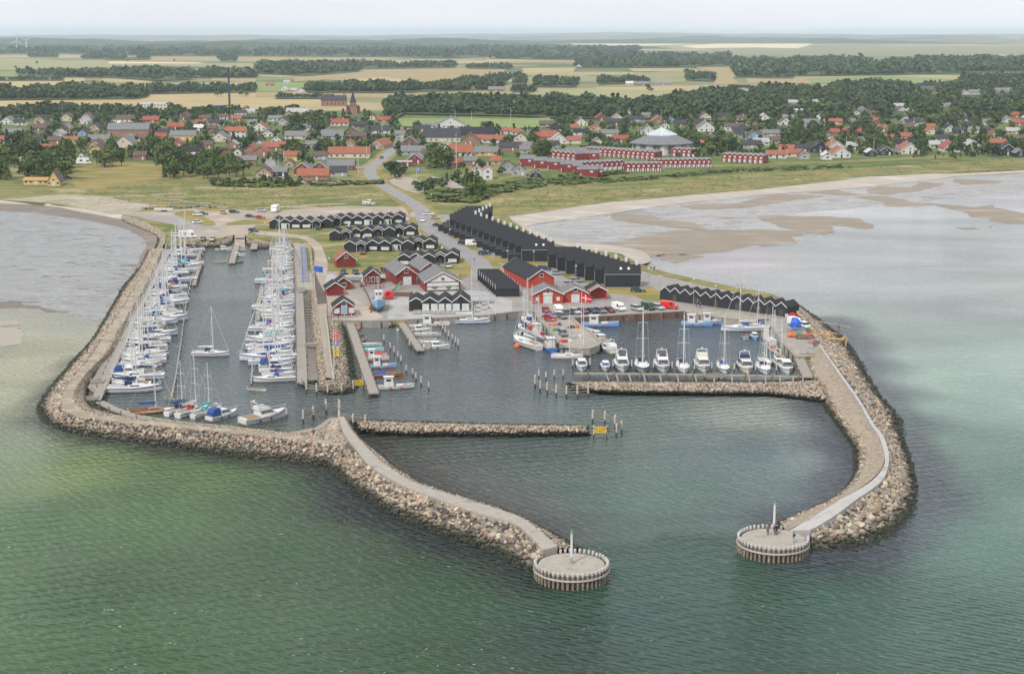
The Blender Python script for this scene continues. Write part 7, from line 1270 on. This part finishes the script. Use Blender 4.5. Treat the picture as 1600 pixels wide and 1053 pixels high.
# ================================================================ TREES
def crown(seed, nq, q, lobes=6, conif=False, flat=1.0):
    r = np.random.default_rng(seed); C = []
    for i in range(lobes):
        a = r.uniform(0, 2*pi); rad = r.uniform(.05, .26); z = r.uniform(.26, .78); C.append((rad*cos(a), rad*sin(a), z, r.uniform(.16, .25)))
    C = np.array(C); k = r.integers(0, lobes, nq); d = r.normal(size=(nq, 3)); d /= np.linalg.norm(d, axis=1)[:, None]; d[:, 2] = np.where(d[:, 2] < -.4, -d[:, 2], d[:, 2])
    rr = C[k, 3]*r.uniform(.72, 1.05, nq); P = C[k, :3]+d*rr[:, None]
    if conif: z = r.uniform(.12, 1, nq); rad = (1.02-z)*.26*r.uniform(.6, 1, nq)+.01; a = r.uniform(0, 2*pi, nq); P = np.stack([rad*np.cos(a), rad*np.sin(a), z], 1); d = np.stack([np.cos(a), np.sin(a), .5+0*a], 1)
    nrm = d+r.normal(size=(nq, 3))*.45; nrm /= np.linalg.norm(nrm, axis=1)[:, None]; t = np.cross(nrm, r.normal(size=(nq, 3))); t /= np.linalg.norm(t, axis=1)[:, None]; b = np.cross(nrm, t); s = q*r.uniform(.6, 1.35, nq)[:, None]
    V = np.stack([P-t*s-b*s*.7, P+t*s-b*s*.6, P+t*s*.8+b*s*.8, P-t*s*.7+b*s*.9], 1)+r.normal(size=(nq, 4, 3))*q*.18; return V.reshape(-1, 3)
def leafmat(name, cols, obj=False):
    m = bpy.data.materials.new(name); m.use_nodes = True; nt = m.node_tree; b = nt.nodes['Principled BSDF']; L = nt.links; g = nn(nt, 'ShaderNodeNewGeometry'); cr = nn(nt, 'ShaderNodeValToRGB'); e = cr.color_ramp.elements
    while len(e) < len(cols): e.new(.5)
    for i, c in enumerate(cols): e[i].position = i/(len(cols)-1); e[i].color = (*c, 1)
    n = nn(nt, 'ShaderNodeTexNoise'); n.inputs['Scale'].default_value = .11; n.inputs['Detail'].default_value = 2; L.new(g.outputs['Position'], n.inputs[0])
    s = n.outputs[0] if not obj else nn(nt, 'ShaderNodeObjectInfo').outputs['Random']
    mr = nn(nt, 'ShaderNodeMapRange'); mr.inputs[1].default_value = .3 if not obj else 0; mr.inputs[2].default_value = .7 if not obj else 1; L.new(s, mr.inputs[0]); a = nn(nt, 'ShaderNodeMath', operation='MULTIPLY_ADD'); a.inputs[1].default_value = .4; L.new(g.outputs['Random Per Island'], a.inputs[0])
    m2 = nn(nt, 'ShaderNodeMath', operation='MULTIPLY'); m2.inputs[1].default_value = .65; L.new(mr.outputs[0], m2.inputs[0]); L.new(m2.outputs[0], a.inputs[2]); L.new(a.outputs[0], cr.inputs[0]); L.new(cr.outputs[0], b.inputs['Base Color']); b.inputs['Roughness'].default_value = .8; b.inputs['Specular IOR Level'].default_value = .15
    return m
m_leaf = leafmat('foliage', [(.024,.042,.012),(.045,.078,.02),(.085,.12,.03),(.16,.185,.06)], True); m_wood_leaf = leafmat('wood_foliage', [(.022,.04,.014),(.045,.07,.024),(.07,.10,.034),(.11,.14,.045)]); m_bark = mat('bark', [(.10,.08,.06),(.06,.05,.04)], scale=3, rough=.95)
def qmesh(name, V, m): me = bpy.data.meshes.new(name); npmesh(me, V, np.arange(len(V)).reshape(-1, 4)); me.materials.append(m); return me
TM = [qmesh('crown', crown(i, 260, .052, 7), m_leaf) for i in range(6)]; CM = [qmesh('crown', crown(40+i, 240, .045, conif=True), m_leaf) for i in range(2)]
def trunkmesh(seed, con):
    r = random.Random(seed); mb = MB(); mb.cyl((0, 0, -.02), (0, 0, .45 if not con else .95), .032, .015, 6)
    if not con:
        for i in range(4): a = r.uniform(0, 6.3); mb.cyl((0, 0, .25+.05*i), (.2*cos(a), .2*sin(a), .5+.06*i), .014, .006, 5)
    me = mb.mesh('trunk'); me.materials.append(m_bark); return me
TT = [trunkmesh(i, False) for i in range(3)]; TC = trunkmesh(9, True)
T_MID = [crown(200+i, 60, .095, 6) for i in range(5)]+[crown(220, 50, .09, conif=True)]; T_FAR = [crown(300+i, 22, .17, 4) for i in range(5)]
def house_block(x, y, h, px, py, s):
    for fx, fy, fr in FOOT:
        if (x-fx)**2+(y-fy)**2 < (fr+.5)**2: return 2
    return 0
HS = [(*PX((fx, fy, 1.8)), fr*.62*S(PX((fx, fy, 1.8))[1])) for fx, fy, fr in FOOT]; RD = [G(a, b, 0) for a, b in resamp(MAINRD, 40)]
def ok(px, py, h, hide=.92):
    p = G(px, py, 1.85); s = S(py); 
    if house_block(p.x, p.y, h, px, py, s): return None
    if h > 2.6 and R.random() < hide:
        rw = h*.28*s; top = py-h*s*.97
        for hx, hy, hw in HS:
            if hy < py and top < hy-1 and abs(hx-px) < hw+rw*.5: return None
    for q in RD:
        if (p.x-q.x)**2+((p.y-q.y)*.6)**2 < 64: return None
    return p
CLUST = [ # px0,px1,py0,py1,n,h0,h1,place
 (-40,112,232,284,95,8,13,'in the dark grove left of the thatched farmhouse',.2),(150,190,252,262,9,7,10,'at the upper edge of the dry meadow',.3),(212,275,236,250,18,8,12,'in the clump above the dry meadow',.3),(248,345,256,281,42,6,11,'in the thicket right of the dry meadow',.2),(345,382,262,278,10,7,11,'right of the meadow thicket',.3),(330,460,283,291,30,2.5,4.5,'in the low hedge behind the dune field',0),
 (385,400,240,262,4,4,7,'behind the brick houses on the left',.8),(455,512,196,206,14,9,13,'in the big clump behind the grey roofs',.3),(462,500,236,262,10,4,8,'between yellow house and long orange roof',.9),(585,632,266,276,16,4,7,'right of the upper road bend',.4),(600,625,276,284,10,3,5,'above the flagpole gravel lot',.3),(676,704,258,268,7,9,12,'in the tall light green clump right of the road',.1),(664,735,282,296,26,3,5.5,'in the bushes between the two gravel lots',.1),(636,668,294,302,12,3,5,'below the blue flag',.1),(733,757,290,312,12,6,9,'in the dark group behind the far black terraces',.1),(700,800,262,282,26,4,8,'around the white gabled modern houses',.9),(760,860,262,285,22,3,6,'beside the plain roofed red row',.85),(830,870,225,250,16,6,10,'behind the short red row',.8),(440,470,285,292,6,3,5,'at the fence behind the dune field',0),
 (1062,1145,228,240,24,8,12,'right of the round hall',.5),(920,985,222,238,16,4,7,'left of the round hall',.8),(1040,1068,238,243,4,5,7,'in front of the round hall',0),(1220,1290,206,226,36,8,13,'in the right town grove left of the beach houses',.5),(1330,1460,214,240,34,6,10,'between the beach houses on the right',.9),(1415,1470,160,200,40,9,13,'in the tall dark grove on the right',.5),(1540,1568,236,246,3,8,10,'beside the rightmost beach houses',.5),(1400,1600,240,250,12,2,3.5,'in the hedge above the right beach',.0),(1280,1300,240,250,4,5,7,'beside the white beach house gable',.5)]
CAND = []
for x0, x1, y0, y1, n, h0, h1, pl, hide in CLUST:
    for _ in range(n):
        px, py, h = R.uniform(x0, x1), R.uniform(y0, y1), R.uniform(h0, h1); p = ok(px, py, h, hide)
        if p: CAND.append((h*S(py), px, py, h, p, pl))
for _ in range(9000):
    px, py = R.uniform(-60, 1680), 182+74*R.random()**.9
    if py > 246-.000*px and (px > 1100 or 480 < px < 1000): continue
    if py > 258 or (620 < px < 865 and py < 203) or (118 < px < 260 and py > 250): continue
    h = R.choice((2, 3, 4, 5, 6, 7, 8, 9)) if px < 1180 or py > 215 else R.uniform(6, 11); p = ok(px, py, h, (.96 if h > 5 else .8) if px < 1200 else .9)
    dens = .5+.5*sin(px*.045+py*.09)*sin(px*.021-py*.05+1)
    if p and R.random() < .25+.75*dens*(1.3 if px > 1150 else 1): CAND.append((h*S(py), px, py, h, p, 'in the %s' % zone(px, py).replace('far out in the fields', 'back row')+' gardens' if False else 'among the gardens, '+zone(px, py)))
CAND.sort(key=lambda t: -t[0]); ind, rest = CAND[:300], CAND[300:]
zc = {}
for t in ind:
    _, px, py, h, p, pl = t; con = R.random() < .15; col = 'bushy green shrub' if h < 4 else ('conical dark conifer' if con else 'leafy green tree'); zc.setdefault((col, pl), []).append((px, h, p, con))
for (col, pl), L_ in zc.items():
    L_.sort(key=lambda t: t[0])
    for i, (px, h, p, con) in enumerate(L_):
        o = empty('conifer' if con and h >= 4 else 'shrub' if h < 4 else 'tree', (p.x, p.y, 1.7), R.uniform(0, 6.3), ('%s %s' % (col, pl))+((', %s from left' % nth(i)) if len(L_) > 1 else ''), 'shrub' if h < 4 else 'tree', 'trees and shrubs of the town')
        wd = R.uniform(.95, 1.35) if h > 4 else 1.7; o.scale = (h*wd, h*wd, h*1.04)
        for me in ((R.choice(CM), TC) if con and h >= 4 else (R.choice(TM), R.choice(TT))):
            c = bpy.data.objects.new(me.name.split('.')[0], me); COL.objects.link(c); c.parent = o
def stuffwood(name, lab, items, T):
    """items: (x, y, z, h)"""
    if not items: return
    out = []
    for x, y, z, h in items:
        V = T[R.randrange(len(T))]; a = R.uniform(0, 6.3); c, s = cos(a), sin(a); w_ = h*R.uniform(1.0, 1.4); out.append(np.stack([x+(V[:, 0]*c-V[:, 1]*s)*w_, y+(V[:, 0]*s+V[:, 1]*c)*w_, z+V[:, 2]*h*1.03-h*.12], 1))
    me = qmesh(name, np.concatenate(out), m_wood_leaf); o = bpy.data.objects.new(name, me); COL.objects.link(o); tag(o, lab, 'trees', None, 'stuff')
stuffwood('garden_trees', 'dense mass of small garden trees and hedges between the houses', [(t[4].x, t[4].y, 1.8, t[3]) for t in rest], T_MID)
WOODS = [
 ([(35,141),(225,141),(232,151),(215,154.5),(50,156),(-120,157),(-120,147)],1300,11,1,'dark wood between wheat fields at the left'),([(225,140),(400,137.5),(400,144),(230,147)],420,9,1,'tree belt left of the chimney mast'),([(20,116),(300,112),(400,116),(400,122),(110,121)],900,10,2,'long hedge wood in the left fields'),([(-50,124.5),(100,124),(100,126),(-50,126.5)],120,6,1,'low hedge along the green field'),
 ([(-100,169),(230,171),(330,176),(480,178),(460,184),(330,184),(0,182),(-100,182)],520,8,0,'tree belt at the back of the left town'),([(405,104),(560,101),(562,112),(480,119),(400,115)],900,12,2,'dark wood beyond the church fields'),([(480,139),(760,137),(790,140),(640,144.5),(480,144.5)],700,12,1,'row of tall trees behind the church'),([(430,152.5),(520,152),(520,154),(430,154)],80,6,1,'hedge left of the church'),([(600,160),(800,158),(1000,166),(1050,172),(1040,184),(1000,186),(870,184),(800,181),(640,178),(600,172)],2100,11,1,'broad dark tree belt behind the sports field'),
 ([(1000,170),(1060,158),(1075,152),(1140,146),(1200,142),(1340,141),(1500,143),(1720,144),(1720,176),(1500,178),(1240,190),(1040,188)],4200,11,1,'wooded summerhouse area at the right'),([(835,127),(905,127),(900,136),(835,136)],200,10,1,'small wood in the middle fields'),([(800,141),(835,140),(835,144),(800,144)],60,9,1,'small copse edge in the middle fields'),([(935,125),(1000,124),(1018,129),(935,132)],200,10,1,'farm copse in the middle fields'),([(1072,117),(1115,120),(1117,127),(1072,126)],110,11,1,'round copse in the right fields'),
 ([(1145,108),(1200,106),(1250,106),(1200,121),(1150,120)],300,11,2,'edge wood of the far right forest'),([(1140,97),(1600,93),(1760,93),(1760,113),(1560,112),(1400,117),(1260,119),(1150,118)],4200,13,2,'large dark forest at the right'),([(900,97),(1145,95),(1145,104),(1000,106),(900,106)],900,11,2,'forest strip in the middle distance'),([(560,101),(710,101),(710,106),(560,108)],260,10,2,'tree line behind the tan field'),([(730,104),(800,105),(800,108),(730,107)],90,9,2,'short tree line by the tan field'),([(130,87),(165,87),(165,92),(130,92)],90,11,2,'small wood near the left horizon'),([(45,85),(92,84),(90,90),(45,89)],80,10,2,'copse below the wind turbines'),([(344,92),(370,92),(370,96),(344,96)],50,12,2,'round copse near the left horizon'),([(165,90),(230,89),(235,93),(165,94)],110,10,2,'farm trees in the left distance'),
 ([(-100,82),(60,77),(240,77),(500,80),(700,83),(760,84),(800,88),(700,91),(600,89),(330,88),(240,88),(100,84),(-100,86)],1700,17,2,'far forest below the left horizon'),([(800,86),(1140,89),(1140,95),(850,94),(760,92)],900,14,2,'forest belt in the middle distance'),([(560,76),(1000,78),(1000,83),(830,84),(560,81)],900,18,2,'distant bluish forest'),([(700,126),(790,118),(800,120),(790,128),(720,134)],160,9,1,'hedge line running to the tan field'),([(800,118),(820,120),(822,132),(800,132)],70,9,1,'hedge in the middle fields'),([(1190,120),(1240,120),(1240,122),(1190,122)],30,8,1,'field edge trees at the right'),([(1100,150),(1720,138),(1720,146),(1200,146)],700,12,1,'rear edge of the summerhouse wood'),([(610,172),(640,172),(620,184),(600,184)],60,8,1,'trees beside the church'),([(1500,124),(1760,116),(1760,143),(1500,143)],1300,11,1,'dark plantation at the far right'),([(1300,134),(1520,134),(1520,142),(1300,142)],500,10,1,'plantation beyond the right field'),([(180,121),(260,121),(310,124),(240,126)],120,8,1,'hedge in the left wheat field')]
for i, (pg, n, h, lod, lab) in enumerate(WOODS):
    xs = [p[0] for p in pg]; ys = [p[1] for p in pg]; it = []; PG = [(G(x, y).x, G(x, y).y) for x, y in pg]; bx = [p[0] for p in PG]; by = [p[1] for p in PG]; tries = 0
    ymax, ymin = max(ys), min(ys)
    while len(it) < n and tries < n*6:
        tries += 1; px, py = R.uniform(min(xs), max(xs)), R.uniform(ymin, ymax)
        if not inpoly(px, py, pg): continue
        p = G(px, py, 1.9)
        if any((p.x-fx)**2+(p.y-fy)**2 < (fr+2)**2 for fx, fy, fr in FOOT): continue
        ns = sin(px*.13+i)+sin(py*.9+px*.05)+sin(px*.031+py*.2+i*2); e_ = min(py-ymin, ymax-py)/(ymax-ymin)
        if ns < -.55-e_*3.0: continue
        hh = h*R.uniform(.62, 1.22)*(1+.1*ns)
        if lod < 2 and any(hy < py+1 and py-hh*S(py) < hy-1 and abs(hx-px) < hw+hh*.3*S(py) for hx, hy, hw in HS if 130 < hy < 215) and R.random() < .97: continue
        it.append((p.x, p.y, 1.9, hh))
    if lod < 2 or py < 0: T = T_MID
    else: T = T_FAR
    stuffwood('wood', lab, [(x, y, z, h*(1.0 if lod < 2 else 1.25)) for x, y, z, h in it], T)
    over('wood_floor', [(x, y) for x, y in pg], f_flr, 2.9+.02*i)
# isolated field trees
FT = [(58,101,9),(25,108,8),(345,151,9),(378,151,8),(386,152,6),(340,152,7),(1013,142,9),(1018,144,7),(1505,118,6),(690,141,9),(735,139,8),(200,97,6),(273,97,8)]
for i, (x, y, h) in enumerate(FT):
    p = G(x, y, 2.0); o = empty('tree', p, i, 'lone tree standing in the open fields, %s from left' % nth(sorted(range(len(FT)), key=lambda k: FT[k][0]).index(i)), 'tree', 'lone field trees'); o.scale = (h*1.25, h*1.25, h)
    for me in (TM[i % 6], TT[i % 3]): c = bpy.data.objects.new(me.name.split('.')[0], me); COL.objects.link(c); c.parent = o
# dune shrubs and marram tufts
def tufts(name, lab, poly, n, h0, h1, m):
    T = [crown(700+i, 9, .3, 3) for i in range(4)]; it = []
    while len(it) < n:
        px, py = R.uniform(min(p[0] for p in poly), max(p[0] for p in poly)), R.uniform(min(p[1] for p in poly), max(p[1] for p in poly))
        if inpoly(px, py, poly) and sin(px*.11)*sin(py*.4+px*.03) > -.35+R.uniform(-.5, .5): p = G(px, py, 1.85); it.append((p.x, p.y, 1.8, R.uniform(h0, h1)))
    out = []
    for x, y, z, h in it:
        V = T[R.randrange(4)]; a = R.uniform(0, 6.3); c, s = cos(a), sin(a); w_ = h*R.uniform(1.5, 3.5); out.append(np.stack([x+(V[:, 0]*c-V[:, 1]*s)*w_*1.6, y+(V[:, 0]*s+V[:, 1]*c)*w_, z+V[:, 2]*h-h*.3], 1))
    me = qmesh(name, np.concatenate(out), m); o = bpy.data.objects.new(name, me); COL.objects.link(o); tag(o, lab, 'vegetation', None, 'stuff')
m_tuft = leafmat('marram', [(.20,.20,.07),(.27,.24,.10),(.33,.27,.13),(.22,.21,.08)]); m_scrub = leafmat('scrub', [(.07,.10,.03),(.10,.13,.04),(.14,.15,.055)])
tufts('dune_grass', 'tufts of marram grass on the dunes above the right beach', [(760,300),(800,290),(900,275),(1100,268),(1350,258),(1600,247),(1600,262),(1350,275),(1180,293),(1080,301),(955,312),(855,328),(795,335),(765,320)], 900, .15, .45, m_tuft)
tufts('dune_grass', 'tufts of marram grass on the dunes behind the left basin', [(120,298),(260,284),(430,290),(580,290),(640,318),(420,326),(260,324),(150,316)], 700, .15, .4, m_tuft)
tufts('shore_scrub', 'low green scrub between the road and the black terraces', [(660,300),(740,296),(900,272),(980,270),(860,290),(770,305),(740,318),(680,316)], 500, .8, 2.2, m_scrub)
tufts('shore_scrub', 'scrub along the meadow edge below the town', [(360,283),(460,285),(600,284),(600,288),(400,294),(330,290)], 260, .8, 2.0, m_scrub)
tufts('shore_scrub', 'green scrub band below the red terraces', [(860,284),(980,278),(1130,266),(1330,258),(1330,262),(1130,271),(980,284),(870,292)], 420, .5, 1.4, m_scrub)
